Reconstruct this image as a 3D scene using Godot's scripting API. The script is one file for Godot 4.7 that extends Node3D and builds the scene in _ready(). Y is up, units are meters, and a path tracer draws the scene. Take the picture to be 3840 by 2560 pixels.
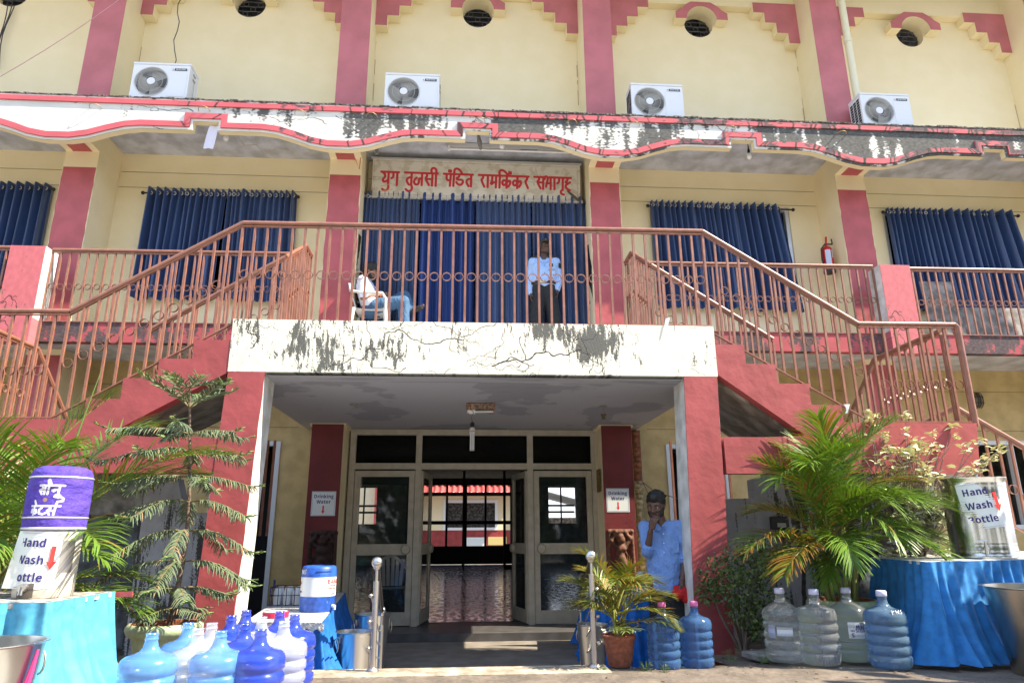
extends Node3D

var names := {}
var mats := {}
var shared := {}
var rng := RandomNumberGenerator.new()

class MB:
	var v := PackedVector3Array()
	var n := PackedVector3Array()
	var u := PackedVector2Array()
	var c := PackedColorArray()
	var xf := Transform3D()
	var col := Color.WHITE
	var uo := Vector2.ZERO
	var us := Vector2.ONE
	func t3(a: Vector3, b: Vector3, d: Vector3, na: Vector3, nb: Vector3, nd: Vector3, ua := Vector2.ZERO, ub := Vector2.ZERO, ud := Vector2.ZERO):
		a = xf * a; b = xf * b; d = xf * d
		na = (xf.basis * na).normalized(); nb = (xf.basis * nb).normalized(); nd = (xf.basis * nd).normalized()
		if (b - a).cross(d - a).dot(na + nb + nd) > 0.0:
			var q = b; b = d; d = q
			q = nb; nb = nd; nd = q
			q = ub; ub = ud; ud = q
		v.append(a); v.append(b); v.append(d)
		n.append(na); n.append(nb); n.append(nd)
		u.append(ua); u.append(ub); u.append(ud)
		c.append(col); c.append(col); c.append(col)
	func fq(a: Vector3, b: Vector3, d: Vector3, e: Vector3, nn: Vector3, ua := Vector2(0, 1), ub := Vector2(1, 1), ud := Vector2(1, 0), ue := Vector2(0, 0)):
		t3(a, b, d, nn, nn, nn, ua, ub, ud)
		t3(a, d, e, nn, nn, nn, ua, ud, ue)
	func box(p: Vector3, s: Vector3, bv := 0.0):
		var h := s * 0.5
		for i in 3:
			var j := (i + 1) % 3
			var k := (i + 2) % 3
			for si in [-1.0, 1.0]:
				var nn := Vector3.ZERO
				nn[i] = si
				var q := []
				for w in [[-1.0, -1.0], [1.0, -1.0], [1.0, 1.0], [-1.0, 1.0]]:
					var x := Vector3.ZERO
					x[i] = si * h[i]; x[j] = w[0] * (h[j] - bv); x[k] = w[1] * (h[k] - bv)
					q.append(p + x)
				fq(q[0], q[1], q[2], q[3], nn)
				if bv > 0.0:
					for sj in [-1.0, 1.0]:
						var a := Vector3.ZERO
						var b := Vector3.ZERO
						a[i] = si * h[i]; a[j] = sj * (h[j] - bv)
						b[i] = si * (h[i] - bv); b[j] = sj * h[j]
						var a1 := a
						var b1 := b
						a[k] = h[k] - bv; b[k] = a[k]; a1[k] = -a[k]; b1[k] = -a[k]
						var m := Vector3.ZERO
						m[i] = si; m[j] = sj
						fq(p + a, p + b, p + b1, p + a1, m.normalized())
						if i == 0:
							for sk in [-1.0, 1.0]:
								var z := Vector3(si, sj, sk)
								t3(p + z * Vector3(h.x, h.y - bv, h.z - bv), p + z * Vector3(h.x - bv, h.y, h.z - bv), p + z * Vector3(h.x - bv, h.y - bv, h.z), z, z, z)
	func bar(a: Vector3, b: Vector3, w: float, d: float, up := Vector3.UP):
		var y := (b - a)
		var z := up.cross(y)
		if z.length() < 1e-4:
			z = Vector3.BACK
		z = z.normalized()
		var x := y.normalized().cross(z)
		var keep := xf
		xf = xf * Transform3D(Basis(x, y.normalized(), z), (a + b) * 0.5)
		box(Vector3.ZERO, Vector3(w, y.length(), d))
		xf = keep
	func tube(pts: Array, rad, sides := 8, caps := true, closed := false):
		var m := pts.size()
		var rings := []
		var nr := []
		var cx := Vector3.ZERO
		for i in m:
			var d: Vector3
			if closed:
				d = pts[(i + 1) % m] - pts[(i + m - 1) % m]
			else:
				d = pts[mini(i + 1, m - 1)] - pts[maxi(i - 1, 0)]
			d = d.normalized()
			if i == 0:
				cx = d.cross(Vector3.UP if absf(d.y) < 0.9 else Vector3.RIGHT).normalized()
			else:
				cx = (cx - d * cx.dot(d)).normalized()
			var cy := d.cross(cx)
			var r: float = rad[i] if rad is Array else rad
			var ring := []
			var nn := []
			for k in sides + 1:
				var t := TAU * k / sides
				var o := cx * cos(t) + cy * sin(t)
				ring.append(pts[i] + o * r)
				nn.append(o)
			rings.append(ring); nr.append(nn)
		for i in (m if closed else m - 1):
			var j := (i + 1) % m
			for k in sides:
				var v0 := float(i) / maxf(m - 1, 1)
				var v1 := float(i + 1) / maxf(m - 1, 1)
				var u0 := float(k) / sides
				var u1 := float(k + 1) / sides
				t3(rings[i][k], rings[i][k + 1], rings[j][k + 1], nr[i][k], nr[i][k + 1], nr[j][k + 1], Vector2(u0, v0), Vector2(u1, v0), Vector2(u1, v1))
				t3(rings[i][k], rings[j][k + 1], rings[j][k], nr[i][k], nr[j][k + 1], nr[j][k], Vector2(u0, v0), Vector2(u1, v1), Vector2(u0, v1))
		if caps and not closed:
			for e in [[0, (pts[0] - pts[1]).normalized()], [m - 1, (pts[m - 1] - pts[m - 2]).normalized()]]:
				for k in sides:
					t3(pts[e[0]], rings[e[0]][k], rings[e[0]][k + 1], e[1], e[1], e[1])
	func lathe(pr: Array, seg := 24, a0 := 0.0, a1 := TAU):
		var m := pr.size()
		var sn := []
		var ln := [0.0]
		for i in m - 1:
			var d: Vector2 = pr[i + 1] - pr[i]
			ln.append(ln[i] + d.length())
			sn.append(Vector2(d.y, -d.x).normalized())
		for i in m - 1:
			var na: Vector2 = sn[i]
			var nb: Vector2 = sn[i]
			if i > 0 and sn[i - 1].dot(sn[i]) > 0.6:
				na = (sn[i - 1] + sn[i]).normalized()
			if i < m - 2 and sn[i + 1].dot(sn[i]) > 0.6:
				nb = (sn[i + 1] + sn[i]).normalized()
			var v0: float = ln[i] / ln[m - 1]
			var v1: float = ln[i + 1] / ln[m - 1]
			for k in seg:
				var t0 := a0 + (a1 - a0) * k / seg
				var t1 := a0 + (a1 - a0) * (k + 1) / seg
				var e0 := Vector3(sin(t0), 0, cos(t0))
				var e1 := Vector3(sin(t1), 0, cos(t1))
				var p := [e0 * pr[i].x + Vector3.UP * pr[i].y, e1 * pr[i].x + Vector3.UP * pr[i].y, e1 * pr[i + 1].x + Vector3.UP * pr[i + 1].y, e0 * pr[i + 1].x + Vector3.UP * pr[i + 1].y]
				var q := [e0 * na.x + Vector3.UP * na.y, e1 * na.x + Vector3.UP * na.y, e1 * nb.x + Vector3.UP * nb.y, e0 * nb.x + Vector3.UP * nb.y]
				var u0 := float(k) / seg
				var u1 := float(k + 1) / seg
				if pr[i].x > 1e-6:
					t3(p[0], p[1], p[2], q[0], q[1], q[2], Vector2(u0, 1 - v0), Vector2(u1, 1 - v0), Vector2(u1, 1 - v1))
				if pr[i + 1].x > 1e-6:
					t3(p[0], p[2], p[3], q[0], q[2], q[3], Vector2(u0, 1 - v0), Vector2(u1, 1 - v1), Vector2(u0, 1 - v1))
	func uvp(p: Vector2) -> Vector2:
		return Vector2((p.x - uo.x) / us.x, 1.0 - (p.y - uo.y) / us.y)
	func prism(poly: Array, z0: float, z1: float, back := true, sides := true):
		var pp := PackedVector2Array(poly)
		if Geometry2D.is_polygon_clockwise(pp):
			pp.reverse()
		var ix := Geometry2D.triangulate_polygon(pp)
		for i in range(0, ix.size(), 3):
			var a := pp[ix[i]]
			var b := pp[ix[i + 1]]
			var d := pp[ix[i + 2]]
			t3(Vector3(a.x, a.y, z1), Vector3(b.x, b.y, z1), Vector3(d.x, d.y, z1), Vector3.BACK, Vector3.BACK, Vector3.BACK, uvp(a), uvp(b), uvp(d))
			if back:
				t3(Vector3(a.x, a.y, z0), Vector3(b.x, b.y, z0), Vector3(d.x, d.y, z0), Vector3.FORWARD, Vector3.FORWARD, Vector3.FORWARD, uvp(a), uvp(b), uvp(d))
		if sides:
			for i in pp.size():
				var a := pp[i]
				var b := pp[(i + 1) % pp.size()]
				var s := Geometry2D.is_polygon_clockwise(pp)
				var nn := Vector3(b.y - a.y, a.x - b.x, 0) * (-1.0 if s else 1.0)
				fq(Vector3(a.x, a.y, z1), Vector3(b.x, b.y, z1), Vector3(b.x, b.y, z0), Vector3(a.x, a.y, z0), nn, uvp(a), uvp(b), uvp(b), uvp(a))
	func ball(p: Vector3, r: Vector3, seg := 16, rows := 10):
		var keep := xf
		xf = xf * Transform3D(Basis(), p)
		for i in rows:
			var b0 := PI * i / rows - PI / 2
			var b1 := PI * (i + 1) / rows - PI / 2
			for k in seg:
				var t0 := TAU * k / seg
				var t1 := TAU * (k + 1) / seg
				var q := []
				for w in [[t0, b0], [t1, b0], [t1, b1], [t0, b1]]:
					q.append(Vector3(sin(w[0]) * cos(w[1]), sin(w[1]), cos(w[0]) * cos(w[1])))
				var m := q.map(func(x): return (x / r).normalized())
				if i > 0:
					t3(q[0] * r, q[1] * r, q[2] * r, m[0], m[1], m[2])
				if i < rows - 1:
					t3(q[0] * r, q[2] * r, q[3] * r, m[0], m[2], m[3])
		xf = keep
	func grid(P: Array, flip := false):
		var R := P.size()
		var C: int = P[0].size()
		var N := []
		for i in R:
			var row := []
			for k in C:
				var a: Vector3 = P[mini(i + 1, R - 1)][k] - P[maxi(i - 1, 0)][k]
				var b: Vector3 = P[i][mini(k + 1, C - 1)] - P[i][maxi(k - 1, 0)]
				row.append((b.cross(a) if not flip else a.cross(b)).normalized())
			N.append(row)
		for i in R - 1:
			for k in C - 1:
				var u0 := float(k) / (C - 1)
				var u1 := float(k + 1) / (C - 1)
				var w0 := float(i) / (R - 1)
				var w1 := float(i + 1) / (R - 1)
				t3(P[i][k], P[i][k + 1], P[i + 1][k + 1], N[i][k], N[i][k + 1], N[i + 1][k + 1], Vector2(u0, 1 - w0), Vector2(u1, 1 - w0), Vector2(u1, 1 - w1))
				t3(P[i][k], P[i + 1][k + 1], P[i + 1][k], N[i][k], N[i + 1][k + 1], N[i + 1][k], Vector2(u0, 1 - w0), Vector2(u1, 1 - w1), Vector2(u0, 1 - w1))
	func mesh() -> ArrayMesh:
		var a := []
		a.resize(Mesh.ARRAY_MAX)
		a[Mesh.ARRAY_VERTEX] = v; a[Mesh.ARRAY_NORMAL] = n; a[Mesh.ARRAY_TEX_UV] = u; a[Mesh.ARRAY_COLOR] = c
		var m := ArrayMesh.new()
		m.add_surface_from_arrays(Mesh.PRIMITIVE_TRIANGLES, a)
		return m

func numbered(s: String) -> String:
	if not names.has(s):
		names[s] = 0
		return s
	names[s] += 1
	return "%s_%03d" % [s, names[s]]

func tag(o: Node, label: String, cat: String, group := ""):
	o.set_meta("label", label)
	o.set_meta("category", cat)
	if group != "":
		o.set_meta("group", group)

func thing(called: String, label: String, cat: String, p := Vector3.ZERO, yaw := 0.0, group := "") -> Node3D:
	var o := Node3D.new()
	o.name = numbered(called)
	add_child(o)
	o.position = p
	o.rotation_degrees.y = yaw
	tag(o, label, cat, group)
	return o

func part(called: String, m, mt: Material, parent: Node, p := Vector3.ZERO) -> MeshInstance3D:
	var o := MeshInstance3D.new()
	o.mesh = m.mesh() if m is MB else m
	o.material_override = mt
	o.name = called if parent != self else numbered(called)
	o.position = p
	parent.add_child(o, true)
	return o

func solo(called: String, m, mt: Material, label: String, cat: String, p := Vector3.ZERO, group := "") -> MeshInstance3D:
	var o := part(called, m, mt, self, p)
	tag(o, label, cat, group)
	return o

func struct(called: String, m, mt: Material) -> MeshInstance3D:
	var o := part(called, m, mt, self)
	o.set_meta("kind", "structure")
	return o

func copy(o: Node3D, p: Vector3, yaw: float, label := "") -> Node3D:
	var c := o.duplicate()
	c.name = numbered(String(o.name).rstrip("_0123456789"))
	add_child(c)
	c.position = p
	c.rotation_degrees.y = yaw
	if label != "":
		c.set_meta("label", label)
	return c

# ---- materials: colours given as linear values
func lin(r: float, g: float, b: float) -> Color:
	return Color(r, g, b).linear_to_srgb()

func M(key: String, r := 0.5, g := 0.5, b := 0.5, rough := 0.7, metal := 0.0, spec := 0.5) -> StandardMaterial3D:
	if mats.has(key):
		return mats[key]
	var m := StandardMaterial3D.new()
	m.resource_name = key
	m.albedo_color = lin(r, g, b)
	m.roughness = rough
	m.metallic = metal
	m.metallic_specular = spec
	m.cull_mode = BaseMaterial3D.CULL_DISABLED
	mats[key] = m
	return m

func noise(freq: float, sd: int, oct := 4, kind := FastNoiseLite.TYPE_SIMPLEX_SMOOTH) -> FastNoiseLite:
	var f := FastNoiseLite.new()
	f.noise_type = kind
	f.frequency = freq
	f.seed = sd
	f.fractal_octaves = oct
	return f

func ramp_tex(key: String, lo: Color, hi: Color, freq: float, sd: int, size := 512, p0 := 0.25, p1 := 0.75) -> NoiseTexture2D:
	if shared.has(key):
		return shared[key]
	var t := NoiseTexture2D.new()
	t.width = size; t.height = size
	t.seamless = true
	t.noise = noise(freq, sd, 6)
	var g := Gradient.new()
	g.offsets = PackedFloat32Array([p0, p1])
	g.colors = PackedColorArray([lo, hi])
	t.color_ramp = g
	shared[key] = t
	return t

func bump_tex() -> NoiseTexture2D:
	return ramp_tex("bump", Color.BLACK, Color.WHITE, 0.03, 5, 512, 0.0, 1.0)

func plaster(key: String, r: float, g: float, b: float, rough := 0.8, sc := 0.35, relief := 0.5, vary := 0.82) -> StandardMaterial3D:
	if mats.has(key):
		return mats[key]
	var m := M(key, r, g, b, rough)
	m.albedo_texture = ramp_tex("mottle%.2f" % vary, Color(vary, vary, vary * 0.98), Color.WHITE, 0.012, 3)
	m.uv1_triplanar = true
	m.uv1_world_triplanar = true
	m.uv1_scale = Vector3.ONE * sc
	m.heightmap_enabled = true
	m.heightmap_texture = bump_tex()
	m.heightmap_scale = relief
	return m

func nimg(w: int, h: int, freq: float, sd: int, oct := 4, sx := 1, sy := 1) -> PackedByteArray:
	var im := noise(freq, sd, oct).get_image(maxi(w / sx, 2), maxi(h / sy, 2), false, false, true)
	im.convert(Image.FORMAT_L8)
	im.resize(w, h, Image.INTERPOLATE_CUBIC)
	# spread to the full range
	var d := im.get_data()
	return d

func to_tex(w: int, h: int, px: PackedByteArray) -> ImageTexture:
	return ImageTexture.create_from_image(Image.create_from_data(w, h, false, Image.FORMAT_RGB8, px))

func fill(w: int, h: int, col: Color) -> PackedByteArray:
	var im := Image.create(w, h, false, Image.FORMAT_RGB8)
	im.fill(col)
	return im.get_data()

func blend_px(px: PackedByteArray, i: int, c: Color, a: float) -> void:
	px[i] = int(lerpf(px[i], c.r8, a)); px[i + 1] = int(lerpf(px[i + 1], c.g8, a)); px[i + 2] = int(lerpf(px[i + 2], c.b8, a))

# thick round-ended strokes drawn into a picture
func stroke(px: PackedByteArray, w: int, h: int, pts: Array, r: float, c: Color, strength := 1.0) -> PackedByteArray:
	for i in pts.size() - 1:
		var a: Vector2 = pts[i]
		var b: Vector2 = pts[i + 1]
		var lo := (a.min(b) - Vector2(r + 1, r + 1)).floor()
		var hi := (a.max(b) + Vector2(r + 1, r + 1)).ceil()
		for y in range(maxi(int(lo.y), 0), mini(int(hi.y), h - 1) + 1):
			for x in range(maxi(int(lo.x), 0), mini(int(hi.x), w - 1) + 1):
				var q := Vector2(x + 0.5, y + 0.5)
				var d := q.distance_to(Geometry2D.get_closest_point_to_segment(q, a, b))
				var s := clampf(r + 0.5 - d, 0.0, 1.0) * strength
				if s > 0.0:
					blend_px(px, (y * w + x) * 3, c, s)
	return px

func cracks(px: PackedByteArray, w: int, h: int, start: Vector2, dir: float, length: int, wander: float, r: float, c: Color, branch := 0.02) -> PackedByteArray:
	var p := start
	var a := dir
	var i := 0
	while i < length:
		a += rng.randf_range(-wander, wander)
		a = lerp_angle(a, dir, 0.08)
		var q := p + Vector2(cos(a), sin(a)) * 4.0
		px = stroke(px, w, h, [p, q], r * rng.randf_range(0.5, 1.2), c, rng.randf_range(0.5, 1.0))
		if rng.randf() < branch:
			px = cracks(px, w, h, q, a + rng.randf_range(-1.3, 1.3), int((length - i) * 0.4), wander, r * 0.7, c, branch * 0.5)
		p = q
		i += 4
	return px

func textured(key: String, t: Texture2D, rough := 0.8, relief := 0.0) -> StandardMaterial3D:
	var m := M(key, 1, 1, 1, rough)
	m.albedo_color = Color.WHITE
	m.albedo_texture = t
	return m

# grime: dark growth running down from the top of a wall, w x h pixels
func grime(w: int, h: int, base: Color, dark: Color, amount: float, sd: int, grow := 0.0, top := 0.35, streak := 24, spots := []) -> PackedByteArray:
	var big := nimg(w, h, 0.009, sd, 4, 1, 2)
	var st := nimg(w, h, 0.05, sd + 1, 3, 1, streak)
	var fine := nimg(w, h, 0.12, sd + 2, 3)
	var tint := nimg(w, h, 0.02, sd + 3, 3)
	var px := fill(w, h, base)
	var add := PackedFloat32Array()
	add.resize(w * h)
	for s in spots:
		for y in h:
			for x in range(maxi(int((s[0] - s[2] * 2.2) * w), 0), mini(int((s[0] + s[2] * 2.2) * w), w)):
				var dx: float = (float(x) / w - s[0]) / s[2]
				var dy: float = (float(y) / h - s[1]) / s[3]
				add[y * w + x] += s[4] * exp(-(dx * dx + dy * dy))
	for y in h:
		var fy := float(y) / h
		for x in w:
			var i := y * w + x
			var k := (big[i] * 0.55 + st[i] * 0.45) / 255.0
			var a := amount + grow * (float(x) / w - 0.5) + top * (0.45 - fy) + add[i]
			var g := smoothstep(0.60 - a, 0.72 - a, k + (fine[i] / 255.0 - 0.5) * 0.30)
			var t := 0.94 + 0.10 * (tint[i] / 255.0 - 0.5)
			var q := i * 3
			px[q] = clampi(int(px[q] * t), 0, 255); px[q + 1] = clampi(int(px[q + 1] * t), 0, 255); px[q + 2] = clampi(int(px[q + 2] * (t - 0.01)), 0, 255)
			if g > 0.0:
				var f := fine[i] / 255.0
				blend_px(px, q, dark.lightened(0.22 * f), g * 0.93)
	return px

# text as thin raised print; bend > 0 wraps it round an upright cylinder of that radius
func lettering(s: String, size: float, bend := 0.0, serif := false) -> ArrayMesh:
	var f := SystemFont.new()
	f.font_names = PackedStringArray(["Droid Serif" if serif else "Droid Sans"])
	f.font_weight = 700
	var t := TextMesh.new()
	t.text = s
	t.font = f
	t.font_size = 48
	t.pixel_size = size / 48.0
	t.depth = 0.001
	t.curve_step = 2.0
	var a := t.get_mesh_arrays() if t.has_method("get_mesh_arrays") else t.surface_get_arrays(0)
	if bend > 0.0:
		var vv: PackedVector3Array = a[Mesh.ARRAY_VERTEX]
		var nn: PackedVector3Array = a[Mesh.ARRAY_NORMAL]
		for i in vv.size():
			var g := vv[i].x / bend
			vv[i] = Vector3(sin(g) * (bend + vv[i].z), vv[i].y, cos(g) * (bend + vv[i].z) - bend)
			nn[i] = Vector3(nn[i].x * cos(g) + nn[i].z * sin(g), nn[i].y, nn[i].z * cos(g) - nn[i].x * sin(g))
		a[Mesh.ARRAY_VERTEX] = vv; a[Mesh.ARRAY_NORMAL] = nn
	var b := []
	b.resize(Mesh.ARRAY_MAX)
	b[Mesh.ARRAY_VERTEX] = a[Mesh.ARRAY_VERTEX]; b[Mesh.ARRAY_NORMAL] = a[Mesh.ARRAY_NORMAL]; b[Mesh.ARRAY_INDEX] = a[Mesh.ARRAY_INDEX]
	var m := ArrayMesh.new()
	m.add_surface_from_arrays(Mesh.PRIMITIVE_TRIANGLES, b)
	return m

func _ready() -> void:
	rng.seed = 7
	var cam := Camera3D.new()
	cam.name = "camera"
	cam.fov = 53.13
	cam.near = 0.1
	cam.far = 400.0
	cam.position = Vector3(0, 0.92, 0)
	cam.rotation_degrees = Vector3(15.8, -4.0, -0.3)
	add_child(cam)
	var env := Environment.new()
	env.background_mode = Environment.BG_SKY
	var sky := Sky.new()
	var sm := ProceduralSkyMaterial.new()
	sm.sky_top_color = Color(0.60, 0.69, 0.83)
	sm.sky_horizon_color = Color(0.90, 0.91, 0.93)
	sm.sky_curve = 0.16
	sm.ground_bottom_color = Color(0.42, 0.39, 0.35)
	sm.ground_horizon_color = Color(0.62, 0.60, 0.56)
	sm.sky_energy_multiplier = 1.0
	sky.sky_material = sm
	env.sky = sky
	env.tonemap_mode = Environment.TONE_MAPPER_LINEAR
	env.tonemap_exposure = 2.95
	env.sdfgi_enabled = true
	env.ssao_enabled = true
	env.ssil_enabled = true
	var we := WorldEnvironment.new()
	we.name = "environment"
	we.environment = env
	add_child(we)
	var sun := DirectionalLight3D.new()
	sun.name = "sun"
	sun.light_energy = 1.5
	sun.light_color = Color(1.0, 0.95, 0.86)
	sun.light_angular_distance = 0.5
	sun.shadow_enabled = true
	sun.transform.basis = Basis.looking_at(-Vector3(0.9, 1.0, 0.26), Vector3.UP)
	add_child(sun)
	setup_materials()
	ground_and_road()
	building()
	hall()
	beyond()
	stairs()
	railings()
	facade_things()
	curtains()
	porch_things()
	front_things()
	jugs()
	plants()
	people()

func setup_materials():
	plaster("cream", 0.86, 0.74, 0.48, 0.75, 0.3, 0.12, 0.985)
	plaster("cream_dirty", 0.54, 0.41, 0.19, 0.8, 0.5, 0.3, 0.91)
	plaster("red", 0.37, 0.070, 0.075, 0.55, 0.4, 0.3, 0.92)
	plaster("red_upper", 0.55, 0.165, 0.18, 0.6, 0.25, 0.3, 0.92)
	plaster("maroon", 0.48, 0.10, 0.11, 0.5, 0.4, 0.3, 0.92)
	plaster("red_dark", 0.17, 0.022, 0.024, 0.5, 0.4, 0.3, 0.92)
	plaster("soffit", 0.60, 0.62, 0.70, 0.85, 0.4, 0.4, 0.84)
	plaster("grey", 0.30, 0.30, 0.31, 0.85, 0.6, 0.8, 0.6)
	plaster("concrete", 0.34, 0.32, 0.29, 0.85, 0.6, 0.8, 0.6)
	plaster("white_paint", 0.78, 0.78, 0.75, 0.6, 0.6, 0.4, 0.85)
	var rl := plaster("rail", 0.30, 0.125, 0.082, 0.42, 1.1, 0.1, 0.86)
	rl.metallic_specular = 0.6
	plaster("frame", 0.50, 0.45, 0.36, 0.5, 0.9, 0.1, 0.93)
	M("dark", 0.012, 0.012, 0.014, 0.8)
	M("black", 0.015, 0.015, 0.016, 0.5)
	M("steel", 0.62, 0.61, 0.59, 0.28, 1.0)
	M("steel_worn", 0.5, 0.47, 0.43, 0.42, 1.0)
	M("white", 0.8, 0.8, 0.8, 0.4)
	M("ac_white", 0.78, 0.79, 0.80, 0.35)
	M("navy", 0.03, 0.02, 0.16, 0.6)
	M("sign_red", 0.72, 0.03, 0.03, 0.6)
	M("paper", 0.76, 0.80, 0.78, 0.5)
	var gl := M("glass", 0.5, 0.55, 0.55, 0.03)
	gl.transparency = BaseMaterial3D.TRANSPARENCY_ALPHA
	gl.albedo_color = Color(0.35, 0.4, 0.4, 0.10)
	gl.metallic_specular = 0.32
	var g2 := M("glass_tint", 0.1, 0.1, 0.1, 0.05)
	g2.transparency = BaseMaterial3D.TRANSPARENCY_ALPHA
	g2.albedo_color = Color(0.05, 0.06, 0.06, 0.55)
	g2.metallic_specular = 0.25

func ground_and_road():
	var m := MB.new()
	# road surface falls slightly towards the building
	var P := []
	var zs := [60.0, 20.0, 6.0, 0.0, -3.0, -4.6, -5.16]
	var xs := []
	for i in 25:
		xs.append(-60.0 + 5.0 * i)
	for z in zs:
		var row := []
		for x in xs:
			row.append(Vector3(x, 0.0 if z > -5 else -0.012, z))
		P.append(row)
	m.grid(P)
	var mt := M("road", 1, 1, 1, 0.9)
	var w := 1024
	var a := nimg(w, w, 0.006, 31, 4)
	var b := nimg(w, w, 0.25, 32, 2)
	var c := nimg(w, w, 0.04, 33, 3)
	var px := fill(w, w, Color(0.47, 0.42, 0.375))
	for i in w * w:
		var t := 0.72 + 0.28 * (a[i] / 255.0) + 0.30 * (b[i] / 255.0 - 0.5) + 0.22 * (c[i] / 255.0 - 0.5)
		if b[i] > 190: t += 0.18
		px[i * 3] = clampi(int(px[i * 3] * t), 0, 255); px[i * 3 + 1] = clampi(int(px[i * 3 + 1] * t), 0, 255); px[i * 3 + 2] = clampi(int(px[i * 3 + 2] * t), 0, 255)
	mt.albedo_color = Color.WHITE
	mt.albedo_texture = to_tex(w, w, px)
	mt.uv1_triplanar = true
	mt.uv1_world_triplanar = true
	mt.uv1_scale = Vector3.ONE * 0.5
	mt.heightmap_enabled = true
	mt.heightmap_texture = bump_tex()
	mt.heightmap_scale = 1.2
	struct("road", m, mt)
	var pv := MB.new()
	P = []
	for z in [40.0, 20.0, 8.0, 2.0, -3.3]:
		var row := []
		for i in 13:
			row.append(Vector3(-30.0 + 5.0 * i, 0.004, z))
		P.append(row)
	pv.grid(P)
	struct("yard_paving", pv, plaster("paving", 0.46, 0.43, 0.38, 0.85, 0.3, 0.5, 0.85))
	# earth strips in front of the stair walls, left and right of the sunken porch
	var e := MB.new()
	for s in [[-14.0, -1.92, 9.6], [1.05, 2.005, 5.47], [2.005, 16.0, 9.6]]:
		P = []
		for z in ([-5.161, -5.5, -6.0, -6.6, -8.0, -9.6] if s[2] > 9 else [-5.161, -5.3, -5.47]):
			var row := []
			for i in 9:
				row.append(Vector3(lerpf(s[0], s[1], i / 8.0), -0.012 - clampf((-z - 5.16) * 0.065, 0, 0.08), z))
			P.append(row)
		e.grid(P)
	xbox(e, 1.05, 2.005, -0.35, -0.035, -5.47, -5.40)
	xbox(e, -1.99, -1.92, -0.35, -0.11, -9.6, -5.42)
	xbox(e, 2.005, 2.075, -0.35, -0.11, -9.6, -5.42)
	struct("earth_strip", e, mt)
	var s := MB.new()
	s.box(Vector3(-0.43, -0.17, -5.27), Vector3(2.96, 0.35, 0.24), 0.012)
	var lt := plaster("ledge", 0.50, 0.41, 0.31, 0.75, 0.8, 0.5, 0.7)
	struct("entrance_kerb", s, lt)
	var f := MB.new()
	f.box(Vector3(0.15, -0.36, -7.1), Vector3(5.3, 0.12, 3.42))
	var fm := plaster("porch_floor", 0.25, 0.22, 0.19, 0.6, 0.5, 0.1, 0.86)
	struct("porch_floor", f, fm)
	var st := MB.new()
	st.box(Vector3(0.15, -0.30, -9.3), Vector3(5.3, 0.20, 1.04), 0.008)
	struct("entrance_step", st, plaster("step_stone", 0.09, 0.085, 0.085, 0.4, 0.6, 0.05, 0.85))

func hole_plate(m: MB, x0: float, x1: float, y0: float, y1: float, cx: float, cy: float, r: float, z0: float, z1: float):
	var seg := 32
	for k in seg:
		var q := []
		for j in 2:
			var t := TAU * (k + j) / seg
			var d := Vector2(cos(t), sin(t))
			var s := 1e9
			if absf(d.x) > 1e-6: s = minf(s, ((x1 if d.x > 0 else x0) - cx) / d.x)
			if absf(d.y) > 1e-6: s = minf(s, ((y1 if d.y > 0 else y0) - cy) / d.y)
			q.append([Vector2(cx, cy) + d * r, Vector2(cx, cy) + d * s, d])
		var a: Vector2 = q[0][0]
		var b: Vector2 = q[0][1]
		var c: Vector2 = q[1][1]
		var e: Vector2 = q[1][0]
		m.fq(Vector3(a.x, a.y, z1), Vector3(b.x, b.y, z1), Vector3(c.x, c.y, z1), Vector3(e.x, e.y, z1), Vector3.BACK)
		var n0 := Vector3(-q[0][2].x, -q[0][2].y, 0)
		m.fq(Vector3(a.x, a.y, z1), Vector3(e.x, e.y, z1), Vector3(e.x, e.y, z0), Vector3(a.x, a.y, z0), n0)
		# corner filler where the two rays hit different sides
		if absf(b.x - c.x) > 1e-4 and absf(b.y - c.y) > 1e-4:
			var k1 := Vector2(x1 if q[0][2].x + q[1][2].x > 0 else x0, y1 if q[0][2].y + q[1][2].y > 0 else y0)
			m.t3(Vector3(b.x, b.y, z1), Vector3(c.x, c.y, z1), Vector3(k1.x, k1.y, z1), Vector3.BACK, Vector3.BACK, Vector3.BACK)

func xbox(m: MB, x0: float, x1: float, y0: float, y1: float, z0: float, z1: float, bv := 0.0):
	m.box(Vector3((x0 + x1) / 2, (y0 + y1) / 2, (z0 + z1) / 2), Vector3(x1 - x0, y1 - y0, absf(z1 - z0)), bv)

var PX := [-9.28, -5.48, -1.78, 2.02, 5.83, 9.63]
var bld: Node3D

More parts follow.
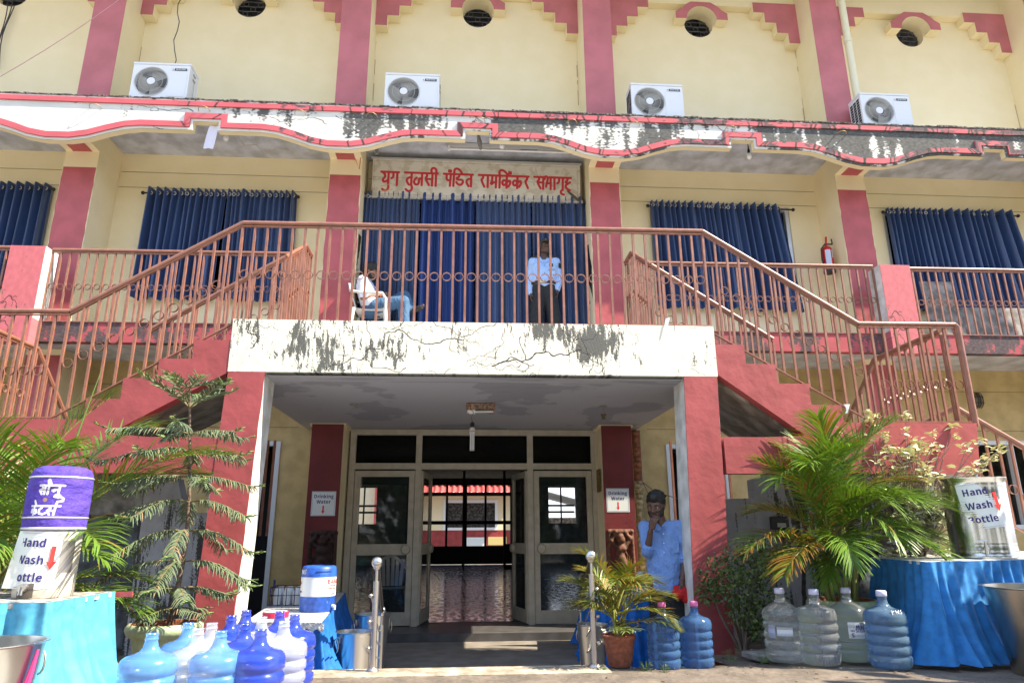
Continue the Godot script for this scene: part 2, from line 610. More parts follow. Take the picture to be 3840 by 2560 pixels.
func building():
	bld = thing("assembly_hall", "cream and red two storey assembly hall with scalloped canopy and twin outside stairs", "building")
	var cream: Material = mats["cream"]
	# walls, one per bay and storey
	var wins := [[-8.6, -6.15, 4.30, 5.90], [-4.79, -2.61, 4.25, 5.92], [-1.42, 1.68, 3.4, 5.93], [2.86, 5.12, 4.27, 5.93], [6.67, 8.85, 4.33, 5.93]]
	for i in 5:
		var x0: float = PX[i]
		var x1: float = PX[i + 1]
		var w: Array = wins[i]
		var m := MB.new()
		xbox(m, x0, w[0], 3.28, 6.7, -9.8, -9.6)
		xbox(m, w[1], x1, 3.28, 6.7, -9.8, -9.6)
		xbox(m, w[0], w[1], w[3], 6.7, -9.8, -9.6)
		xbox(m, w[0], w[1], 3.28, w[2], -9.8, -9.6)
		part("upper_gallery_wall", m, cream, bld)
		# shallow plaster courses above the windows
		var g := MB.new()
		for y in [6.22, 5.965]:
			xbox(g, x0 + 0.25, x1 - 0.25, y, y + 0.006, -9.6, -9.597)
		part("plaster_groove", g, M("groove", 0.16, 0.12, 0.05, 0.9), bld)
		var cx: float = (x0 + x1) / 2
		m = MB.new()
		hole_plate(m, x0, x1, 6.7, 10.15, cx, 9.36, 0.25, -9.75, -9.6)
		part("upper_wall", m, cream, bld)
		vent(cx)
		m = MB.new()
		for sx in [x0 + 0.232, x1 - 0.232]:
			var yy := 6.7
			while yy < 9.0:
				var hh := rng.randf_range(0.05, 0.35)
				if rng.randf() < 0.75 - (yy - 6.7) * 0.18:
					var ww := rng.randf_range(0.003, 0.014)
					xbox(m, sx - ww if sx > cx else sx, sx if sx > cx else sx + ww, yy, yy + hh, -9.6, -9.597)
				yy += hh
		part("damp_line", m, M("damp_line", 0.40, 0.29, 0.15, 0.9), bld).set_meta("kind", "stuff")
		m = MB.new()
		xbox(m, x0 + 0.23, x1 - 0.23, 9.66, 10.15, -9.6, -9.46)
		part("roof_beam", m, cream, bld)
	# pillars
	for i in 6:
		var x: float = PX[i]
		var m := MB.new()
		xbox(m, x - 0.23, x + 0.23, 2.3 if i in [2, 3] else -0.3, 10.15, -9.6, -9.0)
		var p := part("pillar", m, cream, bld)
		m = MB.new()
		var L := []
		var Rr := []
		var k := 0
		while k < 34:
			var y := 6.73 + k * 0.1
			L.append(Vector2(x - 0.228, y)); Rr.append(Vector2(x + 0.228, y))
			k += 33
		Rr.reverse()
		m.prism(L + Rr, -9.0, -8.992, false)
		part("red_face", m, mats["red_upper"], p)
		L = []; Rr = []
		for q in 29:
			var y := 3.42 + q * 0.09
			L.append(Vector2(x - 0.228 + rng.randf_range(0, 0.012), y)); Rr.append(Vector2(x + 0.228 - rng.randf_range(0, 0.014), y))
		Rr.reverse()
		m = MB.new()
		m.prism(L + Rr, -9.0, -8.992, false)
		part("red_face", m, mats["maroon"], p)
		if i in [1, 4]:
			m = MB.new()
			xbox(m, x - 0.228, x + 0.228, -0.1, 3.2, -9.0, -8.992)
			part("red_face", m, mats["maroon"], p)
	for x in [PX[2], PX[3]]:
		var m := MB.new()
		xbox(m, x - 0.205, x + 0.205, -0.2, 2.318, -9.6, -9.0)
		var p := part("ground_pillar", m, cream, bld)
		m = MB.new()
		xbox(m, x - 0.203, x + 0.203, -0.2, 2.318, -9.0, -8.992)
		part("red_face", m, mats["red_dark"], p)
	# stepped corbels
	for i in 5:
		for s in [-1.0, 1.0]:
			var px: float = PX[i] + 0.23 if s > 0 else PX[i + 1] - 0.23
			var poly := [Vector2(0, 8.92)]
			for k in 4:
				poly.append(Vector2(s * (0.19 * (k + 1)), 8.92 + 0.2 * k))
				if k < 3: poly.append(Vector2(s * (0.19 * (k + 1)), 8.92 + 0.2 * (k + 1)))
			poly.append(Vector2(s * 0.76, 9.72)); poly.append(Vector2(0, 9.72))
			poly = poly.map(func(q): return q + Vector2(px, 0))
			var m := MB.new()
			m.prism(poly, -9.6, -9.42)
			var o := part("corbel", m, cream, bld)
			m = MB.new()
			m.prism(poly, -9.42, -9.415, false)
			part("red_face", m, mats["red_upper"], o)
	# roof slab, canopy slab, gallery slab
	var m := MB.new()
	xbox(m, -9.6, 10.2, 10.15, 10.4, -26, -7.58)
	part("roof", m, mats["soffit"], bld)
	m = MB.new()
	xbox(m, -9.6, 10.2, 6.53, 6.66, -9.6, -8.5)
	part("canopy_slab", m, mats["soffit"], bld)
	# tie pieces where the beams meet the canopy above each pillar
	for i in 6:
		m = MB.new()
		xbox(m, PX[i] - 0.23, PX[i] + 0.23, 6.2, 6.53, -9.0, -8.5)
		var o := part("canopy_bracket", m, cream, bld)
		m = MB.new()
		xbox(m, PX[i] - 0.13, PX[i] + 0.13, 6.193, 6.2, -9.0, -8.5)
		part("red_underside", m, mats["maroon"], o)
	m = MB.new()
	xbox(m, -9.6, 10.2, 3.28, 3.45, -9.6, -8.61)
	part("gallery_slab", m, mats["soffit"], bld)
	fascia()
	# kerb of the gallery and its stub pillars
	var kt := textured("kerb_red", to_tex(1024, 64, grime(1024, 64, Color(0.72, 0.33, 0.36), Color(0.20, 0.17, 0.18), 0.10, 51, 0.0, 0.0, 4)), 0.85)
	for s in [[-9.6, -2.5], [2.7, 10.2]]:
		m = MB.new()
		m.uo = Vector2(s[0], 3.2); m.us = Vector2(7.1, 0.31)
		m.prism([Vector2(s[0], 3.25), Vector2(s[1], 3.25), Vector2(s[1], 3.51), Vector2(s[0], 3.51)], -8.62, -8.5)
		part("gallery_kerb", m, kt, bld)
	var sp := grime(256, 512, Color(0.80, 0.43, 0.46), Color(0.20, 0.16, 0.17), -0.18, 61, 0.0, -0.12, 2)
	for k in 7:
		sp = cracks(sp, 256, 512, Vector2(rng.randf_range(0, 60), rng.randf_range(300, 490)), rng.randf_range(-0.4, 0.4), 230, 0.7, 2.2, Color(0.2, 0.13, 0.13), 0.05)
	var stm := textured("stub_red", to_tex(256, 512, sp), 0.8)
	for x in [-5.53, 5.86]:
		m = MB.new()
		xbox(m, x - 0.215, x + 0.215, 3.512, 4.46, -8.63, -8.36)
		var o := part("stub_pillar", m, mats["white_paint"], bld)
		m = MB.new()
		m.uo = Vector2(x - 0.215, 3.2); m.us = Vector2(0.43, 1.26)
		m.prism([Vector2(x - 0.212, 3.2), Vector2(x + 0.212, 3.2), Vector2(x + 0.212, 4.458), Vector2(x - 0.212, 4.458)], -8.49, -8.352)
		part("red_face", m, stm, o)
	# ground floor walls with their openings
	m = MB.new()
	xbox(m, -9.28, -3.4, -0.3, 3.28, -9.8, -9.6)
	xbox(m, -3.4, -2.52, 2.17, 3.28, -9.8, -9.6)
	xbox(m, -2.52, -1.55, -0.3, 3.28, -9.8, -9.6)
	xbox(m, 1.83, 2.86, -0.3, 3.28, -9.8, -9.6)
	xbox(m, 2.86, 3.75, 2.15, 3.28, -9.8, -9.6)
	xbox(m, 3.75, 7.42, -0.3, 3.28, -9.8, -9.6)
	xbox(m, 7.42, 9.2, 2.22, 3.28, -9.8, -9.6)
	xbox(m, 7.42, 9.2, -0.3, 0.96, -9.8, -9.6)
	xbox(m, 9.2, 9.63, -0.3, 3.28, -9.8, -9.6)
	xbox(m, -1.55, 1.83, 2.335, 3.28, -9.8, -9.6)
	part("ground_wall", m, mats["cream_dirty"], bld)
	m = MB.new()
	for y in [2.95, 2.36]:
		for s in [[-8.9, -2.3], [2.6, 9.3]]:
			xbox(m, s[0], s[1], y, y + 0.007, -9.6, -9.597)
	part("plaster_groove", m, mats["groove"], bld)
	# side openings: left and right doorways of the porch, window at far right
	for d in [[-3.4, -2.52, -0.3, 2.17], [2.86, 3.75, -0.3, 2.15]]:
		m = MB.new()
		xbox(m, d[0], d[0] + 0.06, d[2], d[3], -9.7, -9.58)
		xbox(m, d[1] - 0.06, d[1], d[2], d[3], -9.7, -9.58)
		xbox(m, d[0] + 0.06, d[1] - 0.06, d[3] - 0.06, d[3], -9.7, -9.58)
		part("door_frame", m, M("upvc", 0.62, 0.66, 0.70, 0.4), bld)
	m = MB.new()
	for x in [7.42, 8.02, 8.62, 9.14]:
		xbox(m, x, x + 0.06, 0.96, 2.22, -9.7, -9.58)
	xbox(m, 7.48, 9.14, 2.16, 2.22, -9.7, -9.585)
	xbox(m, 7.48, 9.14, 0.96, 1.02, -9.7, -9.585)
	var wf := part("window", m, mats["upvc"], bld)
	m = MB.new()
	xbox(m, 7.46, 9.16, 1.0, 2.18, -9.66, -9.654)
	part("pane", m, mats["glass_tint"], wf)
	# frames of the curtained windows
	for i in [0, 1, 3, 4]:
		var w: Array = wins[i]
		m = MB.new()
		xbox(m, w[0], w[0] + 0.06, w[2], w[3], -9.75, -9.62)
		xbox(m, w[1] - 0.06, w[1], w[2], w[3], -9.75, -9.62)
		xbox(m, w[0] + 0.06, w[1] - 0.06, w[3] - 0.05, w[3], -9.75, -9.62)
		xbox(m, w[0] + 0.06, w[1] - 0.06, w[2], w[2] + 0.05, -9.75, -9.62)
		var o := part("window", m, M("alu", 0.66, 0.68, 0.70, 0.35, 0.3), bld)
		m = MB.new()
		xbox(m, w[0] + 0.06, w[1] - 0.06, w[2] + 0.05, w[3] - 0.05, -9.70, -9.694)
		part("pane", m, mats["glass_tint"], o)
	# rooms behind, kept dark by their own walls
	m = MB.new()
	xbox(m, -9.6, 10.2, 3.3, 10.15, -26, -25.8)
	xbox(m, -9.6, -9.4, -0.3, 10.15, -25.8, -9.8)
	xbox(m, 10.0, 10.2, -0.3, 10.15, -25.8, -9.8)
	xbox(m, -9.4, 10.0, 6.55, 6.7, -25.8, -9.8)
	part("inner_wall", m, mats["grey"], bld)
	m = MB.new()
	xbox(m, -9.4, 10.0, 3.28, 3.45, -25.8, -9.8)
	part("upper_floor", m, mats["grey"], bld)
	# downpipe beside the right hand pillar
	m = MB.new()
	m.tube([Vector3(6.15, 10.15, -8.98), Vector3(6.15, 6.66, -8.98)], 0.055, 12)
	for y in [7.3, 8.6, 9.8]:
		m.tube([Vector3(6.15, y, -8.98), Vector3(6.15, y + 0.07, -8.98)], 0.065, 12)
	part("downpipe", m, M("pipe_cream", 0.78, 0.74, 0.52, 0.5), bld)
	# old rainwater pipe in the porch
	m = MB.new()
	m.tube([Vector3(2.40, 2.32, -9.45), Vector3(2.40, 1.62, -9.45)], 0.06, 12)
	part("rusty_pipe", m, plaster("rust_pipe", 0.36, 0.12, 0.05, 0.8, 2.0, 0.5, 0.5), bld)
	m = MB.new()
	m.tube([Vector3(2.40, 1.62, -9.45), Vector3(2.40, 1.50, -9.45)], 0.078, 12)
	m.tube([Vector3(2.40, 1.5, -9.45), Vector3(2.40, -0.3, -9.45)], 0.058, 12)
	part("lower_pipe", m, plaster("pipe_dirty", 0.60, 0.47, 0.26, 0.7, 2.0, 0.4, 0.5), bld)
	porch_shell()

func vent(cx: float):
	var y := 9.36
	var poly := []
	for k in 15:
		var t := PI * (1.0 - k / 14.0)
		poly.append(Vector2(cx + cos(t) * 0.262, y - 0.03 + sin(t) * 0.262))
	poly += [Vector2(cx + 0.45, y - 0.03), Vector2(cx + 0.45, y + 0.10), Vector2(cx + 0.36, y + 0.16), Vector2(cx + 0.27, y + 0.25), Vector2(cx + 0.17, y + 0.315), Vector2(cx - 0.17, y + 0.315), Vector2(cx - 0.27, y + 0.25), Vector2(cx - 0.36, y + 0.16), Vector2(cx - 0.45, y + 0.10), Vector2(cx - 0.45, y - 0.03)]
	var m := MB.new()
	m.prism(poly, -9.6, -9.42)
	var o := part("vent_hood", m, mats["cream"], bld)
	m = MB.new()
	m.prism(poly, -9.42, -9.415, false)
	part("red_face", m, mats["red_upper"], o)
	m = MB.new()
	for k in 5:
		xbox(m, cx - 0.26, cx + 0.26, y - 0.22 + k * 0.095, y - 0.21 + k * 0.095, -9.74, -9.73)
	for k in 4:
		for x in ([-0.12, 0.12] if k % 2 else [0.0, 0.23]):
			m.xf = Transform3D(Basis(), Vector3(cx + x, y - 0.168 + k * 0.095, -9.735))
			var pts := []
			for q in 12:
				pts.append(Vector3(cos(TAU * q / 12), sin(TAU * q / 12), 0) * 0.042)
			m.tube(pts, 0.005, 5, false, true)
	m.xf = Transform3D()
	part("vent_grille", m, M("iron", 0.10, 0.10, 0.11, 0.6), bld)

func fascia():
	var w := 2048
	var h := 128
	var px := grime(w, h, Color(0.90, 0.90, 0.875), Color(0.21, 0.21, 0.20), 0.02, 11, 0.62, 0.30, 10, [[0.42, 0.4, 0.018, 0.8, 0.25], [0.45, 0.3, 0.012, 0.6, 0.2], [0.53, 0.3, 0.03, 0.7, 0.2], [0.62, 0.5, 0.02, 1.0, 0.2], [0.68, 0.5, 0.02, 1.0, -0.25], [0.80, 0.5, 0.12, 1.5, 0.15]])
	for k in 40:
		px = cracks(px, w, h, Vector2(rng.randf_range(0, w), rng.randf_range(0, h)), rng.randf_range(-0.6, 0.6), rng.randi_range(30, 110), 0.9, 0.7, Color(0.2, 0.2, 0.19), 0.04)
	var mt := textured("fascia_white", to_tex(w, h, px), 0.85)
	mt.heightmap_enabled = true
	mt.heightmap_texture = mt.albedo_texture
	mt.heightmap_scale = 0.4
	var prof := []   # lower edge of the fascia, x and height
	var x := -9.6
	for i in 6:
		var p: float = PX[i]
		var c := p + 1.9
		for q in [[-1.05, 6.225], [-0.85, 6.20], [-0.62, 6.13], [-0.40, 6.05], [-0.16, 6.005], [0.16, 6.005], [0.40, 6.05], [0.62, 6.13], [0.85, 6.20], [1.05, 6.225], [1.73, 6.225], [1.73, 6.36], [2.07, 6.36], [2.07, 6.225]]:
			var xx: float = p + q[0]
			if xx > -9.5 and xx < 10.1:
				prof.append(Vector2(xx, q[1]))
	prof.push_front(Vector2(-9.6, prof[0].y)); prof.append(Vector2(10.2, prof[-1].y))
	var m := MB.new()
	m.uo = Vector2(-9.6, 6.0); m.us = Vector2(19.8, 0.7)
	var top := [Vector2(10.2, 6.69), Vector2(-9.6, 6.69)]
	m.prism(prof + top, -8.5, -8.4)
	var f := part("canopy_fascia", m, mt, bld)
	# cream underside lip
	m = MB.new()
	for i in prof.size() - 1:
		var a: Vector2 = prof[i]
		var b: Vector2 = prof[i + 1]
		var d := (b - a).normalized()
		var nn := Vector2(d.y, -d.x)
		var o := nn * 0.004
		m.fq(Vector3(a.x + o.x, a.y + o.y, -8.41), Vector3(b.x + o.x, b.y + o.y, -8.41), Vector3(b.x + o.x, b.y + o.y, -8.5), Vector3(a.x + o.x, a.y + o.y, -8.5), Vector3(nn.x, nn.y, 0))
	part("cream_underside", m, mats["cream"], f)
	# raised red bands, weathered black in places
	var bt := grime(2048, 32, Color(0.80, 0.38, 0.42), Color(0.22, 0.16, 0.18), -0.02, 21, 0.50, 0.0, 2)
	for k in 260:
		var cx := rng.randf_range(0, 2048)
		if rng.randf() < 0.08 + 0.75 * pow(cx / 2048.0, 2.0):
			bt = stroke(bt, 2048, 32, [Vector2(cx, 0), Vector2(cx + rng.randf_range(-4, 4), 32)], rng.randf_range(0.5, 1.6), Color(0.15, 0.12, 0.13), 0.8)
	var bm := textured("band_red", to_tex(2048, 32, bt), 0.8)
	m = MB.new()
	m.uo = Vector2(-9.6, 6.58); m.us = Vector2(19.8, 0.07)
	m.prism([Vector2(-9.6, 6.585), Vector2(10.2, 6.585), Vector2(10.2, 6.655), Vector2(-9.6, 6.655)], -8.4, -8.375)
	part("red_band", m, bm, f)
	# band that follows the scallops
	m = MB.new()
	var lo := []
	var hi := []
	for i in prof.size():
		var a: Vector2 = prof[maxi(i - 1, 0)]
		var b: Vector2 = prof[i]
		var c: Vector2 = prof[mini(i + 1, prof.size() - 1)]
		var d0 := (b - a).normalized() if i > 0 else (c - b).normalized()
		var d1 := (c - b).normalized() if i < prof.size() - 1 else d0
		var n0 := Vector2(-d0.y, d0.x)
		var n1 := Vector2(-d1.y, d1.x)
		var mt2 := (n0 + n1).normalized()
		var s := 1.0 / maxf(mt2.dot(n0), 0.4)
		lo.append(b + mt2 * s * 0.035); hi.append(b + mt2 * s * 0.115)
	for i in prof.size() - 1:
		var q := []
		for t in [[lo[i], -8.4], [lo[i + 1], -8.4], [lo[i], -8.378], [lo[i + 1], -8.378], [hi[i], -8.378], [hi[i + 1], -8.378], [hi[i], -8.4], [hi[i + 1], -8.4]]:
			q.append(Vector3(t[0].x, t[0].y, t[1]))
		var d: Vector2 = (hi[i] - lo[i]).normalized()
		var u0 := Vector2((lo[i].x + 9.6) / 19.8, 0.9)
		var u1 := Vector2((lo[i + 1].x + 9.6) / 19.8, 0.9)
		m.fq(q[2], q[3], q[5], q[4], Vector3.BACK, u0, u1, Vector2(u1.x, 0.1), Vector2(u0.x, 0.1))
		m.fq(q[0], q[1], q[3], q[2], Vector3(-d.x, -d.y, 0), u0, u1, u1, u0)
		m.fq(q[6], q[7], q[5], q[4], Vector3(d.x, d.y, 0), u0, u1, u1, u0)
	part("red_band", m, bm, f)
	# crusted top edge
	m = MB.new()
	var i2 := 0
	var xx := -9.6
	while xx < 10.2:
		var ww := rng.randf_range(0.03, 0.14)
		xbox(m, xx, minf(xx + ww, 10.2), 6.688, 6.70 + rng.randf_range(0.0, 0.016), -8.50 + rng.randf_range(0, 0.02), -8.385 - rng.randf_range(0.0, 0.012))
		xx += ww
	part("crusted_edge", m, plaster("crust", 0.20, 0.19, 0.175, 0.95, 3.0, 1.0, 0.35), f)
	# iron rope rings set in the fascia
	for p in [[-5.05, 6.48], [-3.62, 6.50], [-2.33, 6.50], [-1.35, 6.49], [0.15, 6.48], [1.45, 6.50], [2.35, 6.50], [3.75, 6.49], [5.4, 6.47]]:
		m = MB.new()
		var pts := []
		for k in 9:
			var t := PI * k / 8
			pts.append(Vector3(p[0] + cos(t) * 0.075, p[1] + 0.02 + sin(t) * 0.02, -8.4 + sin(t) * 0.09))
		m.tube(pts, 0.0055, 6)
		part("rope_ring", m, M("brass_worn", 0.42, 0.30, 0.15, 0.5, 0.6), f)

func porch_shell():
	# front beam with grime and cracks
	var w := 2048
	var h := 224
	var px := grime(w, h, Color(0.93, 0.92, 0.86), Color(0.24, 0.24, 0.225), -0.13, 77, -0.02, 0.10, 4, [[0.03, 0.25, 0.03, 0.3, 0.30], [0.17, 0.40, 0.07, 0.55, 0.42], [0.29, 0.60, 0.035, 0.35, 0.30], [0.21, 0.9, 0.05, 0.2, 0.2], [0.49, 0.62, 0.03, 0.25, 0.28], [0.56, 0.55, 0.02, 0.3, 0.2], [0.65, 0.2, 0.05, 0.35, 0.32], [0.74, 0.45, 0.045, 0.55, 0.42], [0.79, 0.6, 0.012, 0.4, 0.28], [0.95, 0.6, 0.01, 0.3, 0.25], [0.43, 0.1, 0.06, 0.15, 0.2], [0.36, 0.5, 0.03, 0.3, 0.18]])
	var ink := Color(0.16, 0.15, 0.14)
	for k in 9:
		px = cracks(px, w, h, Vector2(rng.randf_range(0, w), rng.randf_range(0, h)), rng.randf_range(-0.5, 0.5), rng.randi_range(60, 300), 0.8, 0.9, ink, 0.06)
	for k in 5:
		px = cracks(px, w, h, Vector2(rng.randf_range(0, w), rng.randf_range(0, 60)), rng.randf_range(1.0, 2.1), rng.randi_range(40, 140), 0.8, 0.8, ink, 0.06)
	px = cracks(px, w, h, Vector2(390, 215), -0.35, 150, 0.5, 1.7, ink, 0.02)
	px = cracks(px, w, h, Vector2(520, 172), 0.04, 560, 0.5, 2.0, ink, 0.02)
	px = cracks(px, w, h, Vector2(1080, 190), 0.02, 420, 0.5, 2.6, ink, 0.02)
	px = cracks(px, w, h, Vector2(1380, 30), 0.15, 420, 0.6, 1.6, ink, 0.06)
	px = cracks(px, w, h, Vector2(620, 30), 0.02, 700, 0.5, 1.2, ink, 0.05)
	px = cracks(px, w, h, Vector2(70, 10), 1.2, 160, 0.8, 2.2, ink, 0.08)
	var mt := textured("beam_white", to_tex(w, h, px), 0.8)
	mt.heightmap_enabled = true
	mt.heightmap_texture = mt.albedo_texture
	mt.heightmap_scale = 0.7
	var m := MB.new()
	m.uo = Vector2(-2.16, 2.36); m.us = Vector2(4.56, 0.5)
	m.prism([Vector2(-2.16, 2.36), Vector2(2.40, 2.36), Vector2(2.40, 2.86), Vector2(-2.16, 2.86)], -6.45, -6.2)
	part("porch_beam", m, mt, bld)
	# ceiling with damp marks
	w = 1024
	var a := nimg(w, 512, 0.0035, 97, 6, 1, 1)
	var b := nimg(w, 512, 0.03, 92, 4, 10, 1)
	var cp := fill(w, 512, Color(0.69, 0.69, 0.72))
	for i in w * 512:
		var k := smoothstep(0.60, 0.66, a[i] / 255.0 + 0.16 * (b[i] / 255.0 - 0.5))
		blend_px(cp, i * 3, Color(0.58, 0.58, 0.62), k * 0.8)
		if b[i] > 228: blend_px(cp, i * 3, Color(0.50, 0.49, 0.49), 0.35)
	var cm := textured("porch_ceiling", to_tex(w, 512, cp), 0.85)
	m = MB.new()
	m.fq(Vector3(-2.16, 2.33, -6.451), Vector3(2.40, 2.33, -6.451), Vector3(2.40, 2.33, -9.6), Vector3(-2.16, 2.33, -9.6), Vector3.DOWN)
	m.fq(Vector3(-2.16, 2.33, -6.2), Vector3(2.40, 2.33, -6.2), Vector3(2.40, 2.33, -6.45), Vector3(-2.16, 2.33, -6.45), Vector3.DOWN)
	part("porch_ceiling", m, cm, bld)
	m = MB.new()
	xbox(m, -2.16, 2.40, 2.335, 2.445, -9.6, -6.46)
	part("porch_slab", m, mats["concrete"], bld)
	# landing floor and the flight up to the gallery
	m = MB.new()
	xbox(m, -2.16, 2.40, 2.45, 2.80, -7.42, -6.46)
	part("landing", m, plaster("marble_grey", 0.58, 0.58, 0.58, 0.4, 1.2, 0.1, 0.85), bld)
	m = MB.new()
	for k in 4:
		xbox(m, -1.62, 1.85, 2.45, 2.80 + 0.165 * (k + 1), -8.5, -7.42 - 0.27 * k)
	part("upper_flight", m, plaster("marble_grey", 0.52, 0.53, 0.55, 0.4, 1.2, 0.1, 0.85), bld)
	# front pillars
	for s in [[-2.155, -1.825, -2.235, -1.895], [2.07, 2.40, 1.995, 2.335]]:
		m = MB.new()
		for z in [[-6.55, -6.212]]:
			m.prism([Vector2(s[2] + 0.004, -0.15), Vector2(s[3] - 0.004, -0.15), Vector2(s[1] - 0.004, 2.359), Vector2(s[0] + 0.004, 2.359)], z[0], z[1])
		var o := part("porch_pillar", m, mats["white_paint"], bld)
		m = MB.new()
		var L := []
		var Rr := []
		for q in 26:
			var t := q / 25.0
			L.append(Vector2(lerpf(s[2], s[0], t), lerpf(-0.15, 2.358, t)))
			Rr.append(Vector2(lerpf(s[3], s[1], t) - rng.randf_range(0, 0.010), lerpf(-0.15, 2.358, t)))
		Rr.reverse()
		m.prism(L + Rr, -6.212, -6.2, false)
		part("red_face", m, mats["red"], o)
	# entrance screen: frame, fixed lights, leaves
	var fr: Material = mats["frame"]
	m = MB.new()
	var z0 := -9.52
	var z1 := -9.42
	xbox(m, -1.55, -1.47, -0.2, 2.32, z0, z1)
	xbox(m, 1.75, 1.83, -0.2, 2.32, z0, z1)
	xbox(m, -1.47, 1.75, 2.24, 2.32, z0, z1)
	xbox(m, -1.47, 1.75, 1.78, 1.86, z0, z1)
	xbox(m, -0.66, -0.58, -0.2, 1.78, z0, z1); xbox(m, -0.66, -0.58, 1.86, 2.24, z0, z1)
	xbox(m, 0.86, 0.94, -0.2, 1.78, z0, z1); xbox(m, 0.86, 0.94, 1.86, 2.24, z0, z1)
	var scr := part("entrance_screen", m, fr, bld)
	for s in [[-1.47, -0.66], [-0.58, 0.86], [0.94, 1.75]]:
		m = MB.new()
		xbox(m, s[0], s[1], 1.86, 2.24, -9.475, -9.469)
		part("pane", m, mats["glass_tint"], scr)
	leaf(-1.465, 0.80, 0.0, "left")
	leaf(1.745, -0.80, 0.0, "right")
	leaf(-0.575, 0.70, 82.0, "left")
	leaf(0.855, -0.70, -78.0, "right")

func leaf(x: float, w: float, open: float, side: String):
	# a glazed door leaf hinged at x, w wide (sign gives direction)
	var o := Node3D.new()
	o.name = "door"
	bld.add_child(o, true)
	o.position = Vector3(x, -0.19, -9.45)
	o.rotation_degrees.y = open
	var m := MB.new()
	var s := signf(w)
	var aw := absf(w)
	for b in [[0.0, 0.075, 0.0, 1.95], [aw - 0.075, aw, 0.0, 1.95], [0.075, aw - 0.075, 0.0, 0.16], [0.075, aw - 0.075, 0.86, 1.0], [0.075, aw - 0.075, 1.87, 1.95]]:
		xbox(m, minf(s * b[0], s * b[1]), maxf(s * b[0], s * b[1]), b[2], b[3], -0.02, 0.02, 0.003)
	part("door_frame", m, mats["frame"], o)
	for y in [[0.16, 0.86], [1.0, 1.87]]:
		m = MB.new()
		xbox(m, minf(s * 0.075, s * (aw - 0.075)), maxf(s * 0.075, s * (aw - 0.075)), y[0], y[1], -0.003, 0.003)
		part("pane", m, mats["glass"], o)
	m = MB.new()
	m.xf = Transform3D(Basis(Vector3.RIGHT, PI / 2), Vector3(s * (aw - 0.09), 0.93, 0.02))
	m.lathe([Vector2(0, 0.05), Vector2(0.05, 0.045), Vector2(0.062, 0.02), Vector2(0.06, 0.0)], 20)
	part("handle", m, mats["frame"], o)

func hall():
	# long ground floor hall seen through the open doors
	var hf := M("hall_floor", 0.030, 0.033, 0.040, 0.16)
	hf.roughness_texture = ramp_tex("gloss", Color(0.35, 0.35, 0.35), Color(1, 1, 1), 0.02, 44, 512, 0.3, 0.7)
	hf.roughness = 0.26
	hf.uv1_triplanar = true
	hf.uv1_world_triplanar = true
	hf.uv1_scale = Vector3(0.8, 0.8, 0.25)
	hf.heightmap_enabled = true
	hf.heightmap_texture = bump_tex()
	hf.heightmap_scale = 0.006
	var m := MB.new()
	xbox(m, -5.2, 5.4, -0.32, -0.196, -28.0, -9.82)
	struct("hall_floor", m, hf)
	var dk := plaster("hall_wall", 0.24, 0.21, 0.17, 0.8, 0.4, 0.2, 0.8)
	m = MB.new()
	xbox(m, -5.4, -5.2, -0.3, 3.2, -28.2, -9.82)
	xbox(m, 5.4, 5.6, -0.3, 3.2, -28.2, -9.82)
	xbox(m, -5.4, 5.6, 3.1, 3.27, -28.2, -9.82)
	# far wall round its glazed door and two windows
	xbox(m, -5.2, -4.45, -0.3, 3.1, -28.2, -28.0)
	xbox(m, -3.45, -1.82, -0.3, 3.1, -28.2, -28.0)
	xbox(m, 1.95, 3.4, -0.3, 3.1, -28.2, -28.0)
	xbox(m, 4.5, 5.4, -0.3, 3.1, -28.2, -28.0)
	xbox(m, -4.45, -3.45, -0.3, 1.35, -28.2, -28.0)
	xbox(m, -4.45, -3.45, 2.75, 3.1, -28.2, -28.0)
	xbox(m, 3.4, 4.5, -0.3, 1.35, -28.2, -28.0)
	xbox(m, 3.4, 4.5, 2.75, 3.1, -28.2, -28.0)
	xbox(m, -1.82, 1.95, 2.92, 3.1, -28.2, -28.0)
	part("hall_wall", m, dk, bld)
	var bl := M("dark_frame", 0.02, 0.018, 0.017, 0.45)
	m = MB.new()
	for x in [-1.78, -0.72, 0.04, 0.82, 1.85]:
		xbox(m, x, x + 0.09, -0.18, 2.92, -28.1, -28.03)
	for y in [[-0.18, 0.5], [1.32, 1.46], [2.42, 2.55], [2.84, 2.92]]:
		xbox(m, -1.69, 1.85, y[0], y[1], -28.098, -28.032)
	part("far_door", m, bl, bld)
	for x in [-4.45, 3.4]:
		m = MB.new()
		xbox(m, x + 0.48, x + 0.54, 1.35, 2.75, -28.1, -28.04)
		xbox(m, x, x + 1.05, 1.75, 1.83, -28.098, -28.042)
		xbox(m, x, x + 1.05, 2.0, 2.08, -28.098, -28.042)
		part("far_window", m, bl, bld)
	# inner partition of dark bars
	m = MB.new()
	for x in [-1.46, 0.0, 1.42]:
		xbox(m, x - 0.045, x + 0.045, -0.19, 3.1, -24.6, -24.52)
	xbox(m, -1.9, 2.0, 2.27, 2.36, -24.598, -24.522)
	for s in [[-1.9, -1.50], [1.46, 2.0]]:
		xbox(m, s[0], s[1], 0.48, 0.62, -24.598, -24.522)
		xbox(m, s[0], s[1], -0.19, -0.06, -24.598, -24.522)
	xbox(m, -1.98, -1.9, -0.19, 3.1, -24.6, -24.52)
	xbox(m, 2.0, 2.08, -0.19, 3.1, -24.6, -24.52)
	xbox(m, -5.2, -1.98, 2.6, 3.1, -24.6, -24.5)
	xbox(m, 2.08, 5.4, 2.6, 3.1, -24.6, -24.5)
	part("inner_screen", m, bl, bld)

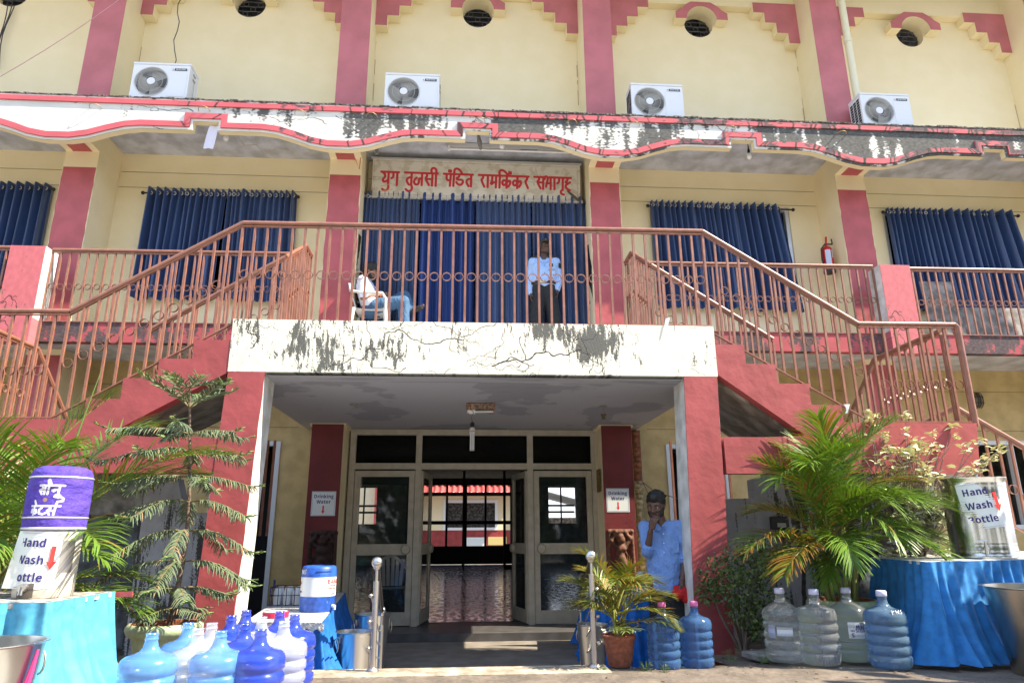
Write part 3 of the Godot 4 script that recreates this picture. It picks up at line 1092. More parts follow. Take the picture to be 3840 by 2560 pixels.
func beyond():
	# small red tiled pavilion across the court at the back
	var m := MB.new()
	m.fq(Vector3(-30, -0.3, -28.2), Vector3(30, -0.3, -28.2), Vector3(30, -0.3, -120), Vector3(-30, -0.3, -120), Vector3.UP)
	struct("back_court", m, plaster("court", 0.20, 0.19, 0.175, 0.85, 0.3, 0.5, 0.8))
	var pv := thing("pavilion", "small red walled pavilion with a corrugated tile canopy beyond the hall's far doors", "building", Vector3(0.3, -0.3, -36))
	m = MB.new()
	xbox(m, -2.6, 2.6, 0, 1.45, -3, 0)
	part("wall", m, plaster("pav_red", 0.36, 0.05, 0.05, 0.6, 0.4, 0.2, 0.85), pv)
	m = MB.new()
	xbox(m, -2.6, -1.35, 1.45, 3.2, -3, 0)
	xbox(m, 1.45, 2.6, 1.45, 3.2, -3, 0)
	xbox(m, -1.35, 1.45, 2.95, 3.2, -3, 0)
	part("wall", m, mats["cream"], pv)
	m = MB.new()
	xbox(m, -1.35, 1.45, 1.45, 2.95, -0.3, -0.1)
	part("picture_panel", m, plaster("panel", 0.10, 0.085, 0.075, 0.5, 0.9, 0.1, 0.3), pv)
	m = MB.new()
	xbox(m, -1.35, -1.2, 1.45, 2.95, -0.1, 0.03); xbox(m, 1.3, 1.45, 1.45, 2.95, -0.1, 0.03)
	xbox(m, -1.2, 1.3, 2.8, 2.95, -0.1, 0.03); xbox(m, -1.2, 1.3, 1.45, 1.58, -0.1, 0.03)
	part("window_frame", m, mats["white"], pv)
	for x in [-2.75, 2.75]:
		m = MB.new()
		xbox(m, x - 0.16, x + 0.16, 0, 4.0, -0.1, 0.25)
		part("post", m, mats["pav_red"], pv)
	var P := []
	for i in 3:
		var row := []
		for k in 121:
			row.append(Vector3(-3.0 + k * 0.05, 3.25 + 0.06 * sin(k * 0.05 * TAU / 0.3) + i * 0.35, 0.85 - i * 0.75))
		P.append(row)
	m = MB.new()
	m.grid(P)
	part("tiled_canopy", m, M("roof_tile", 0.40, 0.07, 0.06, 0.6), pv)
	m = MB.new()
	xbox(m, -3.0, 3.0, 4.0, 4.35, -3, 0.1)
	part("parapet", m, mats["pav_red"], pv)
	m = MB.new()
	xbox(m, -0.35, 0.75, 0.25, 1.1, 0.0, 0.012)
	part("notice", m, mats["paper"], pv)
	m = MB.new()
	xbox(m, 0.95, 1.9, 0.72, 1.12, 0.0, 0.012)
	part("notice", m, M("notice_yellow", 0.62, 0.50, 0.2, 0.6), pv)
	var w := thing("court_wall", "pale court building seen through the hall's far side windows", "building", Vector3(0, -0.3, -44))
	m = MB.new()
	xbox(m, -16, -4.2, 0, 6, -4, 0)
	part("wall", m, mats["cream"], w)
	m = MB.new()
	for k in 6:
		xbox(m, -15 + k * 1.9, -14.6 + k * 1.9, 0, 6, 0, 0.3)
	part("pilaster", m, mats["pav_red"], w)
	var sh := thing("tin_shed", "low shed with a ribbed tin roof to the right of the red pavilion", "shed", Vector3(6.6, -0.3, -40))
	P = []
	for i in 2:
		var row := []
		for k in 81:
			row.append(Vector3(-2.5 + i * 5.0, 3.6 - i * 1.3 + 0.05 * sin(k * 1.3), 2.0 - k * 0.06))
		P.append(row)
	m = MB.new()
	m.grid(P)
	part("roof", m, M("tin", 0.5, 0.55, 0.6, 0.35, 0.6), sh)
	m = MB.new()
	xbox(m, -2.4, 2.4, 0, 2.2, -2.6, -2.4)
	part("wall", m, mats["concrete"], sh)

func stairs():
	# left and right outside flights: red stringer in front, concrete body behind
	var R := [Vector2(2.404, 2.80), Vector2(2.404, 2.68), Vector2(2.69, 2.68), Vector2(2.69, 2.49), Vector2(2.98, 2.49), Vector2(2.98, 2.30), Vector2(3.29, 2.30), Vector2(3.29, 2.095), Vector2(3.585, 2.095), Vector2(3.585, 1.93), Vector2(4.91, 1.93), Vector2(4.85, 1.45), Vector2(2.404, 1.45), Vector2(2.404, 1.785), Vector2(2.80, 1.785), Vector2(3.20, 1.80), Vector2(2.404, 2.379)]
	var L := [Vector2(-2.164, 2.80), Vector2(-2.164, 2.655), Vector2(-2.49, 2.655), Vector2(-2.49, 2.475), Vector2(-2.775, 2.475), Vector2(-2.775, 2.29), Vector2(-3.066, 2.29), Vector2(-3.066, 2.10), Vector2(-3.355, 2.10), Vector2(-3.355, 1.915), Vector2(-4.75, 1.915), Vector2(-4.70, 1.45), Vector2(-2.164, 1.45), Vector2(-2.164, 1.765), Vector2(-2.80, 1.765), Vector2(-3.10, 1.80), Vector2(-2.164, 2.35)]
	for s in [[R, "right", 2.404], [L, "left", -2.164]]:
		var poly: Array = s[0]
		var o := thing("outside_stair", "red stepped outside stair climbing to the landing on the %s of the porch" % s[1], "staircase", Vector3.ZERO, 0.0, "twin outside stairs")
		var m := MB.new()
		m.prism(poly, -6.32, -6.205)
		part("stringer", m, mats["red"], o)
		# body with a sloping soffit
		var b := []
		for k in 11:
			b.append(poly[k] + Vector2(0, -0.006))
		var sg: float = signf(s[2])
		b.append(Vector2(poly[10].x, 1.76)); b.append(Vector2(sg * 3.15, 1.80)); b.append(Vector2(s[2], 2.34))
		m = MB.new()
		m.prism(b, -7.42, -6.32)
		part("steps", m, mats["concrete"], o)
		# lower lintel runs back as a slab under the half landing
		m = MB.new()
		xbox(m, minf(sg * 3.25, sg * 4.9), maxf(sg * 3.25, sg * 4.9), 1.45, 1.75, -7.42, -6.32)
		part("half_landing", m, mats["concrete"], o)
		# second flight going down towards the building
		m = MB.new()
		for k in 8:
			xbox(m, minf(sg * 3.75, sg * 4.9), maxf(sg * 3.75, sg * 4.9), -0.1, 1.90 - 0.21 * (k + 1), -7.42 - 0.26 * (k + 1), -7.42 - 0.26 * k)
		part("lower_flight", m, plaster("step_light", 0.52, 0.49, 0.45, 0.8, 0.8, 0.3, 0.75), o)
	# walls under the stairs
	var px := grime(512, 512, Color(0.62, 0.62, 0.64), Color(0.13, 0.13, 0.12), 0.0, 301, 0.25, 0.0, 30)
	for k in 6:
		var x := 380.0 + k * 18
		var pts := []
		var y := 0.0
		while y < 512:
			pts.append(Vector2(x, y)); x += rng.randf_range(-9, 12); y += 26
		px = stroke(px, 512, 512, pts, rng.randf_range(3, 9), Color(0.16, 0.155, 0.15), 0.5)
	var wt := textured("under_wall_right", to_tex(512, 512, px), 0.9)
	var u := thing("stair_wall", "stained grey wall under the right stair with dark runs of damp", "wall")
	var m := MB.new()
	m.uo = Vector2(2.35, -0.1); m.us = Vector2(1.35, 1.9)
	m.prism([Vector2(2.35, -0.1), Vector2(3.62, -0.1), Vector2(3.62, 1.75), Vector2(3.15, 1.75), Vector2(3.15, 1.50), Vector2(2.98, 1.46), Vector2(2.98, 1.27), Vector2(2.35, 1.25)], -7.15, -7.0)
	part("wall", m, wt, u)
	m = MB.new()
	xbox(m, 3.66, 4.9, 0.0, 1.28, -7.05, -7.02)
	xbox(m, 3.66, 4.9, 0.62, 0.66, -7.03, -7.01)
	xbox(m, 4.22, 4.25, 0.0, 1.28, -7.03, -7.0)
	part("blue_door", m, plaster("blue_door", 0.10, 0.13, 0.17, 0.6, 0.8, 0.3, 0.5), u)
	m = MB.new()
	xbox(m, 3.62, 4.95, 1.28, 1.45, -7.15, -7.0)
	part("door_lintel", m, mats["grey"], u)
	var pl := grime(512, 512, Color(0.66, 0.67, 0.70), Color(0.12, 0.12, 0.12), 0.10, 311, 0.2, -0.35, 12)
	var lt := textured("under_wall_left", to_tex(512, 512, pl), 0.9)
	u = thing("stair_wall", "flaking grey and white wall under the left stair behind the potted conifer", "wall")
	m = MB.new()
	m.uo = Vector2(-3.0, -0.1); m.us = Vector2(1.15, 1.6)
	m.prism([Vector2(-3.02, -0.1), Vector2(-2.1, -0.1), Vector2(-2.1, 1.12), Vector2(-2.62, 1.14), Vector2(-2.72, 1.45), Vector2(-3.02, 1.45)], -6.95, -6.8)
	part("wall", m, lt, u)
	m = MB.new()
	xbox(m, -4.9, -3.02, 1.12, 1.72, -6.95, -6.8)
	part("wall_head", m, mats["grey"], u)
	m = MB.new()
	xbox(m, -3.62, -3.03, -0.05, 1.12, -6.92, -6.88)
	xbox(m, -3.60, -3.05, 0.98, 1.02, -6.88, -6.865)
	part("blue_door", m, mats["blue_door"], u)
	m = MB.new()
	xbox(m, -3.25, -3.03, 0.35, 0.38, -6.88, -6.84)
	xbox(m, -3.07, -3.03, 0.30, 0.44, -6.88, -6.83)
	part("bolt", m, mats["iron"], u)
	m = MB.new()
	xbox(m, -4.9, -3.62, -0.1, 1.12, -6.95, -6.85)
	part("side_wall", m, mats["grey"], u)
	# bars in the gaps beside the porch pillars, leaning panels behind
	for s in [[2.40, 3.15, 1.25, 1.47, "right"], [-2.75, -2.1, 1.12, 1.46, "left"]]:
		m = MB.new()
		var x: float = s[0]
		while x < s[1]:
			xbox(m, x, x + 0.024, s[2] - 0.2, s[3] + 0.5, -7.9, -7.876)
			x += 0.075
		solo("window_bars", m, mats["rail"], "brown window bars showing in the gap under the %s stair" % s[4], "grille")
	# meter box with its cables
	var bx := thing("meter_box", "small black electric meter box on the grey wall under the right stair", "meter box", Vector3(3.20, 1.02, -6.99))
	m = MB.new()
	m.box(Vector3.ZERO, Vector3(0.17, 0.13, 0.06), 0.006)
	part("case", m, mats["black"], bx)
	m = MB.new()
	m.box(Vector3(0.02, -0.02, 0.032), Vector3(0.09, 0.04, 0.004))
	part("dial", m, M("grey_plate", 0.3, 0.3, 0.3, 0.5), bx)
	m = MB.new()
	var pts := []
	for k in 9:
		var t := k / 8.0
		pts.append(Vector3(0.0 + 0.55 * t, -0.065 - 0.32 * t - 0.06 * sin(t * PI), 0.02))
	m.tube(pts, 0.012, 6)
	pts = []
	for k in 12:
		var t := k / 11.0
		pts.append(Vector3(-0.05 + 0.02 * sin(t * 9) - 0.06 * t, -0.06 - 0.75 * t, 0.015 + 0.01 * cos(t * 11)))
	m.tube(pts, 0.006, 5)
	part("cable", m, M("cable", 0.05, 0.045, 0.045, 0.6), bx)

func rail_run(o: Node3D, a: Vector3, b: Vector3, drop_a: float, drop_b: float, ring_at: float, step: float, ends := [true, true]):
	# one straight run: round handrail, flat under strip, bottom bar, square bars and rings
	var rm: Material = mats["rail"]
	var m := MB.new()
	m.tube([a, b], 0.024, 12)
	part("handrail", m, rm, o)
	m = MB.new()
	m.bar(a + Vector3(0, -0.036, 0), b + Vector3(0, -0.036, 0), 0.006, 0.032)
	var la := a + Vector3(0, -drop_a, 0)
	var lb := b + Vector3(0, -drop_b, 0)
	m.bar(la, lb, 0.012, 0.026)
	part("flat_bar", m, rm, o)
	var hd := Vector3(b.x - a.x, 0, b.z - a.z)
	var n := int(round(hd.length() / step))
	var bx: ArrayMesh
	if not shared.has("bar"):
		var q := MB.new()
		q.box(Vector3(0, 0.5, 0), Vector3(0.021, 1.0, 0.021))
		shared["bar"] = q.mesh()
		q = MB.new()
		q.xf = Transform3D(Basis(Vector3.RIGHT, PI / 2), Vector3.ZERO)
		q.lathe([Vector2(0.045, -0.011), Vector2(0.05, -0.011), Vector2(0.05, 0.011), Vector2(0.045, 0.011), Vector2(0.045, -0.011)], 20)
		q.xf = Transform3D()
		q.box(Vector3(0.053, 0, 0), Vector3(0.010, 0.012, 0.012)); q.box(Vector3(-0.053, 0, 0), Vector3(0.010, 0.012, 0.012))
		shared["ring"] = q.mesh()
	var ang := atan2(-hd.z, hd.x)
	for i in n + 1:
		var t := float(i) / n
		if (i == 0 and not ends[0]) or (i == n and not ends[1]):
			continue
		var top := a.lerp(b, t) + Vector3(0, -0.036, 0)
		var low := la.lerp(lb, t)
		var p := part("baluster", shared["bar"], rm, o, low)
		p.scale = Vector3(1, top.y - low.y, 1)
		p.rotation.y = ang + rng.randf_range(-0.05, 0.05)
		if i < n and ring_at > 0:
			var c := a.lerp(b, (i + 0.5) / n)
			var r := part("ring", shared["ring"], rm, o, Vector3(c.x, c.y - ring_at, c.z))
			r.rotation.y = ang
			var sc: float = (hd.length() / n - 0.021) / 0.116
			r.scale = Vector3(sc, sc, 1)

func railings():
	var o := thing("stair_railing", "brown steel railing along the porch landing and down both outer stair flights", "railing")
	rail_run(o, Vector3(-2.18, 3.85, -6.24), Vector3(2.385, 3.885, -6.24), 1.0, 1.01, 0.53, 0.12)
	rail_run(o, Vector3(2.385, 3.885, -6.24), Vector3(3.89, 2.925, -6.24), 1.07, 0.99, 0.53, 0.12, [false, true])
	rail_run(o, Vector3(3.89, 2.925, -6.24), Vector3(4.90, 2.93, -6.24), 0.985, 0.985, 0.62, 0.125, [false, true])
	rail_run(o, Vector3(-2.18, 3.85, -6.24), Vector3(-3.645, 2.92, -6.24), 1.03, 0.99, 0.53, 0.12, [false, true])
	rail_run(o, Vector3(-3.645, 2.92, -6.24), Vector3(-4.75, 2.91, -6.24), 0.985, 0.985, 0.56, 0.125, [false, true])
	var m := MB.new()
	m.tube([Vector3(4.90, 2.93, -6.24), Vector3(4.93, 2.90, -6.24), Vector3(4.93, 1.90, -6.24)], 0.026, 12)
	part("end_post", m, mats["rail"], o)
	for x in [-2.18, 2.385]:
		m = MB.new()
		xbox(m, x - 0.012, x + 0.012, 2.80, 3.85, -6.262, -6.235)
		part("end_post", m, mats["rail"], o)
	# railing across the half landings and down the lower flights
	for s in [1.0, -1.0]:
		var nm := "right" if s > 0 else "left"
		o = thing("stair_railing", "brown steel railing down the lower %s stair flight towards the hall" % nm, "railing")
		var x: float = 4.78 if s > 0 else -4.62
		rail_run(o, Vector3(x, 2.88, -6.30), Vector3(x, 2.88, -7.45), 0.95, 0.95, 0.52, 0.115)
		rail_run(o, Vector3(x, 2.88, -7.45), Vector3(x - s * 0.05, 1.95, -8.45), 0.95, 0.95, 0.52, 0.115, [false, true])
	# inner handrails of the outer flights and of the short upper flight
	for s in [1.0, -1.0]:
		var nm := "right" if s > 0 else "left"
		o = thing("stair_railing", "brown inner railing of the upper %s stair flight, turning back to the gallery" % nm, "railing")
		var x: float = 2.16 if s > 0 else -2.06
		rail_run(o, Vector3(x, 3.97, -7.36), Vector3(x + s * 1.38, 3.08, -7.36), 1.12, 0.98, 0.55, 0.12)
		rail_run(o, Vector3(x, 3.97, -7.36), Vector3(x + s * 0.02, 4.53, -8.3), 1.15, 1.0, 0.55, 0.115, [false, true])
		rail_run(o, Vector3(x + s * 0.02, 4.53, -8.3), Vector3(x + s * 0.02, 4.53, -8.65), 1.0, 1.0, 0.55, 0.115, [false, true])
	# gallery railings
	for s in [[-9.4, -5.76, "far left of the left stub pillar"], [-5.31, -2.08, "between the left stub pillar and the stair"], [2.2, 5.63, "between the stair and the right stub pillar"], [6.09, 9.9, "right of the right stub pillar"]]:
		o = thing("gallery_railing", "brown steel gallery railing %s" % s[2], "railing")
		rail_run(o, Vector3(s[0], 4.47, -8.5), Vector3(s[1], 4.49, -8.5), 0.96, 0.98, 0.50, 0.113)
	# ground level railing at far right, sloping down towards the right
	o = thing("stair_railing", "brown railing sloping down to the right below the right stair landing", "railing")
	rail_run(o, Vector3(5.02, 2.16, -6.6), Vector3(6.45, 1.28, -6.6), 0.95, 0.95, 0.55, 0.125)
	o = thing("stair_railing", "brown railing just inside the right stair landing, sloping up to its corner", "railing")
	rail_run(o, Vector3(4.63, 1.96, -6.75), Vector3(5.02, 2.16, -6.6), 0.9, 0.95, 0.55, 0.125)

func facade_things():
	# outdoor units of the air conditioners
	var grp := "outdoor air conditioner units on the canopy"
	var lab := ["with cables trailing from its right side, leftmost on the canopy", "directly above the name board", "right of the third red pillar from the left", "beside the cream downpipe, rightmost on the canopy"]
	var first: Node3D
	var spots := [[-4.36, -8.9, 0.0], [-0.83, -8.9, 0.0], [2.78, -8.9, 0.0], [6.31, -8.9, 0.0]]
	for i in 4:
		var l: String = "white outdoor air conditioner unit %s" % lab[i]
		if i == 0:
			first = ac_unit(l, grp)
			first.position = Vector3(spots[i][0], 6.80, -8.58)
		else:
			copy(first, Vector3(spots[i][0], 6.80 - (0.01 * i), -8.58), spots[i][2], l)
	# wires
	var m := MB.new()
	var pts := []
	for k in 13:
		var t := k / 12.0
		pts.append(Vector3(-4.27 - 0.35 * t + 0.03 * sin(t * 20), 7.39 + 2.4 * t, -8.72 - 0.6 * t + 0.05 * sin(t * PI)))
	m.tube(pts, 0.007, 5)
	solo("black_cable", m, mats["cable"], "thin black twisted cable rising from the leftmost air conditioner", "cable")
	m = MB.new()
	pts = []
	for k in 9:
		var t := k / 8.0
		pts.append(Vector3(-6.75 + 2.0 * t, 6.69 + 2.6 * t - 0.12 * sin(t * PI), -8.45 - 0.4 * t))
	m.tube(pts, 0.005, 5)
	solo("pink_string", m, M("pink", 0.62, 0.32, 0.34, 0.7), "slack pink string slanting up the wall at the far left", "string")
	m = MB.new()
	for j in 3:
		pts = []
		for k in 7:
			var t := k / 6.0
			pts.append(Vector3(-7.38 + 0.04 * j + 0.03 * sin(t * 5 + j), 9.1 - 1.2 * t, -9.55 + 0.03 * sin(t * 3)))
		m.tube(pts, 0.008, 5)
	solo("wall_cables", m, mats["cable"], "grey cables hanging below the leftmost round vent", "cable")
	# lamps under the canopy
	var bl := [[-3.385, 6.42, "left of the name board"], [0.475, 6.44, "in front of the name board"], [4.116, 6.40, "over the right hand gallery window"]]
	for b in bl:
		var o := thing("light_bulb", "white bulb on the canopy edge %s" % b[2], "light bulb", Vector3(b[0], b[1], -8.65), 0.0, "bulbs along the canopy")
		m = MB.new()
		m.lathe([Vector2(0, -0.20), Vector2(0.022, -0.195), Vector2(0.036, -0.17), Vector2(0.037, -0.15), Vector2(0.026, -0.115), Vector2(0.018, -0.10)], 14)
		part("bulb", m, mats["white"], o)
		m = MB.new()
		m.lathe([Vector2(0.019, -0.10), Vector2(0.020, -0.05), Vector2(0.012, -0.03), Vector2(0.004, 0.06)], 10)
		part("holder", m, mats["black"], o)
	m = MB.new()
	pts = []
	for k in 12:
		var t := k / 11.0
		pts.append(Vector3(-3.38 + 0.85 * t, 6.42 - 0.30 * sin(t * PI * 0.72) + 0.05 * sin(t * 17), -8.7))
	m.tube(pts, 0.004, 5)
	solo("loose_wire", m, M("tan_wire", 0.45, 0.36, 0.22, 0.7), "loose tan wire sagging from the left canopy bulb", "wire")
	m = MB.new()
	var P := []
	for i in 7:
		var row := []
		for k in 5:
			row.append(Vector3(-3.55 + k * 0.032 - i * 0.008, 6.33 - i * 0.058, -8.46 + 0.012 * sin(k * 2.0 + i * 0.6)))
		P.append(row)
	m.grid(P)
	solo("cloth_strip", m, M("pale_cloth", 0.72, 0.70, 0.80, 0.8), "pale cloth strip hanging from the notch in the canopy near the left bulb", "cloth")
	for q in [[0.16, 6.33, "in the centre notch of the canopy"], [-1.31, 6.20, "left of the tube light"]]:
		m = MB.new()
		m.xf = Transform3D(Basis(Vector3.BACK, 0.15), Vector3(q[0], q[1], -8.7))
		m.tube([Vector3(0, 0.2, 0), Vector3(0, 0.05, 0), Vector3(0, -0.08, 0)], [0.012, 0.035, 0.02], 8)
		solo("lamp_holder", m, M("stub_grey", 0.25, 0.24, 0.22, 0.7), "empty grey lamp holder under the canopy %s" % q[2], "lamp holder")
	var tl := thing("tube_light", "slim tube light batten fixed under the canopy above the name board", "tube light", Vector3(0.65, 6.45, -9.0))
	m = MB.new()
	m.box(Vector3(0, 0.035, 0), Vector3(1.9, 0.07, 0.05), 0.004)
	part("batten", m, M("batten", 0.55, 0.55, 0.55, 0.5), tl)
	m = MB.new()
	m.box(Vector3(0.25, -0.006, 0.0), Vector3(0.25, 0.012, 0.045))
	part("choke_box", m, mats["grey_plate"], tl)
	m = MB.new()
	m.tube([Vector3(-0.93, -0.035, 0.02), Vector3(0.93, -0.035, 0.02)], 0.014, 10)
	m.box(Vector3(-0.94, -0.02, 0.01), Vector3(0.03, 0.07, 0.04)); m.box(Vector3(0.94, -0.02, 0.01), Vector3(0.03, 0.07, 0.04))
	part("tube", m, mats["white"], tl)
	m = MB.new()
	pts = []
	for k in 16:
		var t := k / 15.0
		pts.append(Vector3(-1.55 + 1.3 * t, 6.515 - 0.01 * sin(t * 12), -8.95))
	pts.push_front(Vector3(-1.56, 6.28, -8.94)); pts.push_front(Vector3(-1.58, 6.02, -8.96)); pts.push_front(Vector3(-1.66, 6.22, -8.97))
	m.tube(pts, 0.006, 5)
	solo("red_wire", m, M("red_wire", 0.45, 0.03, 0.03, 0.6), "red wire looping past the left pillar top to the tube light", "wire")
	name_board()
	# fire extinguisher
	var fx := thing("fire_extinguisher", "red fire extinguisher with a black base on the right side of the gallery", "fire extinguisher", Vector3(5.45, 4.68, -9.25))
	m = MB.new()
	m.lathe([Vector2(0.0, 0.0), Vector2(0.085, 0.0), Vector2(0.085, 0.04)], 24)
	part("base", m, mats["black"], fx)
	m = MB.new()
	m.lathe([Vector2(0.082, 0.04), Vector2(0.082, 0.36), Vector2(0.07, 0.40), Vector2(0.04, 0.425), Vector2(0.02, 0.43), Vector2(0.02, 0.46)], 24)
	part("cylinder", m, M("gloss_red", 0.5, 0.02, 0.015, 0.3), fx)
	m = MB.new()
	m.lathe([Vector2(0.084, 0.1), Vector2(0.084, 0.35)], 12, -0.85, 0.1)
	part("label_sheet", m, M("label_blue", 0.55, 0.62, 0.75, 0.5), fx)
	m = MB.new()
	m.lathe([Vector2(0.084, 0.22), Vector2(0.084, 0.35)], 10, 0.3, 1.2)
	part("label_sheet", m, M("label_grey", 0.5, 0.42, 0.40, 0.5), fx)
	m = MB.new()
	m.bar(Vector3(0.0, 0.46, 0), Vector3(0.0, 0.58, 0.03), 0.022, 0.02)
	part("lever", m, mats["gloss_red"], fx)
	m = MB.new()
	m.bar(Vector3(-0.02, 0.47, 0), Vector3(0.09, 0.465, 0.02), 0.018, 0.02)
	m.bar(Vector3(0.09, 0.465, 0.02), Vector3(0.085, 0.55, 0.02), 0.014, 0.014)
	m.tube([Vector3(-0.03, 0.46, 0.02), Vector3(-0.10, 0.38, 0.03), Vector3(-0.11, 0.2, 0.03), Vector3(-0.09, 0.12, 0.03)], 0.011, 7)
	part("valve", m, mats["black"], fx)
	# boards leaning behind the right railing
	m = MB.new()
	m.xf = Transform3D(Basis(Vector3.RIGHT, -0.12), Vector3(6.98, 4.0, -9.05))
	m.box(Vector3(0, 0, 0), Vector3(0.50, 1.05, 0.02), 0.003)
	var bt := plaster("ply", 0.34, 0.32, 0.30, 0.8, 0.8, 0.2, 0.65)
	solo("plywood_board", m, bt, "upright grey plywood board leaning behind the right gallery railing", "board")
	m = MB.new()
	m.xf = Transform3D(Basis(Vector3.RIGHT, -0.16), Vector3(7.95, 3.82, -9.12))
	m.box(Vector3(0, 0, 0), Vector3(1.42, 0.66, 0.02), 0.003)
	solo("plywood_board", m, bt, "wide low grey board leaning behind the right gallery railing, beside the taller one", "board")
	# black cloth over the ends beside the centre pillars
	for s in [[-1.545, "left"], [1.785, "right"]]:
		m = MB.new()
		P = []
		for i in 8:
			var row := []
			for k in 5:
				row.append(Vector3(s[0] + 0.02 * sin(i * 0.9 + k), 5.05 - i * 0.13, -9.05 - k * 0.12 * (1.0 - absf(i - 4.0) * 0.12)))
			P.append(row)
		m.grid(P)
		solo("black_sheet", m, mats["black"], "black sheet fixed to the inner side of the %s pillar of the doorway" % s[1], "sheet")
	# bulkhead lamp on the ground floor wall
	var bk := thing("bulkhead_lamp", "small caged bulkhead lamp on the yellow wall at far right", "wall lamp", Vector3(7.66, 2.82, -9.59))
	m = MB.new()
	m.ball(Vector3(0, 0, 0.02), Vector3(0.075, 0.105, 0.055), 14, 10)
	part("glass_dome", m, M("bulk_glass", 0.16, 0.14, 0.10, 0.35), bk)
	m = MB.new()
	for x in [-0.035, 0.0, 0.035]:
		var q := []
		for k in 9:
			var t := PI * k / 8
			q.append(Vector3(x, cos(t) * 0.115, sin(t) * 0.075 + 0.01))
		m.tube(q, 0.006, 5)
	for y in [-0.045, 0.045]:
		var q := []
		for k in 9:
			var t := PI * k / 8
			q.append(Vector3(cos(t) * 0.085, y, sin(t) * 0.072 + 0.01))
		m.tube(q, 0.006, 5)
	part("cage", m, mats["black"], bk)
	# paper scraps and string on the rails
	m = MB.new()
	P = []
	for i in 5:
		P.append([Vector3(1.93 - i * 0.012, 2.93 - i * 0.045, -6.19), Vector3(1.97 - i * 0.014, 2.935 - i * 0.045, -6.185)])
	m.grid(P)
	solo("paper_strip", m, mats["white"], "white paper strip hanging over the right end of the porch beam", "paper")
	m = MB.new()
	P = []
	for i in 4:
		P.append([Vector3(3.60 + 0.02 * sin(i), 2.10 - i * 0.03, -6.19), Vector3(3.66 - i * 0.012, 2.10 - i * 0.028, -6.185)])
	m.grid(P)
	solo("paper_scrap", m, mats["white"], "torn white scrap caught on a step of the right stair", "paper")

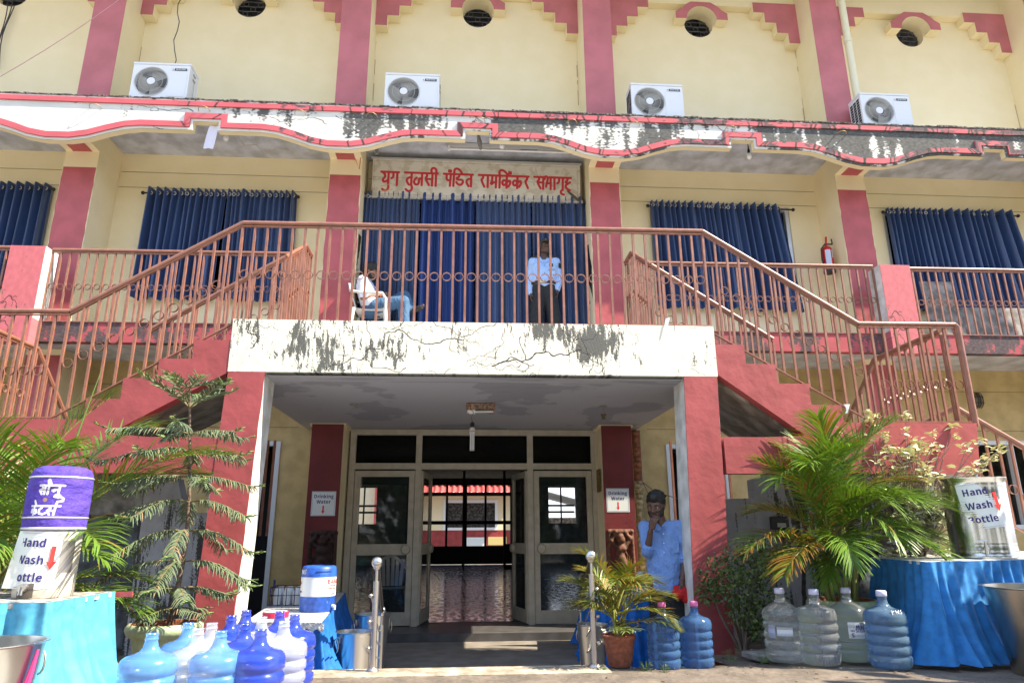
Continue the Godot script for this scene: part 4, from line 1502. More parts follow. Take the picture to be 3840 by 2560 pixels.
func ac_unit(label: String, grp: String) -> Node3D:
	var o := thing("air_conditioner", label, "air conditioner", Vector3.ZERO, 0.0, grp)
	var w := 0.78
	var h := 0.60
	var d := 0.30
	var c := Vector2(-0.12, 0.29)
	var r := 0.225
	var m := MB.new()
	hole_plate(m, -w / 2, w / 2, 0.0, h - 0.04, c.x, c.y, r, -0.05, 0.0)
	m.fq(Vector3(-w / 2, 0, 0), Vector3(-w / 2, h - 0.04, 0), Vector3(-w / 2, h - 0.04, -d), Vector3(-w / 2, 0, -d), Vector3.LEFT)
	m.fq(Vector3(w / 2, 0, 0), Vector3(w / 2, h - 0.04, 0), Vector3(w / 2, h - 0.04, -d), Vector3(w / 2, 0, -d), Vector3.RIGHT)
	m.fq(Vector3(-w / 2, 0, -d), Vector3(w / 2, 0, -d), Vector3(w / 2, h - 0.04, -d), Vector3(-w / 2, h - 0.04, -d), Vector3.FORWARD)
	m.fq(Vector3(-w / 2, 0, 0), Vector3(w / 2, 0, 0), Vector3(w / 2, 0, -d), Vector3(-w / 2, 0, -d), Vector3.DOWN)
	part("casing", m, mats["ac_white"], o)
	m = MB.new()
	m.box(Vector3(0, h - 0.018, -d / 2), Vector3(w + 0.012, 0.036, d + 0.012), 0.006)
	part("lid", m, mats["ac_white"], o)
	m = MB.new()
	m.box(Vector3(0.24, 0.25, 0.003), Vector3(0.24, 0.40, 0.006), 0.002)
	part("side_panel", m, mats["ac_white"], o)
	m = MB.new()
	m.xf = Transform3D(Basis(Vector3.RIGHT, PI / 2), Vector3(c.x, c.y, 0))
	m.lathe([Vector2(r - 0.002, -0.05), Vector2(r + 0.004, 0.0), Vector2(r + 0.012, 0.006), Vector2(r + 0.018, 0.0)], 40)
	part("fan_rim", m, mats["ac_white"], o)
	m = MB.new()
	m.xf = Transform3D(Basis(), Vector3(c.x, c.y, 0.004))
	for k in 72:
		var t := TAU * k / 72
		m.bar(Vector3(cos(t) * 0.07, sin(t) * 0.07, 0.008), Vector3(cos(t) * r, sin(t) * r, -0.004), 0.0022, 0.0022, Vector3.BACK)
	for rr in [0.16, 0.222]:
		var q := []
		for k in 36:
			q.append(Vector3(cos(TAU * k / 36) * rr, sin(TAU * k / 36) * rr, 0.006))
		m.tube(q, 0.0028, 5, false, true)
	part("grille", m, M("grille_grey", 0.55, 0.55, 0.53, 0.4), o)
	m = MB.new()
	m.xf = Transform3D(Basis(Vector3.RIGHT, PI / 2), Vector3(c.x, c.y, 0.006))
	m.lathe([Vector2(0.058, 0.0), Vector2(0.056, 0.008), Vector2(0.0, 0.010)], 28)
	part("hub_cap", m, mats["white"], o)
	m = MB.new()
	m.xf = Transform3D(Basis(), Vector3(c.x, c.y, -0.07))
	for b in 3:
		var P := []
		for i in 5:
			var row := []
			for k in 8:
				var t := TAU * b / 3 + 0.4 + 1.5 * k / 7.0
				var q := 0.05 + i * 0.042
				row.append(Vector3(cos(t) * q, sin(t) * q, 0.04 - 0.075 * k / 7.0))
			P.append(row)
		m.grid(P)
	m.xf = m.xf * Transform3D(Basis(Vector3.RIGHT, PI / 2), Vector3.ZERO)
	m.lathe([Vector2(0.06, -0.03), Vector2(0.055, 0.045), Vector2(0, 0.05)], 20)
	part("fan", m, M("fan_grey", 0.36, 0.34, 0.29, 0.5), o)
	m = MB.new()
	m.box(Vector3(c.x, c.y, -0.2), Vector3(0.46, 0.46, 0.02))
	part("inside", m, mats["dark"], o)
	m = MB.new()
	for k in 11:
		for j in 3:
			m.box(Vector3(-w / 2 - 0.001, 0.06 + k * 0.044, -0.07 - j * 0.085), Vector3(0.004, 0.034, 0.066))
	part("side_slots", m, mats["dark"], o)
	m = MB.new()
	m.box(Vector3(0.265, 0.495, 0.005), Vector3(0.17, 0.036, 0.006), 0.001)
	var pl := part("name_plate", m, M("plate_grey", 0.06, 0.075, 0.09, 0.4), o)
	part("lettering", lettering("BLUE STAR", 0.026), mats["white"], pl, Vector3(0.265, 0.495, 0.0085))
	m = MB.new()
	m.box(Vector3(0.158, 0.495, 0.004), Vector3(0.038, 0.036, 0.005))
	var bd := part("badge", m, mats["white"], o)
	var st := []
	for k in 10:
		var t := TAU * k / 10 + PI / 2
		var q := 0.011 if k % 2 == 0 else 0.0045
		st.append(Vector2(0.158 + cos(t) * q, 0.495 + sin(t) * q))
	m = MB.new()
	m.prism(st, 0.0066, 0.0085)
	part("star", m, mats["plate_grey"], bd)
	m = MB.new()
	for y in [0.42, 0.5]:
		m.box(Vector3(w / 2 + 0.006, y, -0.15), Vector3(0.012, 0.03, 0.08), 0.003)
	m.tube([Vector3(w / 2 + 0.012, 0.42, -0.15), Vector3(w / 2 + 0.02, 0.2, -0.14), Vector3(w / 2 + 0.015, 0.02, -0.12)], 0.004, 5)
	part("service_grip", m, M("grip", 0.4, 0.38, 0.30, 0.5), o)
	m = MB.new()
	for j in 2:
		var q := []
		for k in 8:
			var t := k / 7.0
			q.append(Vector3(w / 2 + 0.14 * sin(t * PI * 0.9) + 0.01 * j, 0.10 + j * 0.03 - 0.14 * t * t, -0.2 - 0.1 * t))
		m.tube(q, 0.018, 8)
	part("pipe", m, mats["white"], o)
	m = MB.new()
	for x in [-0.26, 0.26]:
		m.box(Vector3(x, -0.06, -d / 2), Vector3(0.05, 0.12, d + 0.02))
	part("stand", m, M("stand_dark", 0.08, 0.07, 0.065, 0.7), o)
	return o

func name_board():
	var w := 1536
	var h := 288
	var px := fill(w, h, Color(0.80, 0.78, 0.72))
	var a := nimg(w, h, 0.01, 401, 4)
	var b := nimg(w, h, 0.08, 402, 3, 8, 1)
	for i in w * h:
		var k := smoothstep(0.5, 0.75, a[i] / 255.0 + 0.3 * (b[i] / 255.0 - 0.5))
		blend_px(px, i * 3, Color(0.70, 0.66, 0.58), k * 0.7)
	# strokes traced in board units: x 0..2270, y measured down from the board's top edge
	var ink := Color(0.74, 0.16, 0.20)
	var S := [
		[[88, 130], [278, 130]], [[112, 140], [132, 158], [130, 185], [104, 212], [118, 238], [150, 228], [166, 205]], [[168, 130], [166, 258]], [[166, 258], [172, 290], [160, 320], [132, 330], [104, 312]],
		[[218, 130], [222, 180], [200, 196]], [[262, 130], [260, 268]],
		[[345, 130], [702, 130]], [[418, 130], [416, 258]], [[414, 178], [380, 184], [362, 214], [384, 250], [394, 258]], [[416, 258], [428, 290], [416, 322], [384, 328], [358, 306]],
		[[532, 130], [530, 258]], [[530, 204], [514, 184], [497, 194], [501, 222], [490, 252], [462, 256], [444, 230], [452, 200], [474, 182]],
		[[578, 130], [590, 160], [566, 182], [608, 256]], [[592, 192], [645, 192]], [[646, 130], [642, 260]], [[684, 130], [682, 260]], [[690, 130], [684, 85], [656, 68], [630, 84], [636, 130]],
		[[768, 130], [1088, 130]], [[802, 130], [798, 180], [815, 200], [842, 196]], [[846, 130], [838, 256]], [[826, 92], [846, 92]], [[826, 104], [846, 104]],
		[[880, 130], [876, 256]], [[882, 130], [884, 80], [910, 66], [946, 84], [974, 130]], [[940, 130], [936, 158], [908, 172], [924, 190], [970, 186], [984, 212], [958, 246], [922, 236], [908, 216]],
		[[1070, 130], [1068, 256]], [[1066, 174], [1030, 180], [1014, 212], [1042, 254]],
		[[1155, 130], [1705, 130]], [[1196, 130], [1204, 160], [1178, 178], [1216, 254]], [[1254, 130], [1252, 256]],
		[[1304, 130], [1300, 200], [1284, 214], [1300, 226], [1310, 204], [1344, 202]], [[1346, 130], [1342, 258]],
		[[1386, 130], [1382, 258]], [[1386, 130], [1378, 84], [1402, 66], [1442, 80], [1482, 130]], [[1464, 130], [1460, 258]], [[1460, 196], [1436, 172], [1414, 190], [1416, 222], [1436, 234], [1460, 206], [1494, 174], [1506, 202], [1482, 244]], [[1490, 90], [1508, 90]], [[1490, 104], [1508, 104]],
		[[1582, 130], [1578, 258]], [[1578, 196], [1554, 172], [1532, 190], [1534, 222], [1554, 234], [1578, 206], [1612, 174], [1624, 202], [1600, 244]],
		[[1684, 130], [1692, 160], [1664, 178], [1698, 254]],
		[[1770, 130], [1872, 130]], [[1934, 130], [2178, 130]], [[1818, 130], [1826, 160], [1798, 178], [1838, 252]], [[1826, 188], [1866, 188]], [[1870, 130], [1866, 256]],
		[[1886, 150], [1884, 128], [1906, 118], [1922, 140], [1912, 180], [1900, 232]], [[1904, 196], [1948, 194]], [[1952, 130], [1950, 256]], [[1994, 130], [1992, 256]],
		[[2046, 130], [2046, 176], [2026, 192]], [[2088, 130], [2084, 262]], [[2084, 258], [2062, 276], [2066, 302], [2098, 310]],
		[[2142, 130], [2140, 158], [2112, 178], [2148, 190], [2168, 176]], [[2148, 190], [2114, 212], [2126, 244], [2164, 262]]]
	var f := Vector2(w / 2290.0, h / 392.0)
	for s in S:
		var pts := []
		for q in s:
			pts.append(Vector2(q[0] + 8, q[1] + 10) * f)
		# round off the joints of curved strokes
		if pts.size() > 2:
			for it in 2:
				var nn := [pts[0]]
				for i in pts.size() - 1:
					nn.append(pts[i].lerp(pts[i + 1], 0.25)); nn.append(pts[i].lerp(pts[i + 1], 0.75))
				nn.append(pts[-1])
				pts = nn
		px = stroke(px, w, h, pts, 8.6, ink)
	var thin := Color(0.45, 0.2, 0.2)
	for q in [[[15, 22], [2265, 22]], [[15, 372], [2265, 372]], [[2258, 22], [2258, 372]], [[18, 22], [12, 372]]]:
		px = stroke(px, w, h, [Vector2(q[0][0], q[0][1]) * f, Vector2(q[1][0], q[1][1]) * f], 0.8, thin, 0.6)
	px = stroke(px, w, h, [Vector2(0, 196) * f, Vector2(2290, 196) * f], 0.8, Color(0.35, 0.33, 0.31), 0.7)
	for k in 46:
		var x := rng.randf_range(0, 2290)
		px = stroke(px, w, h, [Vector2(x, 200) * f, Vector2(x + 6, 215 + rng.randf_range(0, 25)) * f], 1.0, Color(0.35, 0.33, 0.31), 0.4)
	for q in [[1020, 40], [1795, 30], [30, 280]]:
		px = cracks(px, w, h, Vector2(q[0], q[1]) * f, 1.5, 80, 0.4, 0.7, Color(0.25, 0.25, 0.24), 0.04)
	for q in [[[100, 295], [215, 262]], [[100, 348], [222, 324]]]:
		px = stroke(px, w, h, [Vector2(q[0][0], q[0][1]) * f, Vector2(q[1][0], q[1][1]) * f], 3.5, Color(0.74, 0.66, 0.46), 0.85)
	var o := thing("name_board", "long cream board with red painted lettering above the blue door curtains", "sign board", Vector3(0.135, 6.09, -9.30))
	var m := MB.new()
	m.xf = Transform3D(Basis(Vector3.RIGHT, 0.06) * Basis(Vector3.BACK, -0.004), Vector3.ZERO)
	m.uo = Vector2(-1.575, -0.30); m.us = Vector2(3.15, 0.60)
	m.prism([Vector2(-1.575, -0.30), Vector2(1.575, -0.30), Vector2(1.575, 0.30), Vector2(-1.575, 0.30)], -0.04, 0.0)
	part("board", m, textured("name_board", to_tex(w, h, px), 0.6), o)
	m = MB.new()
	m.xf = Transform3D(Basis(Vector3.RIGHT, 0.06), Vector3.ZERO)
	xbox(m, -1.6, 1.6, 0.30, 0.325, -0.045, 0.012)
	xbox(m, -1.6, 1.6, -0.325, -0.30, -0.045, 0.012)
	part("frame_strip", m, M("board_edge", 0.42, 0.41, 0.38, 0.6), o)
	m = MB.new()
	m.xf = Transform3D(Basis(Vector3.BACK, -0.75), Vector3(1.47, -0.235, 0.012))
	m.ball(Vector3.ZERO, Vector3(0.15, 0.022, 0.008), 12, 6)
	part("torn_flap", m, M("flap", 0.10, 0.075, 0.05, 0.8), o)

func curtains():
	var sat := M("satin_blue", 0.020, 0.052, 0.155, 0.36)
	sat.metallic_specular = 0.55
	sat.rim_enabled = true
	sat.rim = 0.8
	sat.rim_tint = 0.25
	var sat2 := M("satin_bright", 0.014, 0.042, 0.18, 0.45)
	sat2.rim_enabled = true
	sat2.rim = 0.4
	# [x0, x1 at rod, x shift at hem, top, bottom, z, pleats, seed, label]
	var C := [
		[-8.3, -7.5, 0.0, 5.92, 4.25, -9.50, 9, 1, "blue curtain at the far left edge, left half of its window"],
		[-7.45, -6.14, 0.0, 5.92, 4.28, -9.50, 12, 2, "blue curtain beside the leftmost pillar, right half of its window"],
		[-4.76, -3.62, -0.02, 5.90, 4.18, -9.50, 12, 3, "blue curtain on the left half of the window left of the name board bay"],
		[-3.60, -2.58, 0.02, 5.91, 4.18, -9.50, 12, 4, "blue curtain bunched at the right end of the window left of the name board bay"],
		[-1.60, -0.72, 0.0, 5.86, 3.45, -9.34, 13, 5, "tightly pleated blue door curtain behind the seated man"],
		[-0.70, 0.10, 0.0, 5.85, 3.45, -9.34, 7, 6, "loose bright blue door curtain, second from the left under the name board"],
		[0.12, 0.95, 0.0, 5.85, 3.45, -9.34, 10, 7, "blue door curtain just left of the standing guard"],
		[0.97, 1.78, 0.0, 5.86, 3.45, -9.34, 9, 8, "blue door curtain behind the standing guard's right side"],
		[2.84, 3.86, 0.06, 5.93, 4.19, -9.50, 12, 9, "blue curtain bunched on the left half of the window right of the name board bay"],
		[3.88, 4.93, 0.10, 5.92, 4.17, -9.50, 10, 10, "blue curtain with flared folds beside the white window frame near the extinguisher"],
		[6.68, 7.66, 0.06, 5.92, 4.22, -9.50, 11, 11, "blue curtain with narrow folds, left half of the rightmost window"],
		[7.68, 8.84, 0.12, 5.92, 4.22, -9.50, 9, 12, "blue curtain dragged aslant at the right end of the rightmost window"]]
	var rm := MB.new()
	rm.tube(range(13).map(func(k): return Vector3(cos(TAU * k / 12), sin(TAU * k / 12), 0) * 0.024).slice(0, 12), 0.0065, 6, false, true)
	var ring := rm.mesh()
	for c in C:
		rng.seed = 900 + c[7]
		var o := thing("curtain", c[8], "curtain", Vector3(c[0], c[4], c[5]), 0.0, "blue eyelet curtains of the gallery")
		var n: int = c[6]
		var wd: float = c[1] - c[0]
		var H: float = c[3] - c[4]
		# fold positions vary
		var cuts := [0.0]
		for i in n:
			cuts.append(cuts[i] + rng.randf_range(0.55, 1.45))
		var tot: float = cuts[n]
		var amp := []
		var lean := []
		var ph := []
		for i in n + 1:
			amp.append(rng.randf_range(0.7, 1.25)); lean.append(rng.randf_range(-0.03, 0.03)); ph.append(rng.randf_range(0, TAU))
		var m := MB.new()
		var P := []
		var rows := 16
		var per := 14
		for r in rows + 1:
			var t := float(r) / rows
			var row := []
			for i in n * per + 1:
				var f := float(i) / per
				var k := mini(int(f), n - 1)
				var g := f - k
				var xx: float = (lerpf(cuts[k], cuts[k + 1], g) / tot) * wd
				var fw: float = (cuts[k + 1] - cuts[k]) / tot * wd
				var low := 1.0 - t
				xx += c[2] * (xx / wd + 0.3) * low * 1.5 + lean[k] * low * sin(g * PI)
				var dz: float = amp[k] * minf(fw * 0.5, 0.075) * sin(g * TAU - 0.6) * (1.0 + 0.35 * low * sin(ph[k]))
				dz += low * 0.014 * sin(g * TAU * 2.0 + ph[k]) + 0.006 * sin(t * 9.0 + ph[k]) * low
				var yy := t * H - (0.012 * cos(g * TAU) if r == rows else 0.0) + (0.02 * sin(ph[k] + g * 3.0) if r == 0 else 0.0)
				row.append(Vector3(xx, yy, dz))
			P.append(row)
		m.grid(P)
		part("cloth", m, sat2 if c[7] in [6] else sat, o)
		for k in n:
			var xx: float = (cuts[k] + cuts[k + 1]) * 0.5 / tot * wd
			var e := part("eyelet", ring, M("eyelet", 0.55, 0.53, 0.48, 0.35, 0.6), o, Vector3(xx, H - 0.075, 0.02))
			e.rotation.y = rng.randf_range(-0.5, 0.5)
	for r in [[-8.4, -6.1, 5.845, -9.50, "leftmost"], [-4.82, -2.56, 5.83, -9.50, "second"], [-1.58, 1.78, 5.782, -9.34, "name board"], [2.80, 5.14, 5.845, -9.50, "fourth"], [6.62, 8.9, 5.845, -9.50, "rightmost"]]:
		var m := MB.new()
		m.tube([Vector3(r[0], r[2], r[3]), Vector3(r[1], r[2], r[3])], 0.013, 8)
		m.ball(Vector3(r[0], r[2], r[3]), Vector3.ONE * 0.028, 10, 8); m.ball(Vector3(r[1], r[2], r[3]), Vector3.ONE * 0.028, 10, 8)
		solo("curtain_rod", m, mats["black"], "black curtain rod of the %s gallery opening" % r[4], "curtain rod")
	rng.seed = 11

# tapered capsules joined by a smooth minimum and meshed as surface nets
# prim: [a, b, ra, rb] or [a, b, ra, rb, squash Vector3]
func nets(m: MB, pr: Array, cell: float, k: float):
	var lo := Vector3.ONE * 1e6
	var hi := -lo
	for p in pr:
		var r: float = maxf(p[2], p[3]) + k + 2.5 * cell
		lo = lo.min(p[0].min(p[1]) - Vector3.ONE * r)
		hi = hi.max(p[0].max(p[1]) + Vector3.ONE * r)
	var d := ((hi - lo) / cell).ceil()
	var nx := int(d.x) + 1
	var ny := int(d.y) + 1
	var nz := int(d.z) + 1
	var f := PackedFloat32Array()
	f.resize(nx * ny * nz)
	f.fill(9.0)
	for p in pr:
		var a: Vector3 = p[0]
		var b: Vector3 = p[1]
		var ra: float = p[2]
		var rb: float = p[3]
		var q: Vector3 = p[4] if p.size() > 4 else Vector3.ONE
		var iq := Vector3.ONE / q
		var ms := minf(q.x, minf(q.y, q.z))
		var mid := (a + b) * 0.5
		var r := maxf(ra, rb) * maxf(1.0, maxf(q.x, maxf(q.y, q.z))) + k + 1.6 * cell
		var l0 := ((a.min(b) - Vector3.ONE * r - lo) / cell).floor().max(Vector3.ZERO)
		var h0 := ((a.max(b) + Vector3.ONE * r - lo) / cell).ceil().min(Vector3(nx - 1, ny - 1, nz - 1))
		var flat := q != Vector3.ONE
		if flat:
			a = mid + (a - mid) * iq
			b = mid + (b - mid) * iq
		var ab := b - a
		var L := maxf(ab.length_squared(), 1e-9)
		for z in range(int(l0.z), int(h0.z) + 1):
			for y in range(int(l0.y), int(h0.y) + 1):
				var i := (z * ny + y) * nx + int(l0.x)
				for x in range(int(l0.x), int(h0.x) + 1):
					var w := lo + Vector3(x, y, z) * cell
					if flat:
						w = mid + (w - mid) * iq
					var t := clampf((w - a).dot(ab) / L, 0.0, 1.0)
					var s := (w.distance_to(a + ab * t) - lerpf(ra, rb, t)) * ms
					var o := f[i]
					var g := maxf(k - absf(o - s), 0.0) / k
					f[i] = minf(o, s) - g * g * k * 0.25
					i += 1
	var id := PackedInt32Array()
	id.resize(f.size())
	id.fill(-1)
	var vv := PackedVector3Array()
	var nn := PackedVector3Array()
	var sy := nx
	var sz := nx * ny
	var off := [0, 1, sy, sy + 1, sz, sz + 1, sz + sy, sz + sy + 1]
	var edges := [[0, 1], [2, 3], [4, 5], [6, 7], [0, 2], [1, 3], [4, 6], [5, 7], [0, 4], [1, 5], [2, 6], [3, 7]]
	var cor := [Vector3(0, 0, 0), Vector3(1, 0, 0), Vector3(0, 1, 0), Vector3(1, 1, 0), Vector3(0, 0, 1), Vector3(1, 0, 1), Vector3(0, 1, 1), Vector3(1, 1, 1)]
	for z in nz - 1:
		for y in ny - 1:
			var i := z * sz + y * sy
			for x in nx - 1:
				var c0 := f[i]
				if absf(c0) < 4.0 * cell:
					var inside := 0
					for o in off:
						if f[i + o] < 0.0: inside += 1
					if inside > 0 and inside < 8:
						var sum := Vector3.ZERO
						var cnt := 0
						for e in edges:
							var fa := f[i + off[e[0]]]
							var fb := f[i + off[e[1]]]
							if (fa < 0.0) != (fb < 0.0):
								sum += cor[e[0]].lerp(cor[e[1]], fa / (fa - fb))
								cnt += 1
						var g := Vector3.ZERO
						for o in 8:
							g += (cor[o] * 2.0 - Vector3.ONE) * f[i + off[o]]
						id[i] = vv.size()
						vv.append(lo + (Vector3(x, y, z) + sum / cnt) * cell)
						nn.append(g.normalized())
				i += 1
	for z in range(1, nz - 1):
		for y in range(1, ny - 1):
			for x in range(1, nx - 1):
				var i := z * sz + y * sy + x
				var fa := f[i]
				if absf(fa) > 4.0 * cell:
					continue
				for ax in 3:
					var s: int = [1, sy, sz][ax]
					if (fa < 0.0) == (f[i + s] < 0.0):
						continue
					var u: int = [sy, sz, 1][ax]
					var v: int = [sz, 1, sy][ax]
					var q := [id[i], id[i - u], id[i - u - v], id[i - v]]
					if q.min() < 0:
						continue
					m.t3(vv[q[0]], vv[q[1]], vv[q[2]], nn[q[0]], nn[q[1]], nn[q[2]])
					m.t3(vv[q[0]], vv[q[2]], vv[q[3]], nn[q[0]], nn[q[2]], nn[q[3]])

func skirt(path: Array, top: float, bot: float, flare: float, lam: float, amp: float, sd: int) -> MB:
	# gathered cloth hung along a path on the xz plane, outward side on the path's right
	var r2 := RandomNumberGenerator.new()
	r2.seed = sd
	var pts := []
	var nor := []
	var ss := []
	var s := 0.0
	for i in path.size() - 1:
		var a: Vector2 = path[i]
		var b: Vector2 = path[i + 1]
		var n := maxi(int((b - a).length() / 0.012), 2)
		var d := (b - a).normalized()
		for k in n + (1 if i == path.size() - 2 else 0):
			pts.append(a.lerp(b, float(k) / n))
			var nn := Vector2(-d.y, d.x)
			# turn smoothly round corners
			var w := (b - a).length() * float(k) / n
			if i > 0 and w < 0.12:
				var d0: Vector2 = (a - path[i - 1]).normalized()
				nn = Vector2(-d0.y, d0.x).lerp(nn, 0.5 + 0.5 * w / 0.12).normalized()
			var w2 := (b - a).length() - w
			if i < path.size() - 2 and w2 < 0.12:
				var d1: Vector2 = (path[i + 2] - b).normalized()
				nn = Vector2(-d1.y, d1.x).lerp(nn, 0.5 + 0.5 * w2 / 0.12).normalized()
			nor.append(nn)
			ss.append(s + w)
		s += (b - a).length()
	var ph := []
	var acc := 0.0
	var stp := 1.0
	var am := []
	for i in pts.size():
		if i % 8 == 0:
			stp = r2.randf_range(0.6, 1.5)
		if i > 0:
			acc += (ss[i] - ss[i - 1]) / lam * TAU * stp
		ph.append(acc)
		am.append(0.75 + 0.5 * sin(ss[i] * 7.0 + sd))
	var P := []
	var rows := 18
	for r in rows + 1:
		var t := 1.0 - float(r) / rows     # 1 at hem
		var row := []
		for i in pts.size():
			var low: float = t
			var o: float = flare * low * low * (1.0 + 0.25 * sin(ss[i] * 5.0 + sd)) + amp * am[i] * (0.18 + 0.82 * low) * sin(ph[i] + 0.5 * sin(low * 3.0 + ss[i] * 4.0))
			o += amp * 0.5 * low * sin(ph[i] * 0.37 + low * 2.5 + sd)
			var q: Vector2 = pts[i] + nor[i] * (o + 0.006)
			row.append(Vector3(q.x, lerpf(top, bot, t) + (0.008 * sin(ph[i] * 0.5) * low), q.y))
		P.append(row)
	var m := MB.new()
	m.grid(P)
	return m

func satin(key: String, r: float, g: float, b: float) -> StandardMaterial3D:
	var m := M(key, r, g, b, 0.62)
	m.rim_enabled = true
	m.rim = 0.3
	m.rim_tint = 0.5
	m.metallic_specular = 0.35
	m.backlight_enabled = true
	m.backlight = Color(0.15, 0.15, 0.15)
	m.albedo_texture = ramp_tex("cloth_vary", Color(0.80, 0.80, 0.80), Color.WHITE, 0.02, 71)
	m.uv1_triplanar = true
	m.uv1_world_triplanar = true
	m.uv1_scale = Vector3.ONE * 0.9
	m.heightmap_enabled = true
	m.heightmap_texture = bump_tex()
	m.heightmap_scale = 0.15
	return m

func table(label: String, poly: Array, top: float, bot: float, mt: Material, edge: Material) -> Node3D:
	var o := thing("folding_table", label, "table")
	var m := MB.new()
	m.xf = Transform3D(Basis(Vector3.RIGHT, PI / 2), Vector3.ZERO)
	m.prism(poly, -top, -top + 0.025)
	part("table_top", m, mt, o)
	for p in poly:
		var c := Vector2.ZERO
		for q in poly: c += q / poly.size()
		var w: Vector2 = p.lerp(c, 0.12)
		m = MB.new()
		m.tube([Vector3(w.x, bot, w.y), Vector3(w.x, top - 0.025, w.y)], 0.015, 8)
		part("leg", m, edge, o)
	return o

func bucket(called: String, label: String, p: Vector3, r: float, h: float, mt: Material, ribs := false, ring := 0.0) -> Node3D:
	var o := thing(called, label, "bucket", p)
	var m := MB.new()
	var pr := [Vector2(0, 0.0), Vector2(r * 0.70, 0.0), Vector2(r * 0.72, 0.012)]
	if ribs:
		for k in 14:
			var t := 0.12 + 0.62 * k / 13.0
			pr.append(Vector2(r * lerpf(0.72, 0.96, t), h * t))
			pr.append(Vector2(r * lerpf(0.72, 0.96, t) + 0.0025, h * (t + 0.018)))
	pr += [Vector2(r * 0.955, h - 0.012), Vector2(r * 0.99, h - 0.006), Vector2(r * 1.03, h - 0.004), Vector2(r * 1.03, h), Vector2(r * 0.955, h - 0.002), Vector2(r * 0.68, 0.012), Vector2(0, 0.012)]
	m.lathe(pr, 48)
	part("body", m, mt, o)
	for s in [1.0, -1.0]:
		m = MB.new()
		var a := ring
		m.xf = Transform3D(Basis(Vector3.UP, a + (PI if s < 0 else 0.0)), Vector3.ZERO)
		m.box(Vector3(0, h * 0.86, r * 0.945), Vector3(0.05, 0.05, 0.012), 0.003)
		var pts := []
		for k in 14:
			var t := TAU * k / 14
			pts.append(Vector3(sin(t) * 0.042, h * 0.76 + cos(t) * 0.055, r * 0.965 + 0.016))
		m.tube(pts, 0.0055, 6, false, true)
		part("handle", m, mats["steel_worn"], o)
	return o

func arrow(w: float, h: float) -> Array:
	return [Vector2(-w * 0.22, h / 2), Vector2(w * 0.22, h / 2), Vector2(w * 0.22, -h * 0.15), Vector2(w / 2, -h * 0.15), Vector2(0, -h / 2), Vector2(-w / 2, -h * 0.15), Vector2(-w * 0.22, -h * 0.15)]

func bent_sheet(w: float, h: float, bend: float, curl := 0.0) -> MB:
	var P := []
	for i in 9:
		var row := []
		for k in 17:
			var x := w * (k / 16.0 - 0.5)
			var y := h * (0.5 - i / 8.0)
			var g := x / bend
			var rr := bend + curl * pow(maxf(-x / w - 0.2, 0.0) * 3.0, 2.0) * (0.3 + 0.7 * i / 8.0)
			row.append(Vector3(sin(g) * rr, y, cos(g) * rr - bend))
		P.append(row)
	var m := MB.new()
	m.grid(P)
	return m

func wash_sign(label: String, p: Vector3, yaw: float, roll: float, w: float, h: float, bend: float, curl: float):
	var o := thing("paper_sign", label, "sign", p, yaw)
	o.rotation_degrees.z = roll
	part("sheet", bent_sheet(w, h, bend + 0.004, curl), mats["paper"], o)
	var i := 0
	for t in ["Hand", "Wash", "Bottle"]:
		var e := part("lettering", lettering(t, h * 0.205, bend + 0.006), mats["navy"], o)
		e.position = Vector3.ZERO
		# turn the line of text to the left half of the sheet
		e.position.y = h * (0.30 - 0.30 * i)
		var g := -w * 0.075 / bend
		e.position.x = sin(g) * (bend + 0.003) ; e.position.z = cos(g) * (bend + 0.003) - bend
		e.rotation.y = g
		i += 1
	var m := MB.new()
	m.prism(arrow(w * 0.2, h * 0.42), 0.0, 0.001)
	var a := part("arrow", m, mats["sign_red"], o)
	var g2 := w * 0.36 / bend
	a.position = Vector3(sin(g2) * (bend + 0.007), h * 0.04, cos(g2) * (bend + 0.007) - bend)
	a.rotation.y = g2
	m = MB.new()
	for y in [-h * 0.47, h * 0.47]:
		for k in 12:
			var q0 := w * 0.94 * (k / 12.0 - 0.5) / bend
			var q1 := w * 0.94 * ((k + 1) / 12.0 - 0.5) / bend
			m.bar(Vector3(sin(q0), 0, cos(q0)) * (bend + 0.0055) + Vector3(0, y, -bend), Vector3(sin(q1), 0, cos(q1)) * (bend + 0.0055) + Vector3(0, y, -bend), 0.001, 0.0025)
	part("printed_border", m, mats["navy"], o)

